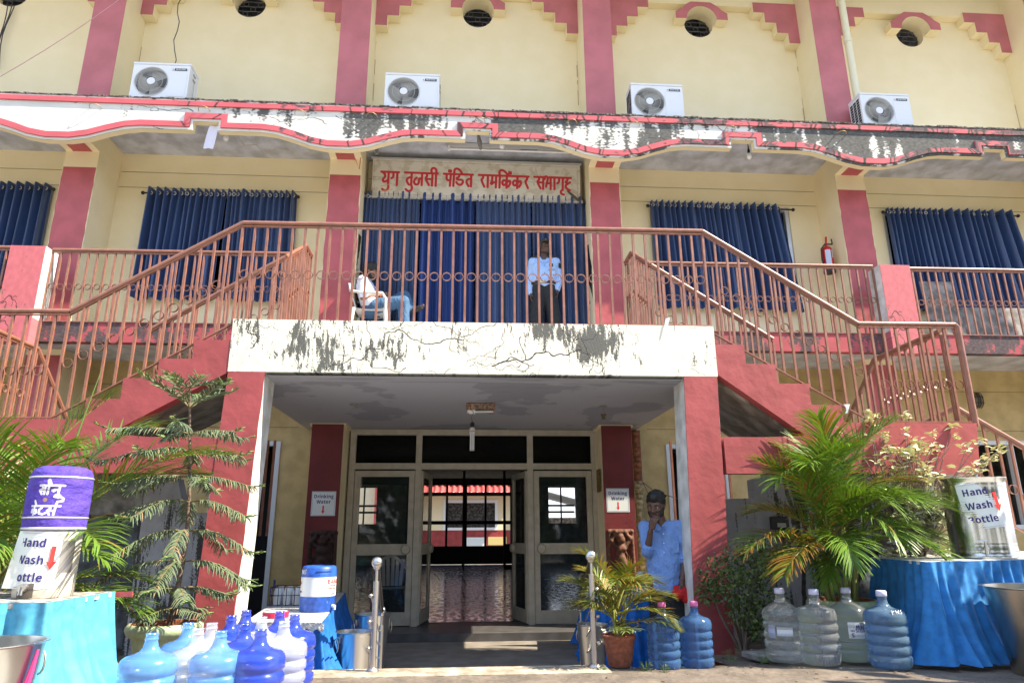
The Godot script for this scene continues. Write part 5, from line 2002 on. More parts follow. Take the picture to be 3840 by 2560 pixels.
func porch_things():
	# drinking water notices
	for s in [[-1.770, 1.31, "left"], [2.0, 1.345, "right"]]:
		var o := thing("water_notice", "white notice reading Drinking Water with a red arrow on the %s maroon pillar" % s[2], "sign", Vector3(s[0], s[1], -8.990), 0.0, "drinking water notices")
		var m := MB.new()
		m.box(Vector3.ZERO, Vector3(0.30, 0.30, 0.003))
		part("sheet", m, mats["paper"], o)
		part("lettering", lettering("Drinking", 0.060), mats["navy"], o, Vector3(0, 0.088, 0.0022))
		part("lettering", lettering("Water", 0.060), mats["navy"], o, Vector3(0, 0.022, 0.0022))
		m = MB.new()
		m.prism(arrow(0.042, 0.10), 0.0016, 0.0026)
		part("arrow", m, mats["sign_red"], o, Vector3(0, -0.075, 0))
		m = MB.new()
		for q in [[0, 0.140, 0.28, 0.002], [0, -0.140, 0.28, 0.002], [0.139, 0, 0.002, 0.278], [-0.139, 0, 0.002, 0.278]]:
			m.box(Vector3(q[0], q[1], 0.002), Vector3(q[2], q[3], 0.001))
		part("printed_border", m, mats["navy"], o)
	# terracotta reliefs below the notices
	for s in [[-1.745, 0.72, "left", 1.0], [2.01, 0.72, "right", -1.0]]:
		var k: float = s[3]
		var m := MB.new()
		var q := [[Vector3(0, 0.13, 0.03), Vector3(0.01 * k, 0.16, 0.035), 0.055, 0.05], [Vector3(0, 0.03, 0.02), Vector3(0.015 * k, -0.07, 0.02), 0.06, 0.042], [Vector3(0.01 * k, -0.10, 0.02), Vector3(-0.02 * k, -0.17, 0.02), 0.065, 0.06],
			[Vector3(-0.03, 0.02, 0.045), Vector3(-0.03, 0.015, 0.05), 0.028, 0.028], [Vector3(0.035, 0.02, 0.045), Vector3(0.035, 0.015, 0.05), 0.028, 0.028],
			[Vector3(0.06, 0.06, 0.02), Vector3(0.125, 0.14, 0.02), 0.030, 0.026], [Vector3(0.125, 0.14, 0.02), Vector3(0.05, 0.225, 0.03), 0.026, 0.022], [Vector3(-0.06, 0.06, 0.02), Vector3(-0.13, 0.12, 0.02), 0.030, 0.026], [Vector3(-0.13, 0.12, 0.02), Vector3(-0.06, 0.22, 0.03), 0.026, 0.022],
			[Vector3(-0.06, 0.225, 0.03), Vector3(0.05, 0.23, 0.03), 0.03, 0.028], [Vector3(-0.02, -0.17, 0.02), Vector3(-0.06 * k, -0.36, 0.02), 0.055, 0.035], [Vector3(0.02, -0.17, 0.02), Vector3(0.07 * k, -0.36, 0.02), 0.055, 0.035],
			[Vector3(0.15, 0.22, 0), Vector3(0.155, -0.38, 0), 0.025, 0.03], [Vector3(-0.15, 0.22, 0), Vector3(-0.155, -0.38, 0), 0.025, 0.03], [Vector3(-0.15, 0.235, 0), Vector3(0.15, 0.235, 0), 0.03, 0.03], [Vector3(-0.16, -0.39, 0), Vector3(0.16, -0.39, 0), 0.035, 0.035]]
		for j in 10:
			q.append([Vector3(rng.randf_range(-0.14, 0.14), rng.randf_range(-0.36, 0.22), 0.0), Vector3(rng.randf_range(-0.14, 0.14), rng.randf_range(-0.36, 0.22), 0.0), 0.014, 0.012])
		nets(m, q, 0.012, 0.02)
		var tc := plaster("terracotta", 0.20, 0.075, 0.035, 0.75, 2.0, 0.3, 0.55) if k < 0 else plaster("terracotta_dark", 0.075, 0.035, 0.025, 0.8, 2.0, 0.3, 0.55)
		solo("carved_relief", m, tc, "%s carved relief of a figure with raised arms on the %s maroon pillar" % ["dark" if k > 0 else "reddish brown", s[2]], "relief", Vector3(s[0], s[1], -8.99))
	var m := MB.new()
	m.box(Vector3(1.797, 1.61, -9.21), Vector3(0.004, 0.30, 0.26))
	solo("yellow_notice", m, plaster("yellow_card", 0.36, 0.22, 0.05, 0.6, 3.0, 0.1, 0.5), "faded yellow notice on the inner side of the right maroon pillar", "notice")
	# lamps on the porch ceiling
	var o := thing("batten_lamp", "old wooden ceiling batten with a compact lamp tied to it over the entrance", "lamp", Vector3(0.17, 2.33, -7.5))
	m = MB.new()
	m.box(Vector3(0, -0.04, 0), Vector3(0.32, 0.07, 0.09), 0.006)
	part("batten", m, plaster("old_wood", 0.36, 0.24, 0.17, 0.7, 3.0, 0.2, 0.6), o)
	m = MB.new()
	m.tube([Vector3(-0.06, -0.095, 0.01), Vector3(0.14, -0.09, 0.01)], 0.013, 8)
	m.tube([Vector3(-0.06, -0.105, 0.035), Vector3(0.14, -0.10, 0.035)], 0.013, 8)
	part("tube", m, M("lamp_glass", 0.62, 0.62, 0.64, 0.25), o)
	m = MB.new()
	m.tube([Vector3(-0.145, -0.10, 0.02), Vector3(-0.12, -0.10, 0.02), Vector3(-0.06, -0.10, 0.02)], [0.02, 0.03, 0.028], 12)
	part("base", m, mats["white"], o)
	m = MB.new()
	for x in [-0.12, 0.12]:
		m.tube([Vector3(x, 0.0, 0.047), Vector3(x + 0.01, -0.08, 0.05), Vector3(x - 0.02, -0.13, 0.03), Vector3(x + 0.03, -0.12, 0.0)], 0.003, 4)
	part("tie_wire", m, mats["red_wire"], o)
	o = thing("hanging_lamp", "compact fluorescent lamp hanging on a wire from the ceiling batten", "lamp", Vector3(0.08, 2.10, -7.42))
	m = MB.new()
	m.tube([Vector3(-0.03, 0.17, -0.04), Vector3(0.015, 0.11, 0), Vector3(-0.01, 0.06, 0), Vector3(0, 0.0, 0)], 0.004, 5)
	part("wire", m, M("brown_wire", 0.18, 0.09, 0.04, 0.7), o)
	m = MB.new()
	m.lathe([Vector2(0.022, -0.055), Vector2(0.024, -0.01), Vector2(0.010, 0.005), Vector2(0.0, 0.01)], 12)
	part("holder", m, mats["black"], o)
	m = MB.new()
	m.lathe([Vector2(0.0, -0.125), Vector2(0.036, -0.12), Vector2(0.036, -0.10), Vector2(0.030, -0.075), Vector2(0.022, -0.055)], 16)
	part("base", m, mats["lamp_glass"], o)
	m = MB.new()
	m.lathe([Vector2(0.038, -0.106), Vector2(0.038, -0.098)], 16)
	part("band", m, M("amber", 0.4, 0.16, 0.03, 0.5), o)
	m = MB.new()
	for x in [-0.017, 0.0, 0.017]:
		m.tube([Vector3(x, -0.12, 0.012), Vector3(x, -0.29, 0.012), Vector3(x, -0.302, 0.0), Vector3(x, -0.29, -0.012), Vector3(x, -0.12, -0.012)], 0.0075, 7)
	part("tube", m, mats["lamp_glass"], o)
	o = thing("lamp_holder", "bare lamp holder on a short drop from the porch ceiling, right of the batten", "lamp holder", Vector3(1.57, 2.33, -7.6))
	m = MB.new()
	m.lathe([Vector2(0.045, -0.008), Vector2(0.045, 0.0)], 16); m.lathe([Vector2(0, -0.008), Vector2(0.045, -0.008)], 16)
	m.tube([Vector3(0, 0, 0), Vector3(0.004, -0.05, 0), Vector3(0, -0.09, 0)], 0.005, 5)
	part("rose", m, mats["stub_grey"], o)
	m = MB.new()
	m.lathe([Vector2(0, -0.155), Vector2(0.02, -0.155), Vector2(0.02, -0.115), Vector2(0.032, -0.112), Vector2(0.030, -0.095), Vector2(0, -0.09)], 14)
	part("holder", m, M("brass_dull", 0.16, 0.12, 0.07, 0.5, 0.4), o)
	m = MB.new()
	m.ball(Vector3(-1.24, 2.322, -7.6), Vector3(0.05, 0.012, 0.04), 10, 6)
	m.bar(Vector3(-1.24, 2.32, -7.6), Vector3(-1.20, 2.285, -7.58), 0.02, 0.01)
	solo("ceiling_hook", m, mats["stub_grey"], "broken fan hook stub on the left of the porch ceiling", "hook")
	# wires strung by the right doorway
	m = MB.new()
	m.tube([Vector3(2.45, 1.60, -9.38), Vector3(2.60, 1.48, -9.38), Vector3(2.85, 1.40, -9.37), Vector3(3.15, 1.31, -9.36)], 0.005, 5)
	m.tube([Vector3(2.45, 1.60, -9.38), Vector3(2.53, 1.40, -9.4), Vector3(2.50, 1.2, -9.4), Vector3(2.56, 1.0, -9.4)], 0.004, 5)
	solo("door_wires", m, mats["cable"], "thin sagging wires between the rusty pipe and the right doorway", "wire")
	# steel handrails leading down into the porch
	for s in [[-0.625, -0.735, 0.71, 0.24, "left"], [0.952, 1.10, 0.745, 0.255, "right"]]:
		o = thing("steel_handrail", "stainless steel handrail with ball tops at the %s of the porch entrance" % s[4], "handrail", Vector3.ZERO, 0.0, "steel handrails")
		for e in [[s[0], -0.02, s[2], -5.29], [s[1], -0.31, s[3], -6.75]]:
			m = MB.new()
			m.tube([Vector3(e[0], e[1], e[3]), Vector3(e[0], e[2] - 0.11, e[3])], 0.021, 14)
			m.tube([Vector3(e[0], e[2] - 0.11, e[3]), Vector3(e[0], e[2], e[3])], 0.010, 10)
			m.xf = Transform3D(Basis(), Vector3(e[0], e[1], e[3]))
			m.lathe([Vector2(0.045, 0.02), Vector2(0.045, 0.03), Vector2(0.034, 0.045), Vector2(0.021, 0.05)], 18)
			part("post", m, mats["steel_worn"], o)
			m = MB.new()
			m.ball(Vector3(e[0], e[2] + 0.02, e[3]), Vector3.ONE * (0.041 if e[3] > -6 else 0.036), 20, 14)
			m.xf = Transform3D(Basis(), Vector3(e[0], e[2] - 0.03, e[3]))
			m.lathe([Vector2(0.012, 0), Vector2(0.026, 0.012), Vector2(0.026, 0.02)], 16)
			part("ball_top", m, mats["steel"], o)
		m = MB.new()
		m.tube([Vector3(s[0], s[2] - 0.02, -5.31), Vector3(s[1], s[3] + 0.02, -6.72)], 0.021, 10)
		part("sloping_rail", m, M("rail_black", 0.03, 0.028, 0.027, 0.35), o)
		for q in [0.26, 0.52, 0.78]:
			m = MB.new()
			var a := Vector3(s[0] - 0.03 * signf(0.5 - float(s[4] == "right")), lerpf(0.05, s[2] - 0.12, q), -5.285)
			a = Vector3(s[0] + (0.034 if s[4] == "right" else -0.034), lerpf(-0.02, s[2] - 0.06, q), -5.275)
			m.ball(a, Vector3.ONE * 0.015, 12, 8)
			m.tube([a, a + Vector3(0.004, -0.03, -0.06), Vector3(s[1] + (0.02 if s[4] == "right" else -0.02), lerpf(-0.25, s[3] - 0.06, q), -6.73)], 0.006, 6)
			part("mid_rod", m, mats["steel_worn"], o)
	# left table with skirt, jug, rack and lid
	var wrap := M("film", 0.55, 0.57, 0.60, 0.25)
	wrap.heightmap_enabled = true
	wrap.heightmap_texture = bump_tex(); wrap.heightmap_scale = 1.5
	wrap.uv1_triplanar = true; wrap.uv1_world_triplanar = true; wrap.uv1_scale = Vector3.ONE * 2.0
	var T := [Vector2(-1.66, -5.72), Vector2(-1.06, -5.60), Vector2(-1.36, -8.5), Vector2(-2.0, -8.5)]
	table("low table under plastic film at the left of the porch", T, 0.29, -0.30, wrap, mats["iron"])
	solo("table_skirt", skirt([Vector2(-1.70, -5.735), Vector2(-1.06, -5.60), Vector2(-1.36, -8.5)], 0.285, -0.29, 0.22, 0.10, 0.042, 3), satin("satin_royal", 0.015, 0.16, 0.56), "royal blue gathered satin skirt round the left porch table", "table skirt")
	m = MB.new()
	var P := []
	for i in 3:
		var row := []
		for k in 60:
			row.append(Vector3(lerpf(-1.69, -1.03, k / 59.0), 0.288 - i * 0.025 - (0.012 * sin(k * 0.9) if i == 2 else 0.0), lerpf(-5.73, -5.57, k / 59.0) + 0.012 + 0.01 * sin(k * 0.7 + i)))
		P.append(row)
	m.grid(P)
	solo("film_edge", m, wrap, "crumpled clear film folded over the front edge of the left porch table", "plastic film")
	water_jar()
	o = thing("bottle_rack", "blue wire rack holding white bottles beside the blue and white water jar", "rack", Vector3(-1.66, 0.292, -7.1), 3.0)
	m = MB.new()
	for y in [0.0, 0.09, 0.16]:
		m.tube([Vector3(-0.15, y, 0.16), Vector3(0.15, y, 0.16), Vector3(0.15, y, -0.16), Vector3(-0.15, y, -0.16)], 0.005, 5, false, true)
	for k in 5:
		var t := -0.15 + 0.075 * k
		for z in [-0.16, 0.16]:
			m.tube([Vector3(t, 0, z), Vector3(t, 0.16, z)], 0.004, 5)
		for x in [-0.15, 0.15]:
			m.tube([Vector3(x, 0, t), Vector3(x, 0.16, t)], 0.004, 5)
		m.tube([Vector3(t, 0.0, -0.16), Vector3(t, 0.0, 0.16)], 0.003, 5)
	for x in [-0.15, 0.15]:
		m.tube([Vector3(x, 0.16, -0.03), Vector3(x, 0.22, -0.02), Vector3(x, 0.22, 0.02), Vector3(x, 0.16, 0.03)], 0.005, 5)
	part("wire_frame", m, M("rack_blue", 0.02, 0.03, 0.14, 0.5), o)
	m = MB.new()
	m.lathe([Vector2(0.0, 0.0), Vector2(0.036, 0.0), Vector2(0.038, 0.10), Vector2(0.034, 0.12), Vector2(0.026, 0.13), Vector2(0.026, 0.155), Vector2(0, 0.155)], 16)
	var bm := m.mesh()
	var n := 0
	for x in [-0.09, 0.0, 0.09]:
		for z in [0.09, -0.03]:
			var wh: String = ["left", "middle", "right"][int(round(x / 0.09)) + 1] + (" front" if z > 0 else " back")
			solo("white_bottle", bm, M("bottle_white", 0.62, 0.64, 0.66, 0.5), "small white bottle in the %s place of the blue wire rack" % wh, "bottle", Vector3(-1.66 + x, 0.296, -7.1 + z), "white bottles in the wire rack")
			n += 1
	o = thing("jar_lid", "round red rimmed lid with a white top near the front of the left porch table", "lid", Vector3(-1.50, 0.292, -6.0))
	m = MB.new()
	m.lathe([Vector2(0.10, 0.0), Vector2(0.104, 0.012), Vector2(0.10, 0.018), Vector2(0.104, 0.03), Vector2(0.10, 0.042), Vector2(0.092, 0.045)], 36)
	part("rim", m, M("lid_red", 0.50, 0.02, 0.07, 0.4), o)
	m = MB.new()
	m.lathe([Vector2(0.093, 0.0445), Vector2(0, 0.0465)], 36)
	part("top", m, mats["white"], o)
	# steel buckets
	bucket("steel_bucket", "shiny steel bucket in front of the left table, nearest the kerb", Vector3(-0.90, -0.28, -6.25), 0.155, 0.43, mats["steel"], false, 2.2)
	bucket("steel_bucket", "larger steel bucket behind the left handrail, farther inside the porch", Vector3(-0.85, -0.30, -7.0), 0.17, 0.51, mats["steel"], false, 2.0)
	bucket("steel_bucket", "steel bucket with a wire handle behind the right handrail", Vector3(1.16, -0.30, -6.5), 0.14, 0.45, mats["steel"], false, 0.7)
	# right table
	T = [Vector2(1.30, -7.0), Vector2(1.88, -6.95), Vector2(2.02, -8.6), Vector2(1.45, -8.6)]
	table("low table covered in silver film at the right of the porch", T, 0.32, -0.30, wrap, mats["iron"])
	solo("table_skirt", skirt([Vector2(1.45, -8.6), Vector2(1.30, -7.0), Vector2(1.90, -6.95)], 0.315, -0.29, 0.12, 0.09, 0.034, 8), mats["satin_royal"], "blue satin skirt of the right porch table behind the small palm", "table skirt")
	m = MB.new()
	m.box(Vector3(1.60, 0.40, -7.25), Vector3(0.52, 0.15, 0.36), 0.02)
	solo("foil_box", m, wrap, "crumpled silver wrapped box on the right porch table", "box")
	m = MB.new()
	m.lathe([Vector2(0, 0), Vector2(0.04, 0), Vector2(0.045, 0.07), Vector2(0.02, 0.08), Vector2(0, 0.08)], 14)
	solo("plastic_cup", m, mats["white"], "white plastic cup on top of the silver box", "cup", Vector3(1.80, 0.476, -7.2))
	# white plastic chair just inside the left glazed door
	plastic_chair("pale plastic chair seen through the left glazed door", Vector3(-1.0, -0.2, -10.2), 10.0, false)
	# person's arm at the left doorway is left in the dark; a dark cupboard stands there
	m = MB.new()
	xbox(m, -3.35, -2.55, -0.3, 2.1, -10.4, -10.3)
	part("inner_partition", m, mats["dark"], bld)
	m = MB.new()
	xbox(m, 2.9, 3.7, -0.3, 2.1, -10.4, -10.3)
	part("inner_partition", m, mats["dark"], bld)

func plastic_chair(label: String, p: Vector3, yaw: float, lean: bool) -> Node3D:
	var o := thing("plastic_chair", label, "chair", p, yaw)
	var mt := M("chair_white", 0.66, 0.66, 0.62, 0.4)
	var m := MB.new()
	var P := []
	for i in 7:
		var row := []
		for k in 9:
			var x := (k / 8.0 - 0.5) * 0.44
			row.append(Vector3(x, 0.41 + 0.25 * x * x - 0.02 * sin(i / 6.0 * PI), 0.20 - i * 0.068))
		P.append(row)
	m.grid(P)
	part("seat", m, mt, o)
	m = MB.new()
	for k in 6:
		var x := (k / 5.0 - 0.5) * 0.36
		m.bar(Vector3(x * 0.8, 0.43, -0.20), Vector3(x, 0.80 - 0.5 * x * x, -0.31), 0.045, 0.012, Vector3.RIGHT)
	var top := []
	for k in 11:
		var t := k / 10.0
		top.append(Vector3((t - 0.5) * 0.46, 0.66 + 0.17 * sin(t * PI), -0.27 - 0.045 * sin(t * PI)))
	m.tube(top, 0.022, 8)
	part("backrest", m, mt, o)
	for s in [-1.0, 1.0]:
		m = MB.new()
		m.tube([Vector3(s * 0.23, 0.66, -0.27), Vector3(s * 0.26, 0.62, -0.1), Vector3(s * 0.27, 0.62, 0.16), Vector3(s * 0.255, 0.54, 0.21), Vector3(s * 0.24, 0.40, 0.21)], 0.02, 8)
		part("armrest", m, mt, o)
		for z in [0.2, -0.22]:
			m = MB.new()
			m.tube([Vector3(s * 0.22, 0.42, z), Vector3(s * 0.25, 0.0, z * 1.2)], [0.03, 0.02], 8)
			part("leg", m, mt, o)
	return o

func water_jar():
	var o := thing("water_jar", "blue and white insulated water jar with red advert on the left porch table", "water jar", Vector3(-1.265, 0.292, -6.45), 8.0)
	var m := MB.new()
	m.lathe([Vector2(0, 0), Vector2(0.140, 0.0), Vector2(0.148, 0.012), Vector2(0.150, 0.12), Vector2(0.152, 0.125)], 40)
	var bl := plaster("jar_blue", 0.03, 0.13, 0.62, 0.4, 2.5, 0.1, 0.75)
	part("base", m, bl, o)
	m = MB.new()
	m.lathe([Vector2(0.150, 0.124), Vector2(0.150, 0.285)], 40)
	part("white_band", m, M("jar_white", 0.66, 0.70, 0.74, 0.4), o)
	m = MB.new()
	m.lathe([Vector2(0.152, 0.284), Vector2(0.149, 0.30), Vector2(0.147, 0.355), Vector2(0.135, 0.372), Vector2(0.11, 0.376), Vector2(0.11, 0.366), Vector2(0, 0.366)], 40)
	part("lid", m, bl, o)
	m = MB.new()
	m.lathe([Vector2(0.150, 0.327), Vector2(0.153, 0.328), Vector2(0.153, 0.338), Vector2(0.147, 0.339)], 14, -0.1, 0.8)
	part("lid_grip", m, bl, o)
	# red advert wrapped on the right
	m = MB.new()
	m.lathe([Vector2(0.1512, 0.13), Vector2(0.1512, 0.275)], 10, 0.62, 1.5)
	var ad := part("advert", m, mats["white"], o)
	for t in [["BABA", 0.05, 0.245], ["SHADI PARTY", 0.014, 0.212], ["Daily Service", 0.018, 0.19], ["Contact", 0.02, 0.145]]:
		var e := part("lettering", lettering(t[0], t[1], 0.152), mats["sign_red"], ad)
		var g := 1.0
		e.position = Vector3(sin(g) * 0.1525, t[2], cos(g) * 0.1525)
		e.rotation.y = g
	for t in [["LA", 0.03, 0.235, "sign_red"], ["Cool", 0.022, 0.165, "navy"]]:
		var e := part("lettering", lettering(t[0], t[1], 0.152), mats[t[3]], o)
		var g := -1.22
		e.position = Vector3(sin(g) * 0.1515, t[2], cos(g) * 0.1515)
		e.rotation.y = g
	# hand painted letters on the lid
	m = MB.new()
	for s in [[[-0.055, 0.305], [-0.055, 0.345], [-0.04, 0.335], [-0.054, 0.323]], [[-0.035, 0.345], [-0.030, 0.31], [-0.024, 0.33], [-0.016, 0.31], [-0.012, 0.345]], [[0.012, 0.345], [-0.002, 0.335], [0.010, 0.318], [-0.006, 0.308]]]:
		var pts := []
		for q in s:
			var g: float = -0.85 + q[0] / 0.147
			pts.append(Vector3(sin(g), 0, cos(g)) * 0.149 + Vector3.UP * q[1])
		m.tube(pts, 0.0028, 4)
	part("painted_letters", m, mats["white"], o)
	m = MB.new()
	m.tube([Vector3(0.13, 0.045, 0.08), Vector3(0.155, 0.04, 0.095)], 0.014, 10)
	m.tube([Vector3(0.152, 0.05, 0.094), Vector3(0.152, 0.015, 0.094)], 0.009, 8)
	part("tap", m, mats["white"], o)

func front_things():
	# left table with cyan cloth
	var T := [Vector2(-3.2, -3.98), Vector2(-2.08, -3.80), Vector2(-2.10, -4.56), Vector2(-3.2, -4.72)]
	var paint := plaster("flaking_top", 0.62, 0.58, 0.54, 0.7, 2.0, 0.4, 0.45)
	table("narrow painted table at the lower left corner carrying the purple covered jar", T, 0.60, 0.0, paint, mats["iron"])
	solo("table_skirt", skirt([Vector2(-3.2, -3.98), Vector2(-2.08, -3.80), Vector2(-2.10, -4.52)], 0.605, 0.03, 0.20, 0.13, 0.045, 21), satin("satin_cyan", 0.10, 0.42, 0.62), "pale cyan gathered cloth hanging from the lower left table", "table skirt")
	var m := MB.new()
	m.box(Vector3(-2.05, 0.585, -4.55), Vector3(0.10, 0.03, 0.012))
	solo("bare_plank_end", m, mats["red"], "reddish bare plank end at the back right corner of the lower left table", "plank")
	cooler()
	bucket("steel_tub", "ribbed steel tub with a pink tassel at the lower left corner", Vector3(-2.10, -0.0, -3.42), 0.235, 0.475, mats["steel"], true, 2.6)
	m = MB.new()
	for k in 6:
		var a := k * 0.9
		m.tube([Vector3(-1.865, 0.445, -3.40), Vector3(-1.87 + 0.006 * cos(a), 0.36, -3.385 + 0.006 * sin(a)), Vector3(-1.885 + 0.012 * cos(a), 0.24, -3.37 + 0.01 * sin(a)), Vector3(-1.90 + 0.016 * cos(a), 0.14, -3.365)], 0.007, 5)
	m.ball(Vector3(-1.893, 0.20, -3.368), Vector3(0.018, 0.03, 0.018), 10, 8)
	solo("pink_tassel", m, M("tassel_pink", 0.42, 0.03, 0.16, 0.7), "dark pink cloth tassel tied at the rim of the lower left steel tub", "tassel")
	# right table
	T = [Vector2(3.40, -5.07), Vector2(3.55, -6.0), Vector2(6.2, -8.0), Vector2(6.0, -5.75)]
	table("long table at the lower right carrying the steel drum", T, 0.715, 0.0, M("table_white", 0.72, 0.72, 0.70, 0.5), mats["iron"])
	solo("table_skirt", skirt([Vector2(3.55, -6.0), Vector2(3.40, -5.05), Vector2(6.0, -5.73)], 0.712, 0.03, 0.14, 0.12, 0.045, 33), satin("satin_sky", 0.035, 0.23, 0.58), "bright blue pleated cloth round the lower right table", "table skirt")
	var tub := bucket("steel_tub", "large plain steel tub with ring handle at the lower right corner", Vector3(3.98, 0.0, -4.72), 0.36, 0.56, M("steel_brown", 0.52, 0.46, 0.38, 0.3, 1.0), false, -0.78)
	# steel drum with tap
	var o := thing("steel_drum", "ribbed stainless steel water drum with a tap on the lower right table", "water drum", Vector3(4.27, 0.722, -5.58), -38.0)
	var r := 0.235
	m = MB.new()
	var pr := [Vector2(0, 0.0), Vector2(r * 1.02, 0.0), Vector2(r * 1.03, 0.02), Vector2(r, 0.03), Vector2(r * 1.02, 0.05), Vector2(r, 0.07), Vector2(r, 0.10)]
	for k in 56:
		pr.append(Vector2(r - 0.0014 * (k % 2), 0.11 + k * 0.0072))
	pr += [Vector2(r, 0.56), Vector2(r * 1.01, 0.58), Vector2(r, 0.60), Vector2(r * 1.05, 0.622), Vector2(r * 1.05, 0.632), Vector2(r * 0.96, 0.625), Vector2(0, 0.62)]
	m.lathe(pr, 56)
	part("body", m, M("drum_steel", 0.60, 0.61, 0.60, 0.2, 1.0), o)
	m = MB.new()
	m.tube([Vector3(0.02, 0.075, r), Vector3(0.02, 0.075, r + 0.05)], 0.016, 12)
	m.ball(Vector3(0.02, 0.075, r + 0.035), Vector3(0.022, 0.022, 0.022), 12, 8)
	m.tube([Vector3(0.02, 0.10, r + 0.05), Vector3(0.02, 0.035, r + 0.052)], 0.011, 10)
	m.tube([Vector3(0.02, 0.10, r + 0.05), Vector3(0.02, 0.13, r + 0.05)], 0.006, 8)
	m.tube([Vector3(-0.035, 0.128, r + 0.055), Vector3(0.035, 0.135, r + 0.05)], 0.007, 8)
	part("tap", m, mats["steel"], o)
	wash_sign("white Hand Wash Bottle paper sign taped slanting on the steel drum", Vector3(4.27, 1.13, -5.58) + Vector3(sin(-0.46), 0, cos(-0.46)) * 0.236, rad_to_deg(-0.46), 7.0, 0.30, 0.36, 0.236, 0.0)

func cooler():
	var o := thing("covered_water_jar", "tall cream water cooler under a purple cloth cover at the lower left", "water cooler", Vector3(-2.34, 0.602, -4.22), 8.0)
	var m := MB.new()
	m.lathe([Vector2(0, 0.0), Vector2(0.142, 0.0), Vector2(0.147, 0.02), Vector2(0.148, 0.36), Vector2(0.14, 0.38), Vector2(0, 0.38)], 44)
	part("body", m, plaster("cooler_cream", 0.66, 0.60, 0.50, 0.45, 2.0, 0.1, 0.82), o)
	m = MB.new()
	m.lathe([Vector2(0.1492, 0.13), Vector2(0.1492, 0.30)], 12, 0.6, 1.25)
	part("steel_plate", m, mats["steel_worn"], o)
	m = MB.new()
	m.lathe([Vector2(0.15, 0.004), Vector2(0.15, 0.075), Vector2(0.146, 0.09)], 10, -0.55, 0.05)
	part("tap_recess", m, M("recess", 0.10, 0.085, 0.07, 0.6), o)
	m = MB.new()
	m.xf = Transform3D(Basis(Vector3.UP, -0.25), Vector3.ZERO)
	m.tube([Vector3(0, 0.055, 0.145), Vector3(0, 0.055, 0.18)], 0.022, 14)
	m.tube([Vector3(0, 0.06, 0.172), Vector3(0, 0.02, 0.178)], 0.012, 10)
	part("tap", m, mats["steel"], o)
	# cloth cover with white lettering painted on
	var w := 1024
	var h := 512
	var px := fill(w, h, Color(0.33, 0.25, 0.66))
	var a := nimg(w, h, 0.012, 811, 4)
	var b := nimg(w, h, 0.05, 812, 3)
	for i in w * h:
		blend_px(px, i * 3, Color(0.25, 0.17, 0.55), a[i] / 255.0 * 0.7)
		if b[i] > 170: blend_px(px, i * 3, Color(0.42, 0.34, 0.74), 0.35)
	var ink := Color(0.86, 0.86, 0.88)
	# traced from the cloth: x 200..520, y 240..640 of the enlarged photograph
	var S := [[[272, 318], [492, 318]], [[296, 320], [306, 350], [274, 372], [298, 412]], [[288, 378], [322, 376]], [[326, 320], [322, 412]], [[358, 320], [352, 412]], [[352, 312], [345, 262]], [[352, 255], [372, 300]],
		[[388, 372], [404, 382], [420, 366]], [[388, 372], [408, 364], [446, 364]], [[452, 320], [444, 412]], [[442, 412], [462, 428], [452, 448], [418, 440], [424, 424], [450, 424], [498, 462]],
		[[218, 540], [480, 540]], [[250, 542], [244, 634]], [[246, 588], [228, 576], [224, 606], [246, 596], [266, 580], [276, 606], [262, 624]], [[246, 486], [264, 530]],
		[[330, 542], [322, 560], [300, 580], [304, 618], [340, 628], [362, 616]], [[392, 542], [400, 566], [374, 590], [396, 632]], [[388, 592], [430, 590]], [[442, 542], [432, 634]], [[440, 536], [450, 494], [496, 484]]]
	for s in S:
		var pts := []
		for q in s:
			pts.append(Vector2(w * 0.5 + (q[0] - 355) * 0.57, 222 + (q[1] - 250) * 0.53))
		px = stroke(px, w, h, pts, 6.0, ink, 0.95)
	px = stroke(px, w, h, [Vector2(w * 0.5 - 8, 222 + 222 * 0.53), Vector2(w * 0.5 - 8, 222 + 226 * 0.53)], 11, Color(0.62, 0.50, 0.38), 0.9)
	m = MB.new()
	m.lathe([Vector2(0.156, 0.355), Vector2(0.160, 0.42), Vector2(0.161, 0.52), Vector2(0.160, 0.62), Vector2(0.156, 0.665), Vector2(0.14, 0.695), Vector2(0.11, 0.71), Vector2(0.0, 0.718)], 64, -PI, PI)
	var ct := textured("purple_cloth", to_tex(w, h, px), 0.85)
	ct.heightmap_enabled = true
	ct.heightmap_texture = ramp_tex("wrinkle", Color.BLACK, Color.WHITE, 0.006, 77, 512, 0.2, 0.8)
	ct.heightmap_scale = 1.4
	ct.uv1_scale = Vector3.ONE
	part("cloth_cover", m, ct, o)
	for y in [[0.357, 0.372], [0.418, 0.428], [0.640, 0.651]]:
		m = MB.new()
		var r := 0.1585 if y[0] < 0.4 else (0.162 if y[0] < 0.6 else 0.1605)
		m.lathe([Vector2(r - 0.002, y[0]), Vector2(r + 0.002, y[0] + 0.003), Vector2(r + 0.002, y[1] - 0.003), Vector2(r - 0.002, y[1])], 60)
		part("silver_braid", m, M("braid", 0.62, 0.62, 0.66, 0.4, 0.5), o)
	wash_sign("white Hand Wash Bottle paper sign curling off the cream water cooler", Vector3(-2.34, 0.80, -4.22) + Vector3(sin(-0.02), 0, cos(-0.02)) * 0.150, -1.0, -2.0, 0.255, 0.30, 0.15, 0.05)

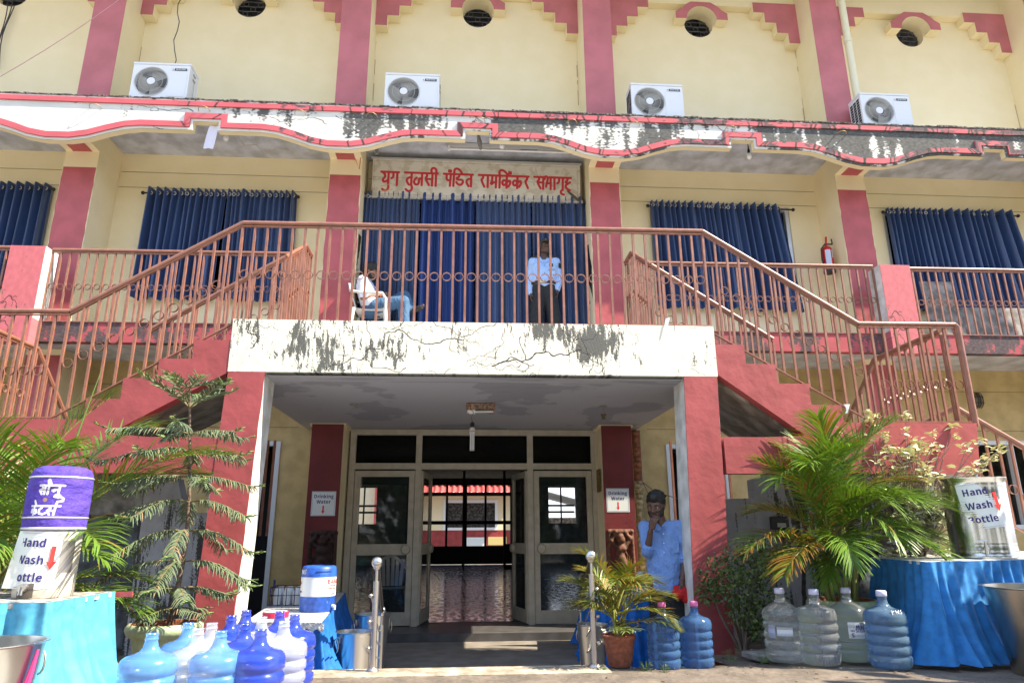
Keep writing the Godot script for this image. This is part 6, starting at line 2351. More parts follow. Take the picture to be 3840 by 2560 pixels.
func jug_mesh(r: float, h: float, round_top: bool) -> ArrayMesh:
	var m := MB.new()
	var pr := [Vector2(0, 0.012), Vector2(0.07, 0.008), Vector2(0.105, 0.0), Vector2(0.124, 0.010), Vector2(0.133, 0.032), Vector2(0.135, 0.06)]
	for k in 4:
		var y := 0.075 + k * 0.066
		pr += [Vector2(0.1345, y), Vector2(0.125, y + 0.008), Vector2(0.125, y + 0.018), Vector2(0.135, y + 0.026), Vector2(0.136, y + 0.045)]
	if round_top:
		pr += [Vector2(0.134, 0.335), Vector2(0.120, 0.365), Vector2(0.085, 0.392), Vector2(0.055, 0.408), Vector2(0.038, 0.424)]
	else:
		pr += [Vector2(0.135, 0.345), Vector2(0.128, 0.366), Vector2(0.110, 0.382), Vector2(0.075, 0.392), Vector2(0.050, 0.404), Vector2(0.036, 0.425)]
	pr += [Vector2(0.030, 0.45), Vector2(0.0295, 0.457), Vector2(0.032, 0.460), Vector2(0.032, 0.466), Vector2(0.0285, 0.470), Vector2(0.0285, 0.485), Vector2(0.031, 0.488), Vector2(0.029, 0.492)]
	pr = pr.map(func(q): return Vector2(q.x * r / 0.136, q.y * h / 0.492))
	m.lathe(pr, 36)
	return m.mesh()

func plastic(key: String, r: float, g: float, b: float, al: float, rough := 0.3) -> StandardMaterial3D:
	var m := M(key, r, g, b, rough)
	m.albedo_color.a = al
	m.transparency = BaseMaterial3D.TRANSPARENCY_ALPHA
	m.clearcoat_enabled = true
	m.clearcoat = 0.5
	m.clearcoat_roughness = 0.15
	m.backlight_enabled = true
	m.backlight = Color(0.45, 0.45, 0.45)
	return m

func liquid(key: String, r: float, g: float, b: float, al: float) -> StandardMaterial3D:
	var m := M(key, r, g, b, 0.12)
	m.albedo_color.a = al
	m.refraction_enabled = true
	m.refraction_scale = 0.033
	return m

func jugs():
	var body := jug_mesh(0.14, 0.48, false)
	var body2 := jug_mesh(0.14, 0.48, true)
	var cap := MB.new()
	cap.lathe([Vector2(0.034, 0.462), Vector2(0.036, 0.464), Vector2(0.035, 0.496), Vector2(0.030, 0.50), Vector2(0, 0.50)], 20)
	var capm := cap.mesh()
	var lb := plastic("jug_light_blue", 0.10, 0.32, 0.78, 0.56, 0.2)
	var db := plastic("jug_dark_blue", 0.008, 0.045, 0.50, 0.72, 0.2)
	var cl := plastic("jug_clear", 0.66, 0.70, 0.74, 0.32, 0.2)
	var wl := liquid("jug_water", 0.86, 0.90, 0.90, 0.10)
	var bw := liquid("jug_blue_water", 0.30, 0.48, 0.68, 0.22)
	var rb := liquid("jug_porch_blue", 0.16, 0.36, 0.72, 0.22)
	# left cluster: x, z, material, label
	var L := [
		[-1.60, -3.93, lb, "light blue jug at the front left of the left jug cluster"],
		[-1.27, -3.98, lb, "light blue jug in the front middle of the left jug cluster"],
		[-1.075, -4.02, db, "deep blue jug at the front right of the left jug cluster"],
		[-1.43, -4.10, cl, "clear frosted jug in front, between the two light blue jugs"],
		[-1.58, -4.36, lb, "pale blue jug standing just before the green planter"],
		[-1.44, -4.34, cl, "clear jug behind the frosted front jug of the left cluster"],
		[-1.45, -4.72, db, "dark blue jug beside the green planter's right rim"],
		[-1.45, -5.02, db, "farthest dark blue jug, against the red pillar"],
		[-1.235, -4.28, db, "dark blue jug behind the front middle light blue jug"],
		[-1.235, -4.62, cl, "clear jug with red marks behind the deep blue jugs"],
		[-1.21, -4.95, db, "dark blue jug in front of the white pillar edge"],
		[-1.04, -4.38, cl, "clear ribbed jug at the right end of the left cluster"],
		[-1.06, -4.72, db, "dark blue jug behind the right end clear jug, before the table skirt"]]
	for q in L:
		var o := thing("water_jug", q[3], "water jug", Vector3(q[0], -0.04, q[1]), rng.randf_range(0, 360), "empty water jugs clustered at left")
		part("bottle", body, q[2], o)
		var neck := MB.new()
	# two blue jugs with pink seals at the right pillar
	for q in [[1.485, -5.36, 0.0, "blue full jug with a pink cap beside the terracotta pot"], [1.745, -5.40, 40.0, "blue full jug with a pink cap against the right red pillar"]]:
		var o := thing("water_jug", q[3], "water jug", Vector3(q[0], -0.03, q[1]), q[2], "blue jugs with pink caps")
		var e := part("bottle", body, rb, o)
		e.scale = Vector3(0.86, 0.92, 0.86)
		var c := part("cap", capm, M("cap_pink", 0.68, 0.16, 0.38, 0.5), o)
		c.scale = Vector3(0.86, 0.92, 0.86)
	# four jugs by the right table
	for q in [[2.43, -5.42, wl, 0.0, true, "clear full jug with a faded white label, leftmost of the right row"], [2.63, -5.28, wl, 0.0, false, "clear full jug with printed blue letters, second in the right row"], [2.945, -5.40, wl, 0.0, true, "clear full jug with an upside down label, third in the right row"], [3.05, -5.10, bw, 0.0, false, "grey blue full jug against the blue table cloth"]]:
		var o := thing("water_jug", q[5], "water jug", Vector3(q[0], 0.0, q[1]), -28.0, "full jugs beside the lower right table")
		var e := part("bottle", body2 if q[4] else body, q[2], o)
		e.scale = Vector3.ONE * 1.03
		var c := part("cap", capm, M("cap_lilac", 0.56, 0.56, 0.72, 0.5), o)
		c.scale = Vector3.ONE * 1.03
		var lm := MB.new()
		if q[0] < 2.5:
			lm.lathe([Vector2(0.1425, 0.19), Vector2(0.1425, 0.25)], 8, -0.25, 0.55)
			part("label_sheet", lm, M("label_faded", 0.55, 0.60, 0.66, 0.5), o)
			lm = MB.new()
			lm.lathe([Vector2(0.1425, 0.17), Vector2(0.1425, 0.26)], 6, -0.75, -0.35)
			part("label_sheet", lm, M("label_print", 0.35, 0.40, 0.55, 0.5), o)
		elif q[0] < 2.8:
			var t := part("lettering", lettering("KWALITY WALI", 0.03, 0.142), M("ink_blue", 0.08, 0.16, 0.30, 0.6), o)
			t.rotation = Vector3(0, 0.45, 0)
			t.position = Vector3(sin(0.45) * 0.142, 0.125, cos(0.45) * 0.142)
		elif q[0] < 3.0:
			lm.lathe([Vector2(0.1432, 0.17), Vector2(0.1432, 0.28)], 12, -0.1, 0.9)
			var ls := part("label_sheet", lm, mats["white"], o)
			for t in [["RIUS", 0.034, 0.50, 0.225], ["DEW", 0.034, 0.52, 0.248], ["SBS", 0.018, 0.10, 0.222], ["S", 0.04, 0.10, 0.192], ["0755-", 0.016, 0.6, 0.273]]:
				var e2 := part("lettering", lettering(t[0], t[1], 0.1445), mats["navy"], ls)
				e2.basis = Basis(Vector3.UP, t[2]) * Basis(Vector3.BACK, PI)
				e2.position = Vector3(sin(t[2]) * 0.1445, t[3], cos(t[2]) * 0.1445)
		else:
			var pm := MB.new()
			for s in [[[0.0, 0.0], [0.0, 0.03], [0.014, 0.024], [0.002, 0.016]], [[0.025, 0.03], [0.03, 0.004], [0.037, 0.02], [0.044, 0.004], [0.05, 0.03]], [[0.075, 0.028], [0.062, 0.022], [0.074, 0.010], [0.060, 0.004]]]:
				var pts := []
				for z in s:
					var g: float = 0.35 + z[0] / 0.12
					pts.append(Vector3(sin(g), 0, cos(g)) * (0.137 - z[1] * 0.3) + Vector3.UP * (0.362 + z[1]))
				pm.tube(pts, 0.0035, 4)
			part("painted_letters", pm, mats["white"], o)

func leaf_mat(key: String, rough := 0.38, back := 0.7) -> StandardMaterial3D:
	var m := M(key, 1, 1, 1, rough)
	m.albedo_color = Color.WHITE
	m.vertex_color_use_as_albedo = true
	m.backlight_enabled = true
	m.backlight = Color(back, back, back * 0.6)
	m.metallic_specular = 0.45
	return m

# one feather palm leaf: midrib and drooping leaflets, start at p heading azimuth az (0 = right, 90 = towards the viewer)
func frond(p: Vector3, az: float, length: float, e0: float, droop: float, leaf: float, n: int, green: Color, dry := 0.0, bare := 0.2, hang := 1.0) -> MB:
	var m := MB.new()
	var pts := []
	var dirs := []
	var q := p
	var seg := 16
	var hz := Vector3(cos(deg_to_rad(az)), 0, sin(deg_to_rad(az)))
	var sway := rng.randf_range(-0.35, 0.35)
	for i in seg + 1:
		var t := float(i) / seg
		var e := deg_to_rad(e0 - droop * pow(t, 1.4))
		var h2 := hz.rotated(Vector3.UP, sway * t)
		var d := h2 * cos(e) + Vector3.UP * sin(e)
		pts.append(q); dirs.append(d)
		q += d * length / seg
	m.col = Color(0.24, 0.26, 0.06).lerp(Color(0.30, 0.20, 0.06), dry)
	m.tube(pts, range(seg + 1).map(func(i): return lerpf(0.011, 0.002, float(i) / seg) * (0.6 + length * 0.35)), 5)
	for i in n:
		var t := bare + (1.0 - bare) * (float(i) + 0.5) / n
		var f := t * seg
		var k := mini(int(f), seg - 1)
		var o: Vector3 = pts[k].lerp(pts[k + 1], f - k)
		var d: Vector3 = dirs[k].lerp(dirs[k + 1], f - k).normalized()
		var side: Vector3 = d.cross(Vector3.UP).normalized()
		var up: Vector3 = side.cross(d).normalized()
		var u := (t - bare) / (1.0 - bare)
		var L := leaf * (0.45 + 0.75 * sin(PI * clampf(u * 0.85 + 0.12, 0, 1)))
		for s in [-1.0, 1.0]:
			var a: float = deg_to_rad(lerpf(62, 22, u) + rng.randf_range(-7, 7))
			var v: Vector3 = (d * cos(a) + side * s * sin(a) + up * rng.randf_range(0.18, 0.5)).normalized()
			var ll: float = L * rng.randf_range(0.85, 1.1)
			var w := 0.0062 * (0.7 + leaf * 1.3)
			var c := green * rng.randf_range(0.75, 1.2)
			c.a = 1.0
			if dry > 0.0 and rng.randf() < dry:
				c = c.lerp(Color(0.30, 0.13, 0.03), rng.randf_range(0.4, 1.0))
			m.col = c
			var wn: Vector3 = v.cross(up).normalized()
			var r0 := o
			var g := rng.randf_range(0.35, 0.9) * hang
			var P := [r0]
			for j in 4:
				var dv: Vector3 = (v + Vector3.DOWN * g * pow((j + 0.5) / 4.0, 1.3) * 1.1).normalized()
				r0 += dv * ll / 4.0
				P.append(r0)
			var W := [w * 0.55, w, w * 0.9, w * 0.6, 0.0008]
			for j in 4:
				var dj: Vector3 = (P[j + 1] - P[j]).normalized()
				var nn: Vector3 = wn.cross(dj).normalized()
				if nn.dot(up) < 0: nn = -nn
				if j == 3 and dry > 0.3 and rng.randf() < 0.5:
					m.col = Color(0.30, 0.15, 0.04)
				# slight fold along the middle
				var fo: Vector3 = -nn * W[j] * 0.35
				var f1: Vector3 = -nn * W[j + 1] * 0.35
				m.t3(P[j] - wn * W[j], P[j] + fo, P[j + 1] + f1, nn, nn, nn)
				m.t3(P[j] - wn * W[j], P[j + 1] + f1, P[j + 1] - wn * W[j + 1], nn, nn, nn)
				m.t3(P[j] + fo, P[j] + wn * W[j], P[j + 1] + wn * W[j + 1], nn, nn, nn)
				m.t3(P[j] + fo, P[j + 1] + wn * W[j + 1], P[j + 1] + f1, nn, nn, nn)
	return m

func planter(o: Node3D, r: float, h: float, green: Material, inside: Material):
	var m := MB.new()
	m.lathe([Vector2(0, 0), Vector2(r * 0.62, 0), Vector2(r * 0.85, h * 0.72), Vector2(r * 0.90, h * 0.75), Vector2(r * 1.0, h * 0.80), Vector2(r * 1.06, h * 0.88), Vector2(r * 1.05, h * 0.95), Vector2(r * 0.98, h), Vector2(r * 0.92, h)], 44)
	part("pot", m, green, o)
	m = MB.new()
	m.lathe([Vector2(r * 0.92, h), Vector2(r * 0.88, h * 0.99), Vector2(r * 0.83, h * 0.80)], 40)
	part("pot_lining", m, inside, o)
	m = MB.new()
	for k in 140:
		var a := rng.randf() * TAU
		var q := sqrt(rng.randf()) * r * 0.8
		m.ball(Vector3(cos(a) * q, h * 0.83 + rng.randf_range(0, 0.012), sin(a) * q), Vector3(1, 0.6, 1) * rng.randf_range(0.006, 0.018), 6, 4)
	m.lathe([Vector2(r * 0.85, h * 0.83), Vector2(0, h * 0.845)], 30)
	part("soil", m, M("soil", 0.10, 0.055, 0.03, 0.95), o)

func leaf_mesh(w: float, l: float, bend: float) -> ArrayMesh:
	var m := MB.new()
	var W := [0.25, 0.9, 1.0, 0.65, 0.0]
	for j in 4:
		var t0 := j / 4.0
		var t1 := (j + 1) / 4.0
		var a := Vector3(0, -bend * t0 * t0 * l, t0 * l)
		var b := Vector3(0, -bend * t1 * t1 * l, t1 * l)
		for s in [-1.0, 1.0]:
			var a1: Vector3 = a + Vector3(s * w * 0.5 * W[j], w * 0.14 * W[j], 0)
			var b1: Vector3 = b + Vector3(s * w * 0.5 * W[j + 1], w * 0.14 * W[j + 1], 0)
			var nn := Vector3(-s * 0.25, 1, 0.3 * bend).normalized()
			m.t3(a, a1, b1, nn, nn, nn)
			m.t3(a, b1, b, nn, nn, nn)
	return m.mesh()

func scatter(called: String, mesh: Mesh, xfs: Array, cols: Array, mt: Material, parent: Node):
	var mm := MultiMesh.new()
	mm.transform_format = MultiMesh.TRANSFORM_3D
	mm.use_colors = true
	mm.mesh = mesh
	mm.instance_count = xfs.size()
	for i in xfs.size():
		mm.set_instance_transform(i, xfs[i])
		mm.set_instance_color(i, cols[i])
	var o := MultiMeshInstance3D.new()
	o.name = called
	o.multimesh = mm
	o.material_override = mt
	o.set_meta("kind", "stuff")
	parent.add_child(o, true)

func aim(d: Vector3, spin := 0.0) -> Basis:
	var z := d.normalized()
	var x := Vector3.UP.cross(z)
	if x.length() < 0.05: x = Vector3.RIGHT
	x = x.normalized()
	return Basis(x, z.cross(x), z) * Basis(Vector3.BACK, spin)

func stems(parent: Node, mt: Material, base: Vector3, n: int, tips: Array, r: float, called := "stem"):
	for i in n:
		var m := MB.new()
		var t: Vector3 = tips[i]
		var mid := base.lerp(t, 0.5) + Vector3(rng.randf_range(-0.06, 0.06), 0.04, rng.randf_range(-0.06, 0.06))
		var a := base + Vector3(rng.randf_range(-0.04, 0.04), 0, rng.randf_range(-0.04, 0.04))
		m.tube([a, a.lerp(mid, 0.5), mid, mid.lerp(t, 0.5), t], [r, r * 0.85, r * 0.7, r * 0.5, r * 0.25], 6)
		part(called, m, mt, parent)

func plants():
	rng.seed = 4242
	var lm := leaf_mat("palm_leaf")
	var green := Color(0.125, 0.225, 0.030)
	var inside := plaster("pot_lining", 0.42, 0.14, 0.07, 0.8, 2.0, 0.3, 0.7)
	var pg := plaster("pot_green", 0.46, 0.54, 0.33, 0.5, 2.5, 0.2, 0.88)
	# conifer in its green planter
	conifer(pg, inside)
	# big palm at left, behind the purple covered cooler
	var o := thing("feather_palm", "lush feather palm with many arching leaves behind the purple covered cooler", "palm", Vector3(-3.05, -0.03, -5.0))
	for k in 7:
		var m := MB.new()
		var a := rng.randf() * TAU
		m.tube([Vector3(cos(a) * 0.10, 0, sin(a) * 0.10), Vector3(cos(a) * 0.14, 0.5, sin(a) * 0.14), Vector3(cos(a) * 0.18, 0.9, sin(a) * 0.18)], [0.022, 0.018, 0.014], 7)
		part("cane", m, M("cane", 0.22, 0.24, 0.06, 0.5), o)
	var F := [[8, 1.55, 55, 62, 0.36], [-12, 1.45, 70, 85, 0.36], [25, 1.45, 42, 70, 0.36], [70, 1.35, 62, 95, 0.34], [110, 1.3, 66, 100, 0.34], [150, 1.4, 64, 80, 0.36], [200, 1.5, 68, 70, 0.36], [-60, 1.4, 74, 60, 0.36], [95, 1.25, 84, 60, 0.34], [45, 1.25, 72, 90, 0.34], [135, 1.15, 45, 80, 0.32], [60, 1.15, 30, 70, 0.32], [10, 1.05, 20, 55, 0.30], [-25, 1.05, 30, 70, 0.30], [170, 1.3, 50, 90, 0.34], [330, 1.5, 82, 40, 0.36], [35, 0.95, 12, 40, 0.28], [100, 1.0, 25, 70, 0.30]]
	for f in F:
		part("frond", frond(Vector3(rng.randf_range(-0.12, 0.12), 0.62 + rng.randf_range(-0.12, 0.28), rng.randf_range(-0.1, 0.1)), f[0], f[1], f[2], f[3], f[4] * 0.95, 50, green, 0.06, 0.24, 1.0), lm, o)
	var m := MB.new()
	m.tube([Vector3(0.12, 0.7, 0.0), Vector3(0.30, 1.5, 0.0), Vector3(0.42, 2.12, 0.0)], [0.012, 0.009, 0.002], 6)
	part("spear_leaf", m, M("spear", 0.10, 0.17, 0.03, 0.5), o)
	# palm at right in a green planter
	o = thing("feather_palm", "tall feather palm with browning leaves in a planter beside the lower right table", "palm", Vector3(3.16, -0.03, -5.86))
	planter(o, 0.27, 0.42, pg, inside)
	for k in 9:
		m = MB.new()
		var a := rng.randf() * TAU
		var q := rng.randf_range(0.04, 0.12)
		m.tube([Vector3(cos(a) * q, 0.34, sin(a) * q), Vector3(cos(a) * q * 1.4, 0.65, sin(a) * q * 1.4), Vector3(cos(a) * q * 2.0, 1.0, sin(a) * q * 2.0)], [0.02, 0.016, 0.011], 7)
		part("cane", m, mats["cane"], o)
	F = [[172, 1.15, 74, 62, 0.34, 0.5], [188, 1.05, 60, 80, 0.33, 0.4], [158, 1.15, 28, 62, 0.32, 0.35], [150, 1.05, 2, 45, 0.30, 0.75], [120, 1.15, 78, 110, 0.36, 0.0], [92, 1.2, 86, 95, 0.36, 0.0], [70, 1.15, 78, 130, 0.38, 0.0], [50, 1.1, 70, 110, 0.36, 0.0], [30, 1.0, 62, 100, 0.36, 0.0], [15, 1.0, 52, 95, 0.34, 0.05], [0, 0.95, 48, 60, 0.34, 0.5], [-25, 1.0, 66, 60, 0.34, 0.3], [100, 0.95, 50, 120, 0.32, 0.0], [75, 0.9, 40, 110, 0.32, 0.05], [40, 0.9, 36, 90, 0.32, 0.0], [165, 0.75, 0, 40, 0.28, 0.1], [215, 1.1, 80, 55, 0.34, 0.1], [-70, 1.15, 84, 40, 0.34, 0.1], [260, 1.15, 84, 45, 0.34, 0.2], [145, 1.1, 66, 110, 0.34, 0.0], [130, 1.2, 88, 60, 0.34, 0.2], [60, 1.2, 88, 70, 0.36, 0.0], [128, 0.62, 18, 90, 0.26, 0.0]]
	for f in F:
		part("frond", frond(Vector3(rng.randf_range(-0.12, 0.12), 0.78 + rng.randf_range(-0.15, 0.25), rng.randf_range(-0.08, 0.12)), f[0], f[1] * 0.92, f[2], f[3], f[4] * 0.92, 52, green, f[5], 0.22, 0.9), lm, o)
	# small palm in a terracotta pot at the kerb
	o = thing("potted_palm", "small yellowing palm in a terracotta pot beside the right steel handrail", "potted palm", Vector3(1.175, -0.02, -5.46))
	m = MB.new()
	m.lathe([Vector2(0, 0), Vector2(0.082, 0), Vector2(0.088, 0.01), Vector2(0.117, 0.19), Vector2(0.127, 0.192), Vector2(0.128, 0.215), Vector2(0.118, 0.22), Vector2(0.108, 0.19), Vector2(0.0, 0.185)], 40)
	part("pot", m, plaster("terracotta_pot", 0.40, 0.13, 0.075, 0.75, 3.0, 0.3, 0.72), o)
	for k in 8:
		m = MB.new()
		var a := rng.randf() * TAU
		m.tube([Vector3(cos(a) * 0.03, 0.18, sin(a) * 0.03), Vector3(cos(a) * 0.05, 0.34, sin(a) * 0.05), Vector3(cos(a) * 0.06, 0.44, sin(a) * 0.06)], [0.008, 0.007, 0.005], 6)
		part("cane", m, mats["cane"], o)
	var yg := Color(0.17, 0.215, 0.04)
	for k in 24:
		var az := 360.0 * k / 24.0 + rng.randf_range(-12, 12)
		var ln := rng.randf_range(0.34, 0.52)
		var el := rng.randf_range(15, 80)
		part("frond", frond(Vector3(rng.randf_range(-0.03, 0.03), 0.34 + rng.randf_range(-0.1, 0.12), rng.randf_range(-0.03, 0.03)), az, ln, el, rng.randf_range(40, 95), 0.16, 26, yg, 0.28, 0.35, 0.9), lm, o)
	for k in 3:
		part("frond", frond(Vector3(0.01, 0.2, 0.05), 70 + 25 * k, 0.25, 40, 60, 0.10, 9, Color(0.2, 0.26, 0.08), 0.0, 0.3), lm, o)
	# clipped leafy bush at the right pillar
	o = thing("leafy_bush", "small leaved dark green bush at the foot of the right red pillar", "bush", Vector3(2.32, -0.05, -5.95))
	var xfs := []
	var cols := []
	var tips := []
	var blobs := [[Vector3(-0.18, 0.62, 0.05), 0.20], [Vector3(0.02, 0.74, 0.0), 0.20], [Vector3(0.20, 0.70, -0.05), 0.20], [Vector3(-0.05, 0.52, 0.12), 0.20], [Vector3(0.16, 0.50, 0.05), 0.20], [Vector3(-0.24, 0.50, 0.0), 0.13], [Vector3(0.28, 0.82, -0.08), 0.14], [Vector3(0.22, 0.32, 0.08), 0.16], [Vector3(-0.02, 0.34, 0.10), 0.14], [Vector3(0.10, 0.20, 0.1), 0.10]]
	for b in blobs:
		tips.append(b[0])
		for k in int(b[1] * 1700):
			var d := Vector3(rng.randfn(), rng.randfn(), rng.randfn()).normalized()
			var p: Vector3 = b[0] + d * b[1] * pow(rng.randf(), 0.45) * Vector3(1, 0.85, 1)
			var s := rng.randf_range(0.7, 1.25)
			xfs.append(Transform3D(aim(d + Vector3(rng.randfn() * 0.5, rng.randfn() * 0.5, rng.randfn() * 0.5), rng.randf() * TAU).scaled(Vector3.ONE * s), p))
			var t := rng.randf()
			cols.append(Color(0.035, 0.075, 0.018).lerp(Color(0.17, 0.22, 0.05), t * t) if rng.randf() < 0.85 else Color(0.14, 0.15, 0.10))
	scatter("leaves", leaf_mesh(0.018, 0.032, 0.2), xfs, cols, leaf_mat("bush_leaf", 0.45, 0.5), o)
	stems(o, M("bark", 0.16, 0.12, 0.09, 0.9), Vector3(0, 0, 0), tips.size(), tips, 0.014)
	# pale variegated shrub
	o = thing("variegated_shrub", "open shrub with cream and grey green variegated leaves behind the steel drum", "shrub", Vector3(4.12, -0.05, -6.15))
	xfs = []; cols = []; tips = []
	var lmv := leaf_mesh(0.034, 0.066, 0.25)
	for k in 170:
		var t := Vector3(rng.randfn() * 0.30, 1.50 + rng.randfn() * 0.24, rng.randfn() * 0.2)
		if k % 4 == 0: t = Vector3(rng.randfn() * 0.24, rng.randf_range(0.7, 1.2), rng.randf_range(0.0, 0.25))
		if k == 1: t = Vector3(0.02, 2.02, 0.05)
		if k == 2: t = Vector3(0.75, 1.62, 0.1)
		if k == 3: t = Vector3(-0.60, 1.88, 0.05)
		t.x = clampf(t.x, -0.62, 0.75); t.y = clampf(t.y, 0.5, 2.02)
		tips.append(t)
		for j in rng.randi_range(7, 12):
			var a := rng.randf() * TAU
			var d := Vector3(cos(a), rng.randf_range(-0.2, 1.0), sin(a))
			xfs.append(Transform3D(aim(d, rng.randf_range(-0.6, 0.6)).scaled(Vector3.ONE * rng.randf_range(0.7, 1.25)), t + Vector3(rng.randfn(), rng.randfn(), rng.randfn()) * 0.022))
			var c := Color(0.62, 0.58, 0.33).lerp(Color(0.36, 0.40, 0.26), rng.randf() * 0.6)
			if t.y < 1.3: c = c.lerp(Color(0.22, 0.27, 0.19), rng.randf_range(0.3, 0.9))
			cols.append(c)
	scatter("leaves", lmv, xfs, cols, leaf_mat("pale_leaf", 0.5, 0.5), o)
	for k in 9:
		var hub := Vector3(rng.randfn() * 0.12, rng.randf_range(0.7, 1.1), rng.randfn() * 0.1)
		var tt := []
		for j in range(k, 170, 9): tt.append(tips[j])
		stems(o, M("grey_twig", 0.20, 0.16, 0.14, 0.9), Vector3(rng.randfn() * 0.05, 0, 0), 1, [hub], 0.013, "stem")
		var m2 := MB.new()
		for t in tt:
			m2.tube([hub, hub.lerp(t, 0.5) + Vector3(rng.randfn() * 0.04, 0.03, rng.randfn() * 0.04), t], [0.007, 0.005, 0.0025], 5)
		var tw := part("twigs", m2, mats["grey_twig"], o)
		tw.set_meta("kind", "stuff")
	# weeds along the kerb
	for w in [[0.98, -5.20, 0.6, "thin weed at the foot of the right steel handrail"], [1.31, -5.22, 1.0, "bright small weed just right of the terracotta pot"], [1.42, -5.15, 0.8, "small weed in the crack before the blue jugs"], [2.02, -5.50, 1.3, "low weed between the blue jugs and the bush"], [2.25, -5.45, 1.0, "low weed under the leafy bush"]]:
		o = thing("weed", w[3], "weed", Vector3(w[0], -0.03, w[1]), 0.0, "weeds along the kerb")
		xfs = []; cols = []
		for k in 46:
			var a := rng.randf() * TAU
			var h: float = rng.randf() * 0.075 * w[2]
			xfs.append(Transform3D(aim(Vector3(cos(a), rng.randf_range(0.0, 1.0), sin(a)), rng.randf()).scaled(Vector3.ONE * rng.randf_range(0.4, 0.9)), Vector3(cos(a) * 0.03 * w[2], h, sin(a) * 0.03 * w[2])))
			cols.append(Color(0.07, 0.13, 0.035).lerp(Color(0.16, 0.20, 0.07), rng.randf()))
		scatter("leaves", leaf_mesh(0.012, 0.03, 0.2), xfs, cols, mats["bush_leaf"], o)
		m = MB.new()
		for k in 6:
			m.tube([Vector3.ZERO, Vector3(rng.randfn() * 0.02, 0.08 * w[2], rng.randfn() * 0.02)], [0.002, 0.001], 4)
		part("stem", m, mats["spear"], o)
	# flat stone and litter near the bush
	m = MB.new()
	m.xf = Transform3D(Basis(Vector3.UP, 0.2), Vector3(2.42, 0.0, -5.66))
	m.box(Vector3.ZERO, Vector3(0.36, 0.05, 0.28), 0.01)
	solo("stone_slab", m, mats["concrete"], "flat concrete slab on the ground beside the leftmost clear jug", "slab")
	m = MB.new()
	for k in 60:
		var p := Vector3(rng.randf_range(0.9, 3.6), 0.0, rng.randf_range(-5.4, -4.3))
		m.xf = Transform3D(aim(Vector3(rng.randfn(), 0.1, rng.randfn())), p + Vector3(0, -0.004 if p.z > -5 else -0.012, 0))
		m.box(Vector3(0, 0.004, 0), Vector3(rng.randf_range(0.006, 0.02), 0.004, rng.randf_range(0.006, 0.03)))
	var lt := struct("ground_litter", m, M("dry_leaf", 0.22, 0.14, 0.08, 0.9))
	lt.set_meta("kind", "stuff")
	# shade trees across the yard, the green that the steel mirrors
	shade_tree("leafy shade tree at the right edge of the forecourt", Vector3(6.7, 0, -3.4), 5.6, 1.35, 1, 650)
	var far := [[-24.0, 12.0, 9.0, 4.4, "farthest to the left"], [-16.0, 15.0, 9.0, 4.6, "third left of the entrance"], [-9.0, 16.0, 8.5, 4.6, "second left of the entrance"], [-3.0, 17.0, 9.0, 4.6, "just left of the entrance"], [3.5, 17.0, 8.5, 4.6, "just right of the entrance"], [10.0, 16.0, 9.0, 4.6, "second right of the entrance"], [17.0, 15.0, 9.0, 4.6, "third right of the entrance"], [24.0, 12.0, 9.0, 4.4, "farthest to the right"]]
	for q in far:
		shade_tree("tall dense shade tree across the yard, %s" % q[4], Vector3(q[0], 0, q[1]), q[2], q[3], int(q[0] + 50), 3800)

func shade_tree(label: String, p: Vector3, h: float, r: float, sd: int, n: int):
	var r2 := RandomNumberGenerator.new()
	r2.seed = sd
	var o := thing("shade_tree", label, "tree", p, 0.0, "shade trees in the yard")
	var m := MB.new()
	m.tube([Vector3.ZERO, Vector3(0.05, h * 0.25, 0.03), Vector3(-0.05, h * 0.5, 0), Vector3(0, h * 0.8, 0)], [r * 0.10, r * 0.075, r * 0.05, 0.02], 10)
	part("trunk", m, mats["bark"], o)
	var xfs := []
	var cols := []
	var blobs := []
	for k in 9:
		blobs.append([Vector3(r2.randfn() * r * 0.42, h * 0.56 + r2.randfn() * r * 0.42, r2.randfn() * r * 0.42), r * r2.randf_range(0.35, 0.6)])
	for k in n:
		var b: Array = blobs[k % 9]
		var d := Vector3(r2.randfn(), r2.randfn(), r2.randfn()).normalized()
		var s := r2.randf_range(0.7, 1.4) * (0.6 + r * 0.28)
		xfs.append(Transform3D(aim(d + Vector3(r2.randfn(), r2.randfn(), r2.randfn()) * 0.6, r2.randf() * TAU).scaled(Vector3.ONE * s), b[0] + d * b[1] * pow(r2.randf(), 0.4)))
		cols.append(Color(0.04, 0.09, 0.02).lerp(Color(0.10, 0.16, 0.03), r2.randf()))
	scatter("crown", leaf_mesh(0.17, 0.30, 0.2), xfs, cols, mats["bush_leaf"], o)

func hz_left(az: float) -> bool:
	return cos(az) < -0.3

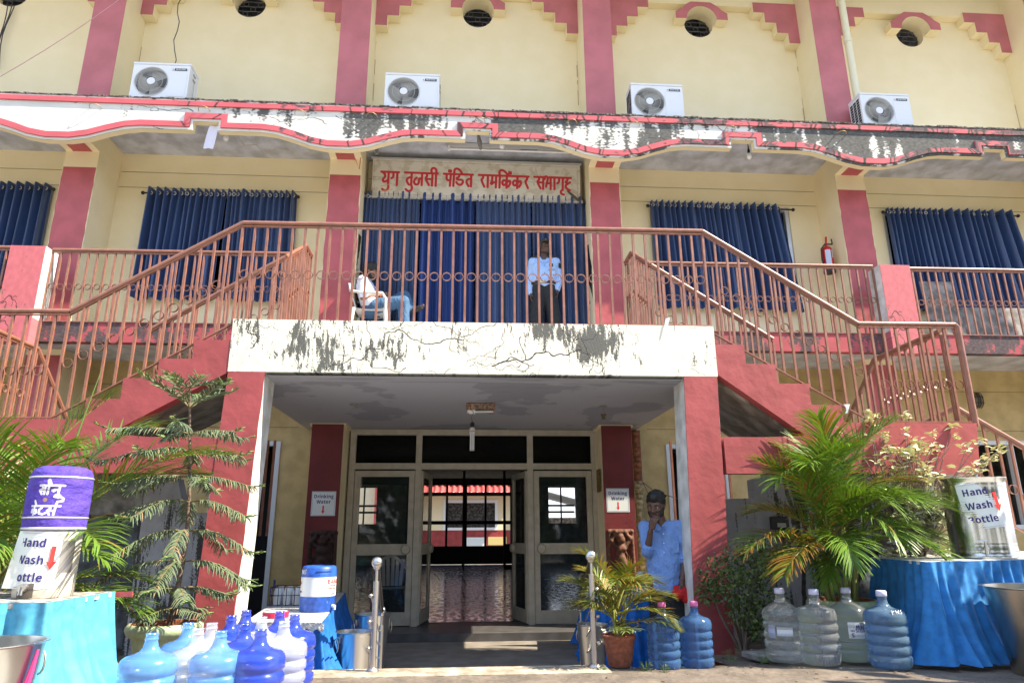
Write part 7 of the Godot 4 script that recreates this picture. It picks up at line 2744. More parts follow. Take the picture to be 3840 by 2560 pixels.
func conifer(pg: Material, inside: Material):
	var o := thing("potted_conifer", "tiered potted conifer with drooping branches in a pale green planter at left", "potted conifer", Vector3(-2.06, -0.0, -5.25))
	planter(o, 0.235, 0.345, pg, inside)
	var m := MB.new()
	var tr := []
	var rr := []
	for i in 13:
		var t := i / 12.0
		tr.append(Vector3(0.02 + 0.015 * sin(t * 6.0) - 0.055 * t * t + (0.05 * sin(t * PI)), 0.26 + 1.80 * t, 0.01 * cos(t * 5.0)))
		rr.append(lerpf(0.021, 0.006, t))
	m.tube(tr, rr, 9)
	part("trunk", m, plaster("conifer_bark", 0.26, 0.18, 0.13, 0.9, 6.0, 0.4, 0.6), o)
	var nm := leaf_mat("needle", 0.6, 0.35)
	# height up the trunk, branch count, length, start elevation, droop, upturn at tip, first azimuth
	var Wh := [[0.10, 4, 0.42, 0, 10, 40, 20], [0.17, 5, 0.55, 8, 26, 45, 70], [0.27, 5, 0.66, 12, 45, 45, 100], [0.385, 5, 0.66, 14, 48, 50, 70], [0.50, 5, 0.66, 14, 42, 50, 95], [0.60, 5, 0.64, 8, 26, 45, 60], [0.70, 5, 0.62, 12, 28, 45, 105], [0.775, 5, 0.56, 18, 25, 40, 80], [0.885, 6, 0.42, 40, 18, 20, 20], [0.97, 5, 0.23, 26, 12, 15, 50]]
	for w in Wh:
		var idx: float = w[0] * 12.0
		var k := mini(int(idx), 11)
		var base: Vector3 = tr[k].lerp(tr[k + 1], idx - k)
		for b in int(w[1]):
			var az: float = deg_to_rad(w[6] + 360.0 * b / w[1] + rng.randf_range(-14, 14))
			var ln: float = w[2] * rng.randf_range(0.78, 1.1) * (1.18 if hz_left(az) else 0.95)
			var hz := Vector3(cos(az), 0, sin(az))
			var pts := [base]
			var dirs := []
			var q := base
			var n := 16
			for i in n:
				var t := (i + 0.5) / n
				var e: float = w[3] - w[4] * sin(minf(t * 1.25, 1.0) * PI * 0.5) + (w[5] * pow(maxf(t - 0.72, 0.0) / 0.28, 1.2))
				var d := hz * cos(deg_to_rad(e)) + Vector3.UP * sin(deg_to_rad(e))
				q += d * ln / n
				pts.append(q); dirs.append(d)
			dirs.append(dirs[-1])
			m = MB.new()
			m.col = Color(0.16, 0.13, 0.06)
			m.tube(pts, range(n + 1).map(func(i): return lerpf(0.006, 0.0022, float(i) / n)), 5)
			var up_branch: bool = w[0] > 0.82
			var cnt := int(ln * 72)
			for i in cnt:
				var t := 0.14 + 0.86 * i / float(cnt)
				var f := t * n
				var kk := mini(int(f), n - 1)
				var oo: Vector3 = pts[kk].lerp(pts[kk + 1], f - kk)
				var d: Vector3 = dirs[kk]
				var side: Vector3 = d.cross(Vector3.UP).normalized()
				for s in [-1.0, 1.0]:
					if rng.randf() < 0.14: continue
					var L: float = (0.080 if not up_branch else 0.075) * (0.35 + 0.9 * sin(PI * clampf(t * 0.92, 0, 1))) * rng.randf_range(0.55, 1.25)
					if t > 0.86: L *= 0.6
					var v: Vector3 = (side * s * rng.randf_range(0.5, 0.95) + d * rng.randf_range(0.3, 0.7) + Vector3.UP * (0.15 if not up_branch else 0.3) + Vector3(rng.randfn(), rng.randfn(), rng.randfn()) * 0.12).normalized()
					var g := (2.0 if not up_branch else 0.25) * (1.0 if t < 0.84 else 0.12)
					var P := [oo]
					var r0 := oo
					for j in 3:
						var dv: Vector3 = (v + Vector3.DOWN * g * (j + 0.6) / 3.0).normalized()
						r0 += dv * L / 3.0
						P.append(r0)
					var bright := clampf((t - 0.78) * 4.0, 0.0, 1.0) if not up_branch else clampf((t - 0.6) * 2.2, 0, 1)
					var c := Color(0.115, 0.155, 0.085).lerp(Color(0.16, 0.27, 0.05), bright) * rng.randf_range(0.8, 1.2)
					if rng.randf() < 0.06: c = Color(0.30, 0.19, 0.10)
					c.a = 1.0
					m.col = c
					m.tube(P, [0.0032, 0.0044, 0.004, 0.0015], 5, false)
			part("branch", m, nm, o)

# a head with a face, looking along +z, centre between the ears; appended to mb
func head_shape(m: MB, jaw := 1.0):
	nets(m, [
		[Vector3(0, 0.035, -0.012), Vector3(0, 0.030, -0.030), 0.086, 0.083, Vector3(0.90, 1, 1.08)],
		[Vector3(0, -0.02, 0.025), Vector3(0, -0.055, 0.035), 0.066, 0.050, Vector3(0.98, 1, 1)],
		[Vector3(0, -0.083, 0.050), Vector3(0, -0.088, 0.058), 0.026 * jaw, 0.022],
		[Vector3(-0.045, -0.06, 0.005), Vector3(-0.02, -0.088, 0.045), 0.026, 0.02], [Vector3(0.045, -0.06, 0.005), Vector3(0.02, -0.088, 0.045), 0.026, 0.02],
		[Vector3(0, 0.006, 0.085), Vector3(0, -0.026, 0.103), 0.0095, 0.0135], [Vector3(-0.013, -0.030, 0.092), Vector3(-0.010, -0.031, 0.096), 0.009, 0.008], [Vector3(0.013, -0.030, 0.092), Vector3(0.010, -0.031, 0.096), 0.009, 0.008],
		[Vector3(-0.045, 0.026, 0.066), Vector3(-0.012, 0.024, 0.080), 0.011, 0.011], [Vector3(0.045, 0.026, 0.066), Vector3(0.012, 0.024, 0.080), 0.011, 0.011],
		[Vector3(-0.045, -0.018, 0.060), Vector3(-0.035, -0.02, 0.068), 0.018, 0.016], [Vector3(0.045, -0.018, 0.060), Vector3(0.035, -0.02, 0.068), 0.018, 0.016],
		[Vector3(-0.018, -0.058, 0.082), Vector3(0.018, -0.058, 0.082), 0.0085, 0.0085], [Vector3(-0.015, -0.067, 0.080), Vector3(0.015, -0.067, 0.080), 0.009, 0.009],
		[Vector3(-0.079, 0.012, -0.006), Vector3(-0.082, -0.020, -0.002), 0.014, 0.010, Vector3(0.6, 1, 1)], [Vector3(0.079, 0.012, -0.006), Vector3(0.082, -0.020, -0.002), 0.014, 0.010, Vector3(0.6, 1, 1)],
	], 0.0048, 0.014)

func face_bits(o: Node3D, xf: Transform3D, beard: float, skin_dark: Color):
	var m := MB.new()
	m.xf = xf
	for s in [-1.0, 1.0]:
		m.ball(Vector3(s * 0.031, 0.007, 0.0745), Vector3(0.0135, 0.0075, 0.008), 10, 8)
	part("eye_white", m, M("eye_white", 0.45, 0.42, 0.38, 0.4), o)
	m = MB.new()
	m.xf = xf
	for s in [-1.0, 1.0]:
		m.ball(Vector3(s * 0.031, 0.006, 0.0800), Vector3(0.0065, 0.0070, 0.0038), 10, 8)
	part("iris", m, mats["black"], o)
	m = MB.new()
	m.xf = xf
	for s in [-1.0, 1.0]:
		m.tube([Vector3(s * 0.012, 0.028, 0.090), Vector3(s * 0.032, 0.033, 0.084), Vector3(s * 0.052, 0.026, 0.066)], [0.004, 0.005, 0.003], 6)
	part("eyebrow", m, M("hair_black", 0.012, 0.010, 0.009, 0.6), o)
	m = MB.new()
	m.xf = xf
	m.tube([Vector3(-0.022, -0.0625, 0.084), Vector3(0, -0.061, 0.0925), Vector3(0.022, -0.0625, 0.084)], [0.003, 0.0055, 0.003], 6)
	part("lips", m, M("lips", skin_dark.r, skin_dark.g, skin_dark.b, 0.5), o)
	if beard > 0.0:
		m = MB.new()
		m.xf = xf
		nets(m, [[Vector3(-0.022, -0.047, 0.086), Vector3(0, -0.043, 0.095), 0.006, 0.007], [Vector3(0.022, -0.047, 0.086), Vector3(0, -0.043, 0.095), 0.006, 0.007]], 0.003, 0.004)
		if beard > 0.5:
			nets(m, [[Vector3(-0.062, -0.02, 0.004), Vector3(-0.052, -0.06, 0.018), 0.020, 0.024], [Vector3(0.062, -0.02, 0.004), Vector3(0.052, -0.06, 0.018), 0.020, 0.024], [Vector3(-0.052, -0.06, 0.018), Vector3(-0.012, -0.095, 0.058), 0.024, 0.024], [Vector3(0.052, -0.06, 0.018), Vector3(0.012, -0.095, 0.058), 0.024, 0.024], [Vector3(-0.02, -0.075, 0.066), Vector3(0.02, -0.075, 0.066), 0.016, 0.016]], 0.004, 0.01)
		part("facial_hair", m, mats["hair_black"], o)

func hair(o: Node3D, xf: Transform3D, vol: float):
	var m := MB.new()
	m.xf = xf
	var pr := [[Vector3(0, 0.058, -0.025), Vector3(0, 0.03, -0.052), 0.082 + vol, 0.076 + vol * 0.5, Vector3(0.93, 1, 1.06)], [Vector3(0, 0.092, 0.045), Vector3(0, 0.085, 0.01), 0.036 + vol, 0.05 + vol],
		[Vector3(-0.070, 0.045, -0.01), Vector3(-0.072, 0.0, -0.022), 0.026, 0.016], [Vector3(0.070, 0.045, -0.01), Vector3(0.072, 0.0, -0.022), 0.026, 0.016], [Vector3(0, -0.03, -0.075), Vector3(0, 0.0, -0.07), 0.04, 0.05]]
	for k in 26:
		var a := rng.randf() * TAU
		var e := rng.randf_range(0.2, 1.4)
		var d := Vector3(cos(a) * cos(e), sin(e), sin(a) * cos(e))
		if d.z > 0.45 and d.y < 0.5: continue
		var p := Vector3(0, 0.05, -0.02) + d * Vector3(0.078, 0.08, 0.09) * (1.0 + vol * 6.0)
		pr.append([p, p + (d * 0.3 + Vector3(rng.randfn(), 0.0, rng.randfn())).normalized() * 0.022, 0.013, 0.009])
	nets(m, pr, 0.006, 0.016)
	part("hair", m, mats["hair_black"], o)

# fingers curled round +y going down from the wrist; appended to mb. palm frame: fingers along -y, palm faces +z, thumb to side
func hand_shape(m: MB, side: float, curl: float, spread := 1.0):
	var pr := [[Vector3(-0.022, -0.03, 0), Vector3(-0.025, -0.085, 0), 0.016, 0.014], [Vector3(0, -0.02, 0), Vector3(0, -0.09, 0), 0.018, 0.014], [Vector3(0.022, -0.03, 0), Vector3(0.025, -0.082, 0), 0.016, 0.013], [Vector3(0, 0.03, 0), Vector3(0, -0.02, 0), 0.024, 0.022]]
	var len := [0.066, 0.078, 0.073, 0.058]
	for i in 4:
		var x := (-0.029 + 0.0193 * i) * side * -1.0
		var p := Vector3(x, -0.092 + (0.006 if i in [0, 3] else 0.0), 0.0)
		var a := curl * 0.5
		for j in 3:
			var l: float = len[i] * [0.45, 0.32, 0.25][j]
			var q := p + Vector3(x * 0.12 * spread, -cos(a), sin(a)).normalized() * l
			pr.append([p, q, 0.0088 - j * 0.0008, 0.0082 - j * 0.0009])
			p = q
			a += curl * 0.8
	var t0 := Vector3(-0.022 * side, -0.025, 0.006)
	var t1 := t0 + Vector3(-0.028 * side, -0.028, 0.014)
	var t2 := t1 + Vector3(-0.010 * side, -0.030, 0.012)
	pr.append([t0, t1, 0.014, 0.011]); pr.append([t1, t2, 0.0105, 0.0085])
	nets(m, pr, 0.0048, 0.006)

func basis_between(y: Vector3, z: Vector3) -> Basis:
	# columns so that local -y points along y and local +z is near z
	var yy := -y.normalized()
	var x := yy.cross(z).normalized()
	return Basis(x, yy, x.cross(yy))

func skin(key: String, r: float, g: float, b: float) -> StandardMaterial3D:
	var m := M(key, r, g, b, 0.5)
	m.subsurf_scatter_enabled = true
	m.subsurf_scatter_strength = 0.06
	return m

func cloth(key: String, r: float, g: float, b: float) -> StandardMaterial3D:
	var m := M(key, r, g, b, 0.8)
	m.rim_enabled = true
	m.rim = 0.25
	m.heightmap_enabled = true
	m.heightmap_texture = ramp_tex("fold", Color.BLACK, Color.WHITE, 0.010, 55, 512, 0.2, 0.8)
	m.heightmap_scale = 1.6
	m.uv1_triplanar = true
	m.uv1_scale = Vector3(2.2, 1.3, 2.2)
	return m

func button_row(o: Node3D, pts: Array, mt: Material):
	for p in pts:
		var m := MB.new()
		m.ball(p, Vector3(0.006, 0.006, 0.004), 8, 6)
		part("button", m, mt, o)

func people():
	rng.seed = 99
	M("lips", 0.14, 0.05, 0.04, 0.5)
	porch_man()
	guard()
	seated_man()

func porch_man():
	var o := thing("person", "man in a blue shirt with one hand at his mouth beside the right porch pillar", "person", Vector3(1.885, -0.30, -6.62))
	var sk := skin("skin_dark", 0.115, 0.055, 0.034)
	# local joints, y from the floor
	var neck := Vector3(0.0, 1.315, 0.0)
	var shR := Vector3(-0.145, 1.285, -0.085)
	var shL := Vector3(0.150, 1.285, 0.085)
	var elR := Vector3(-0.165, 1.055, 0.035)
	var wrR := Vector3(-0.140, 1.255, 0.120)
	var elL := Vector3(0.185, 1.045, 0.10)
	var wrL := Vector3(0.105, 0.79, 0.175)
	var hc := Vector3(-0.055, 1.475, 0.035)
	var m := MB.new()
	nets(m, [
		[Vector3(-0.055, 1.19, -0.03), Vector3(-0.05, 0.86, -0.03), 0.088, 0.085], [Vector3(0.055, 1.19, 0.03), Vector3(0.05, 0.86, 0.03), 0.088, 0.085],
		[neck + Vector3(0.0, -0.02, 0), hc + Vector3(0.015, -0.05, -0.02), 0.056, 0.050], [neck + Vector3(0, -0.03, 0), shR, 0.045, 0.045], [neck + Vector3(0, -0.03, 0), shL, 0.045, 0.045],
		[shR, elR, 0.048, 0.038], [elR, wrR, 0.038, 0.024], [shL, elL, 0.048, 0.038], [elL, wrL, 0.038, 0.024],
		[Vector3(-0.08, 0.82, -0.03), Vector3(-0.085, 0.42, 0.0), 0.085, 0.055], [Vector3(-0.085, 0.42, 0.0), Vector3(-0.09, 0.06, -0.03), 0.055, 0.036],
		[Vector3(0.08, 0.82, 0.04), Vector3(0.09, 0.42, 0.07), 0.085, 0.055], [Vector3(0.09, 0.42, 0.07), Vector3(0.10, 0.06, 0.05), 0.055, 0.036],
	], 0.014, 0.03)
	# head turned to the left of the picture and bowed
	var hx := Transform3D(Basis(Vector3.UP, deg_to_rad(-34)) * Basis(Vector3.RIGHT, deg_to_rad(16)) * Basis(Vector3.BACK, deg_to_rad(-4)), hc)
	m.xf = hx
	head_shape(m)
	# right hand at the mouth, left hand hanging
	m.xf = Transform3D(basis_between(Vector3(0.25, 0.9, 0.35), Vector3(0.8, 0.1, -0.5)), wrR)
	hand_shape(m, 1.0, 0.75)
	m.xf = Transform3D(basis_between(Vector3(-0.10, -1.0, 0.15), Vector3(-0.9, 0, -0.3)), wrL)
	hand_shape(m, -1.0, 0.5)
	part("body", m, sk, o)
	face_bits(o, hx, 0.9, Color(0.09, 0.032, 0.028))
	hair(o, hx, 0.012)
	# shirt with rolled sleeves
	m = MB.new()
	nets(m, [
		[Vector3(-0.060, 1.19, -0.035), Vector3(-0.055, 0.74, -0.03), 0.098, 0.100], [Vector3(0.060, 1.19, 0.035), Vector3(0.055, 0.74, 0.035), 0.098, 0.100], [Vector3(0, 1.0, 0.01), Vector3(0, 0.76, 0.01), 0.10, 0.11],
		[neck + Vector3(0, -0.025, 0), shR, 0.054, 0.056], [neck + Vector3(0, -0.025, 0), shL, 0.054, 0.056],
		[shR, elR + Vector3(0, 0.02, 0), 0.058, 0.052], [shL, elL + Vector3(0, 0.0, 0), 0.058, 0.051], [elL, elL.lerp(wrL, 0.22), 0.051, 0.050], [elR, elR.lerp(wrR, 0.16), 0.051, 0.048],
		[Vector3(-0.02, 0.98, 0.09), Vector3(0.05, 0.90, 0.115), 0.016, 0.010], [Vector3(0.07, 0.98, 0.115), Vector3(0.12, 1.06, 0.10), 0.012, 0.016], [Vector3(0.07, 0.86, 0.12), Vector3(0.0, 0.82, 0.11), 0.012, 0.014], [Vector3(-0.09, 0.92, 0.05), Vector3(-0.10, 0.8, 0.05), 0.016, 0.012],
	], 0.011, 0.025)
	var sh := cloth("shirt_blue", 0.17, 0.30, 0.62)
	var s := part("shirt", m, sh, o)
	m = MB.new()
	for k in [-1.0, 1.0]:
		var a := Vector3(0.01 * k - 0.01, 1.26, 0.095)
		m.grid([[a + Vector3(0.0, 0, 0), a + Vector3(0.055 * k, -0.01, -0.02)], [a + Vector3(0.045 * k, 0.075, -0.045), a + Vector3(0.075 * k, 0.06, -0.07 + 0.05 * k)], [Vector3(0.06 * k, 1.365, -0.01), Vector3(0.085 * k, 1.33, 0.0 + 0.03 * k)]])
	part("collar", m, sh, s)
	for k in 2:
		m = MB.new()
		var e: Vector3 = [elR.lerp(wrR, 0.16), elL.lerp(wrL, 0.22)][k]
		var d: Vector3 = ([wrR, wrL][k] - [elR, elL][k]).normalized()
		m.tube([e - d * 0.03, e + d * 0.015], [0.056, 0.058], 18)
		part("rolled_cuff", m, sh, s)
	m = MB.new()
	m.xf = Transform3D(Basis(Vector3.UP, -0.25), Vector3(0.070, 1.10, 0.134))
	m.box(Vector3.ZERO, Vector3(0.085, 0.10, 0.010), 0.003)
	part("pocket", m, sh, s)
	button_row(s, range(6).map(func(k): return Vector3(-0.015 - 0.004 * k, 1.22 - 0.082 * k, 0.094 + 0.008 * sin(k * 0.7))), mats["white"])
	# trousers, shoes
	m = MB.new()
	nets(m, [[Vector3(-0.06, 0.80, -0.03), Vector3(-0.085, 0.42, 0.0), 0.092, 0.080], [Vector3(-0.085, 0.42, 0.0), Vector3(-0.09, 0.07, -0.03), 0.085, 0.072], [Vector3(0.06, 0.80, 0.04), Vector3(0.09, 0.42, 0.07), 0.092, 0.080], [Vector3(0.09, 0.42, 0.07), Vector3(0.10, 0.07, 0.05), 0.085, 0.072]], 0.014, 0.02)
	part("trousers", m, cloth("trousers_black", 0.010, 0.010, 0.012), o)
	m = MB.new()
	nets(m, [[Vector3(-0.10, 0.045, -0.05), Vector3(-0.16, 0.035, 0.10), 0.045, 0.035], [Vector3(0.10, 0.045, 0.03), Vector3(0.06, 0.035, 0.19), 0.045, 0.035]], 0.012, 0.01)
	part("shoes", m, mats["black"], o)
	var rc := MB.new()
	nets(rc, [[Vector3(0.10, 0.72, 0.17), Vector3(0.06, 0.70, 0.20), 0.055, 0.05], [Vector3(0.13, 0.70, 0.17), Vector3(0.12, 0.66, 0.19), 0.045, 0.04], [Vector3(0.04, 0.745, 0.2), Vector3(0.02, 0.72, 0.21), 0.03, 0.02]], 0.009, 0.02)
	solo("red_cloth", rc, cloth("cloth_red", 0.55, 0.010, 0.012), "bundled bright red cloth held in the lowered hand of the man in blue", "cloth", o.position)

func guard():
	var o := thing("person", "guard in a dark cap and pale blue uniform shirt standing on the landing", "person", Vector3(1.10, 3.45, -9.16))
	var sk := skin("skin_guard", 0.085, 0.045, 0.030)
	var neck := Vector3(0.0, 1.31, 0.0)
	var shR := Vector3(-0.150, 1.265, 0.0)
	var shL := Vector3(0.180, 1.275, 0.0)
	var elR := Vector3(-0.200, 1.00, -0.03)
	var wrR := Vector3(-0.190, 0.775, 0.03)
	var elL := Vector3(0.235, 1.02, -0.03)
	var wrL := Vector3(0.185, 0.83, 0.05)
	var hc := Vector3(0.02, 1.485, 0.03)
	var m := MB.new()
	nets(m, [
		[Vector3(-0.07, 1.18, 0.0), Vector3(-0.06, 0.90, 0.0), 0.105, 0.10], [Vector3(0.085, 1.18, 0.0), Vector3(0.06, 0.90, 0.0), 0.105, 0.10],
		[neck, hc + Vector3(0, -0.04, -0.015), 0.056, 0.052], [neck + Vector3(0, -0.03, 0), shR, 0.055, 0.05], [neck + Vector3(0, -0.03, 0), shL, 0.055, 0.05],
		[shR, elR, 0.046, 0.038], [elR, wrR, 0.036, 0.025], [shL, elL, 0.046, 0.038], [elL, wrL, 0.036, 0.025],
		[Vector3(-0.07, 0.86, 0), Vector3(-0.105, 0.44, 0.02), 0.09, 0.06], [Vector3(-0.105, 0.44, 0.02), Vector3(-0.11, 0.07, 0), 0.055, 0.038], [Vector3(0.08, 0.86, 0), Vector3(0.125, 0.44, 0.02), 0.09, 0.06], [Vector3(0.125, 0.44, 0.02), Vector3(0.16, 0.07, 0), 0.055, 0.038],
	], 0.015, 0.03)
	var hx := Transform3D(Basis(Vector3.UP, deg_to_rad(14)) * Basis(Vector3.RIGHT, deg_to_rad(-12)), hc)
	m.xf = hx
	head_shape(m, 1.1)
	m.xf = Transform3D(basis_between(Vector3(0.05, -1.0, 0.12), Vector3(0.9, 0, 0.2)), wrR)
	hand_shape(m, 1.0, 0.4)
	m.xf = Transform3D(basis_between(Vector3(-0.05, -1.0, 0.12), Vector3(-0.9, 0, 0.2)), wrL)
	hand_shape(m, -1.0, 0.5)
	part("body", m, sk, o)
	face_bits(o, hx, 0.0, Color(0.10, 0.045, 0.04))
	m = MB.new()
	m.xf = hx
	nets(m, [[Vector3(-0.072, 0.03, -0.02), Vector3(-0.075, -0.01, -0.03), 0.018, 0.012], [Vector3(0.072, 0.03, -0.02), Vector3(0.075, -0.01, -0.03), 0.018, 0.012], [Vector3(0, -0.02, -0.075), Vector3(0, 0.01, -0.08), 0.035, 0.04]], 0.006, 0.01)
	part("hair", m, mats["hair_black"], o)
	# cap
	m = MB.new()
	m.xf = hx
	nets(m, [[Vector3(0, 0.065, -0.015), Vector3(0, 0.06, -0.03), 0.088, 0.086, Vector3(0.96, 0.92, 1.10)], [Vector3(0, 0.055, 0.05), Vector3(0, 0.05, 0.06), 0.04, 0.035]], 0.006, 0.02)
	var P := []
	for i in 4:
		var row := []
		for k in 9:
			var t := (k / 8.0 - 0.5) * 2.2
			row.append(Vector3(sin(t) * 0.085, 0.045 - 0.012 * t * t - 0.006 * i, cos(t) * (0.075 + 0.028 * i) + 0.008))
		P.append(row)
	m.grid(P)
	var cp := part("cap", m, cloth("cap_olive", 0.030, 0.032, 0.026), o)
	m = MB.new()
	m.xf = hx * Transform3D(Basis(Vector3.RIGHT, -0.3), Vector3(0.0, 0.10, 0.078))
	m.box(Vector3.ZERO, Vector3(0.024, 0.02, 0.006), 0.002)
	part("badge", m, mats["steel_worn"], cp)
	# shirt
	var sh := cloth("shirt_pale", 0.38, 0.55, 0.86)
	m = MB.new()
	nets(m, [
		[Vector3(-0.075, 1.17, 0.0), Vector3(-0.065, 0.93, 0.005), 0.118, 0.112], [Vector3(0.095, 1.17, 0.0), Vector3(0.065, 0.93, 0.005), 0.118, 0.112], [Vector3(0, 1.10, 0.03), Vector3(0, 0.94, 0.035), 0.105, 0.10],
		[neck + Vector3(0, -0.035, 0), shR, 0.06, 0.062], [neck + Vector3(0, -0.035, 0), shL, 0.06, 0.062],
		[shR, elR, 0.064, 0.054], [elR, wrR + Vector3(0, 0.01, 0), 0.053, 0.044], [shL, elL, 0.066, 0.056], [elL, wrL + Vector3(0, 0.01, 0), 0.055, 0.048],
		[Vector3(-0.12, 0.98, 0.08), Vector3(-0.02, 0.95, 0.12), 0.016, 0.012], [Vector3(0.12, 1.0, 0.08), Vector3(0.04, 0.95, 0.12), 0.016, 0.012],
	], 0.012, 0.025)
	var s := part("shirt", m, sh, o)
	m = MB.new()
	for k in [-1.0, 1.0]:
		m.grid([[Vector3(0.008 * k, 1.215, 0.115), Vector3(0.06 * k, 1.245, 0.10)], [Vector3(0.04 * k, 1.30, 0.085), Vector3(0.085 * k, 1.29, 0.07)], [Vector3(0.062 * k, 1.365, 0.02), Vector3(0.08 * k, 1.33, 0.0)]])
	part("collar", m, sh, s)
	m = MB.new()
	m.bar(neck + Vector3(-0.06, 0.035, 0.01), shR + Vector3(-0.02, 0.055, 0.01), 0.075, 0.03, Vector3.BACK)
	m.bar(neck + Vector3(0.06, 0.035, 0.01), shL + Vector3(0.03, 0.055, 0.01), 0.075, 0.03, Vector3.BACK)
	part("shoulder_strap", m, mats["black"], s)
	m = MB.new()
	m.xf = Transform3D(Basis(Vector3.RIGHT, -0.12), Vector3(0.10, 1.18, 0.118))
	m.box(Vector3.ZERO, Vector3(0.055, 0.05, 0.008), 0.002)
	part("chest_patch", m, mats["black"], s)
	m = MB.new()
	m.xf = Transform3D(Basis(Vector3.UP, 0.75), Vector3(0.235, 1.20, 0.052))
	m.box(Vector3.ZERO, Vector3(0.05, 0.075, 0.008), 0.002)
	part("sleeve_patch", m, mats["black"], s)
	for x in [-0.075, 0.105]:
		m = MB.new()
		m.box(Vector3(x, 1.085, 0.118), Vector3(0.09, 0.10, 0.01), 0.003)
		m.box(Vector3(x, 1.125, 0.124), Vector3(0.094, 0.035, 0.008), 0.003)
		part("pocket", m, sh, s)
	m = MB.new()
	m.tube([Vector3(0.06, 1.105, 0.131), Vector3(0.08, 1.097, 0.134), Vector3(0.105, 1.106, 0.133), Vector3(0.13, 1.112, 0.131), Vector3(0.155, 1.108, 0.125)], 0.0035, 5)
	part("spectacle_cord", m, mats["black"], s)
	button_row(s, [Vector3(0.008, 1.17, 0.128), Vector3(-0.075, 1.115, 0.13), Vector3(0.105, 1.125, 0.13), Vector3(0.0, 1.05, 0.14)], mats["black"])
	# trousers and belt
	m = MB.new()
	nets(m, [[Vector3(-0.06, 0.90, 0.0), Vector3(-0.07, 0.80, 0.0), 0.112, 0.118], [Vector3(0.06, 0.90, 0.0), Vector3(0.08, 0.80, 0.0), 0.112, 0.118], [Vector3(-0.08, 0.80, 0.0), Vector3(-0.11, 0.44, 0.02), 0.112, 0.09], [Vector3(-0.11, 0.44, 0.02), Vector3(-0.115, 0.07, 0.0), 0.09, 0.078], [Vector3(0.085, 0.80, 0.0), Vector3(0.135, 0.44, 0.02), 0.112, 0.09], [Vector3(0.135, 0.44, 0.02), Vector3(0.165, 0.07, 0.0), 0.09, 0.078]], 0.014, 0.02)
	part("trousers", m, cloth("trousers_dark", 0.014, 0.016, 0.018), o)
	m = MB.new()
	var pr := []
	for k in 24:
		var t := TAU * k / 24
		pr.append(Vector3(cos(t) * 0.186, 0.925 + 0.006 * cos(t), sin(t) * 0.126))
	for dy in [-0.015, 0.0, 0.015]:
		m.tube(pr.map(func(q): return q + Vector3(0, dy, 0)), 0.011, 6, false, true)
	var bl := part("belt", m, mats["black"], o)
	m = MB.new()
	m.box(Vector3(-0.035, 0.925, 0.138), Vector3(0.065, 0.048, 0.008), 0.002)
	part("buckle", m, M("brass", 0.62, 0.50, 0.30, 0.35, 0.8), bl)
	m = MB.new()
	nets(m, [[Vector3(-0.115, 0.05, -0.03), Vector3(-0.13, 0.04, 0.14), 0.048, 0.04], [Vector3(0.165, 0.05, -0.03), Vector3(0.19, 0.04, 0.14), 0.048, 0.04]], 0.014, 0.01)
	part("shoes", m, mats["black"], o)

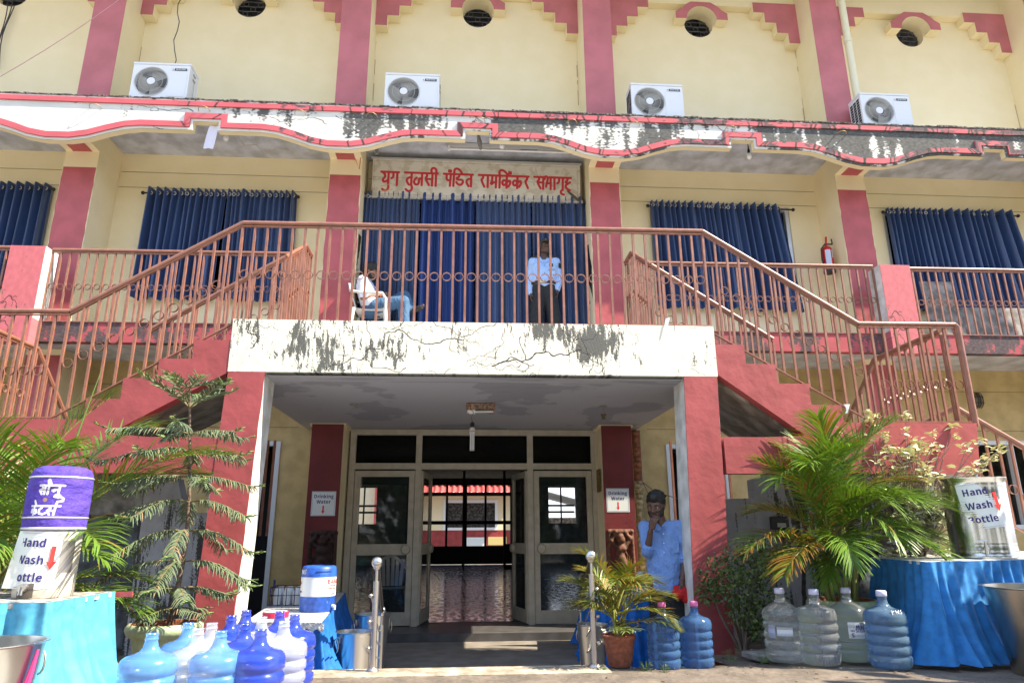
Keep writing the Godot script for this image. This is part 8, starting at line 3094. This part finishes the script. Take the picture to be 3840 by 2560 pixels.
func seated_man():
	plastic_chair("white plastic chair on the landing under the seated man", Vector3(-1.30, 3.45, -9.06), 90.0, true)
	var o := thing("person", "bearded man in a white shirt and jeans seated sideways with a phone", "person", Vector3(-1.30, 3.45, -9.06))
	var sk := skin("skin_brown", 0.20, 0.095, 0.055)
	# facing +x; z towards the viewer is his right side
	var hip := Vector3(0.0, 0.50, 0.0)
	var neck := Vector3(-0.10, 0.905, 0.0)
	var shR := Vector3(-0.130, 0.835, 0.165)
	var shL := Vector3(-0.115, 0.835, -0.165)
	var elR := Vector3(-0.10, 0.575, 0.21)
	var wrR := Vector3(0.115, 0.635, 0.11)
	var elL := Vector3(-0.02, 0.60, -0.19)
	var wrL := Vector3(0.17, 0.625, -0.02)
	var hc := Vector3(-0.045, 1.015, 0.0)
	var m := MB.new()
	nets(m, [
		[hip + Vector3(0, 0, 0.07), Vector3(-0.11, 0.76, 0.08), 0.11, 0.105], [hip + Vector3(0, 0, -0.07), Vector3(-0.11, 0.76, -0.08), 0.11, 0.105],
		[neck, hc + Vector3(-0.01, -0.04, 0), 0.056, 0.052], [neck + Vector3(0, -0.03, 0), shR, 0.055, 0.05], [neck + Vector3(0, -0.03, 0), shL, 0.055, 0.05],
		[shR, elR, 0.046, 0.040], [elR, wrR, 0.040, 0.026], [shL, elL, 0.046, 0.040], [elL, wrL, 0.040, 0.026],
		[Vector3(0.03, 0.49, 0.09), Vector3(0.43, 0.55, 0.12), 0.085, 0.06], [Vector3(0.43, 0.55, 0.12), Vector3(0.47, 0.10, 0.14), 0.055, 0.038],
		[Vector3(0.03, 0.49, -0.09), Vector3(0.43, 0.68, -0.04), 0.085, 0.06], [Vector3(0.43, 0.68, -0.04), Vector3(0.54, 0.46, 0.05), 0.055, 0.038],
	], 0.014, 0.03)
	var hx := Transform3D(Basis(Vector3.UP, deg_to_rad(74)) * Basis(Vector3.RIGHT, deg_to_rad(12)), hc)
	m.xf = hx
	head_shape(m)
	m.xf = Transform3D(basis_between(Vector3(0.95, 0.25, -0.25), Vector3(0.1, 0.4, -0.9)), wrR)
	hand_shape(m, -1.0, 0.8)
	m.xf = Transform3D(basis_between(Vector3(0.9, 0.1, 0.2), Vector3(0.1, 0.8, 0.5)), wrL)
	hand_shape(m, 1.0, 0.8)
	part("body", m, sk, o)
	face_bits(o, hx, 0.9, Color(0.13, 0.05, 0.04))
	hair(o, hx, 0.022)
	var sh := cloth("shirt_white", 0.72, 0.75, 0.84)
	m = MB.new()
	nets(m, [
		[hip + Vector3(-0.02, 0.02, 0.075), Vector3(-0.11, 0.76, 0.085), 0.13, 0.118], [hip + Vector3(-0.02, 0.02, -0.075), Vector3(-0.11, 0.76, -0.085), 0.13, 0.118], [Vector3(0.0, 0.60, 0), Vector3(-0.06, 0.74, 0), 0.12, 0.11],
		[neck + Vector3(0, -0.035, 0), shR, 0.062, 0.064], [neck + Vector3(0, -0.035, 0), shL, 0.062, 0.064],
		[shR, elR + Vector3(0, 0.03, 0), 0.068, 0.064], [shL, elL + Vector3(0, 0.03, 0), 0.068, 0.064],
		[Vector3(0.03, 0.62, 0.1), Vector3(-0.05, 0.66, 0.14), 0.018, 0.014], [Vector3(-0.1, 0.7, 0.2), Vector3(-0.13, 0.66, 0.22), 0.03, 0.025],
	], 0.012, 0.025)
	var s := part("shirt", m, sh, o)
	m = MB.new()
	for k in [-1.0, 1.0]:
		m.grid([[Vector3(0.0, 0.80, 0.01 * k), Vector3(0.01, 0.82, 0.06 * k)], [Vector3(-0.03, 0.88, 0.05 * k), Vector3(-0.04, 0.88, 0.08 * k)], [Vector3(-0.10, 0.935, 0.065 * k), Vector3(-0.10, 0.90, 0.08 * k)]])
	part("collar", m, sh, s)
	m = MB.new()
	m.tube([Vector3(0.005, 0.83, 0.05), Vector3(0.03, 0.76, 0.08), Vector3(0.075, 0.70, 0.07), Vector3(0.09, 0.65, 0.06)], 0.004, 5)
	part("lanyard", m, mats["navy"], s)
	m = MB.new()
	nets(m, [[Vector3(-0.02, 0.47, 0.07), Vector3(0.03, 0.49, 0.09), 0.125, 0.112], [Vector3(-0.02, 0.47, -0.07), Vector3(0.03, 0.49, -0.09), 0.125, 0.112], [Vector3(0.03, 0.49, 0.09), Vector3(0.43, 0.55, 0.12), 0.110, 0.086], [Vector3(0.43, 0.55, 0.12), Vector3(0.47, 0.10, 0.14), 0.082, 0.07],
		[Vector3(0.03, 0.49, -0.09), Vector3(0.43, 0.68, -0.04), 0.110, 0.084], [Vector3(0.43, 0.68, -0.04), Vector3(0.53, 0.47, 0.04), 0.080, 0.066]], 0.013, 0.02)
	part("jeans", m, cloth("denim", 0.045, 0.115, 0.22), o)
	m = MB.new()
	nets(m, [[Vector3(0.55, 0.445, 0.05), Vector3(0.67, 0.475, 0.10), 0.048, 0.036], [Vector3(0.68, 0.48, 0.10), Vector3(0.70, 0.50, 0.11), 0.036, 0.026], [Vector3(0.47, 0.05, 0.14), Vector3(0.62, 0.04, 0.16), 0.05, 0.04]], 0.011, 0.014)
	part("shoes", m, M("shoe_brown", 0.035, 0.022, 0.022, 0.6), o)
	m = MB.new()
	var pr := []
	for k in 14:
		var t := TAU * k / 14
		pr.append(Vector3(0.0, cos(t), sin(t)) * 0.030)
	m.xf = Transform3D(Basis(Vector3.UP, 0.4) * Basis(Vector3.BACK, 0.25), wrR + Vector3(-0.005, 0, 0))
	m.tube(pr, 0.007, 6, false, true)
	part("wrist_thread", m, M("thread_orange", 0.75, 0.14, 0.01, 0.6), o)
	m = MB.new()
	m.xf = Transform3D(Basis(Vector3.BACK, 0.7) * Basis(Vector3.RIGHT, 0.25), Vector3.ZERO)
	m.box(Vector3.ZERO, Vector3(0.15, 0.008, 0.075), 0.003)
	solo("phone", m, mats["black"], "dark phone in the hands of the seated man in white", "phone", o.position + Vector3(0.235, 0.70, 0.05))
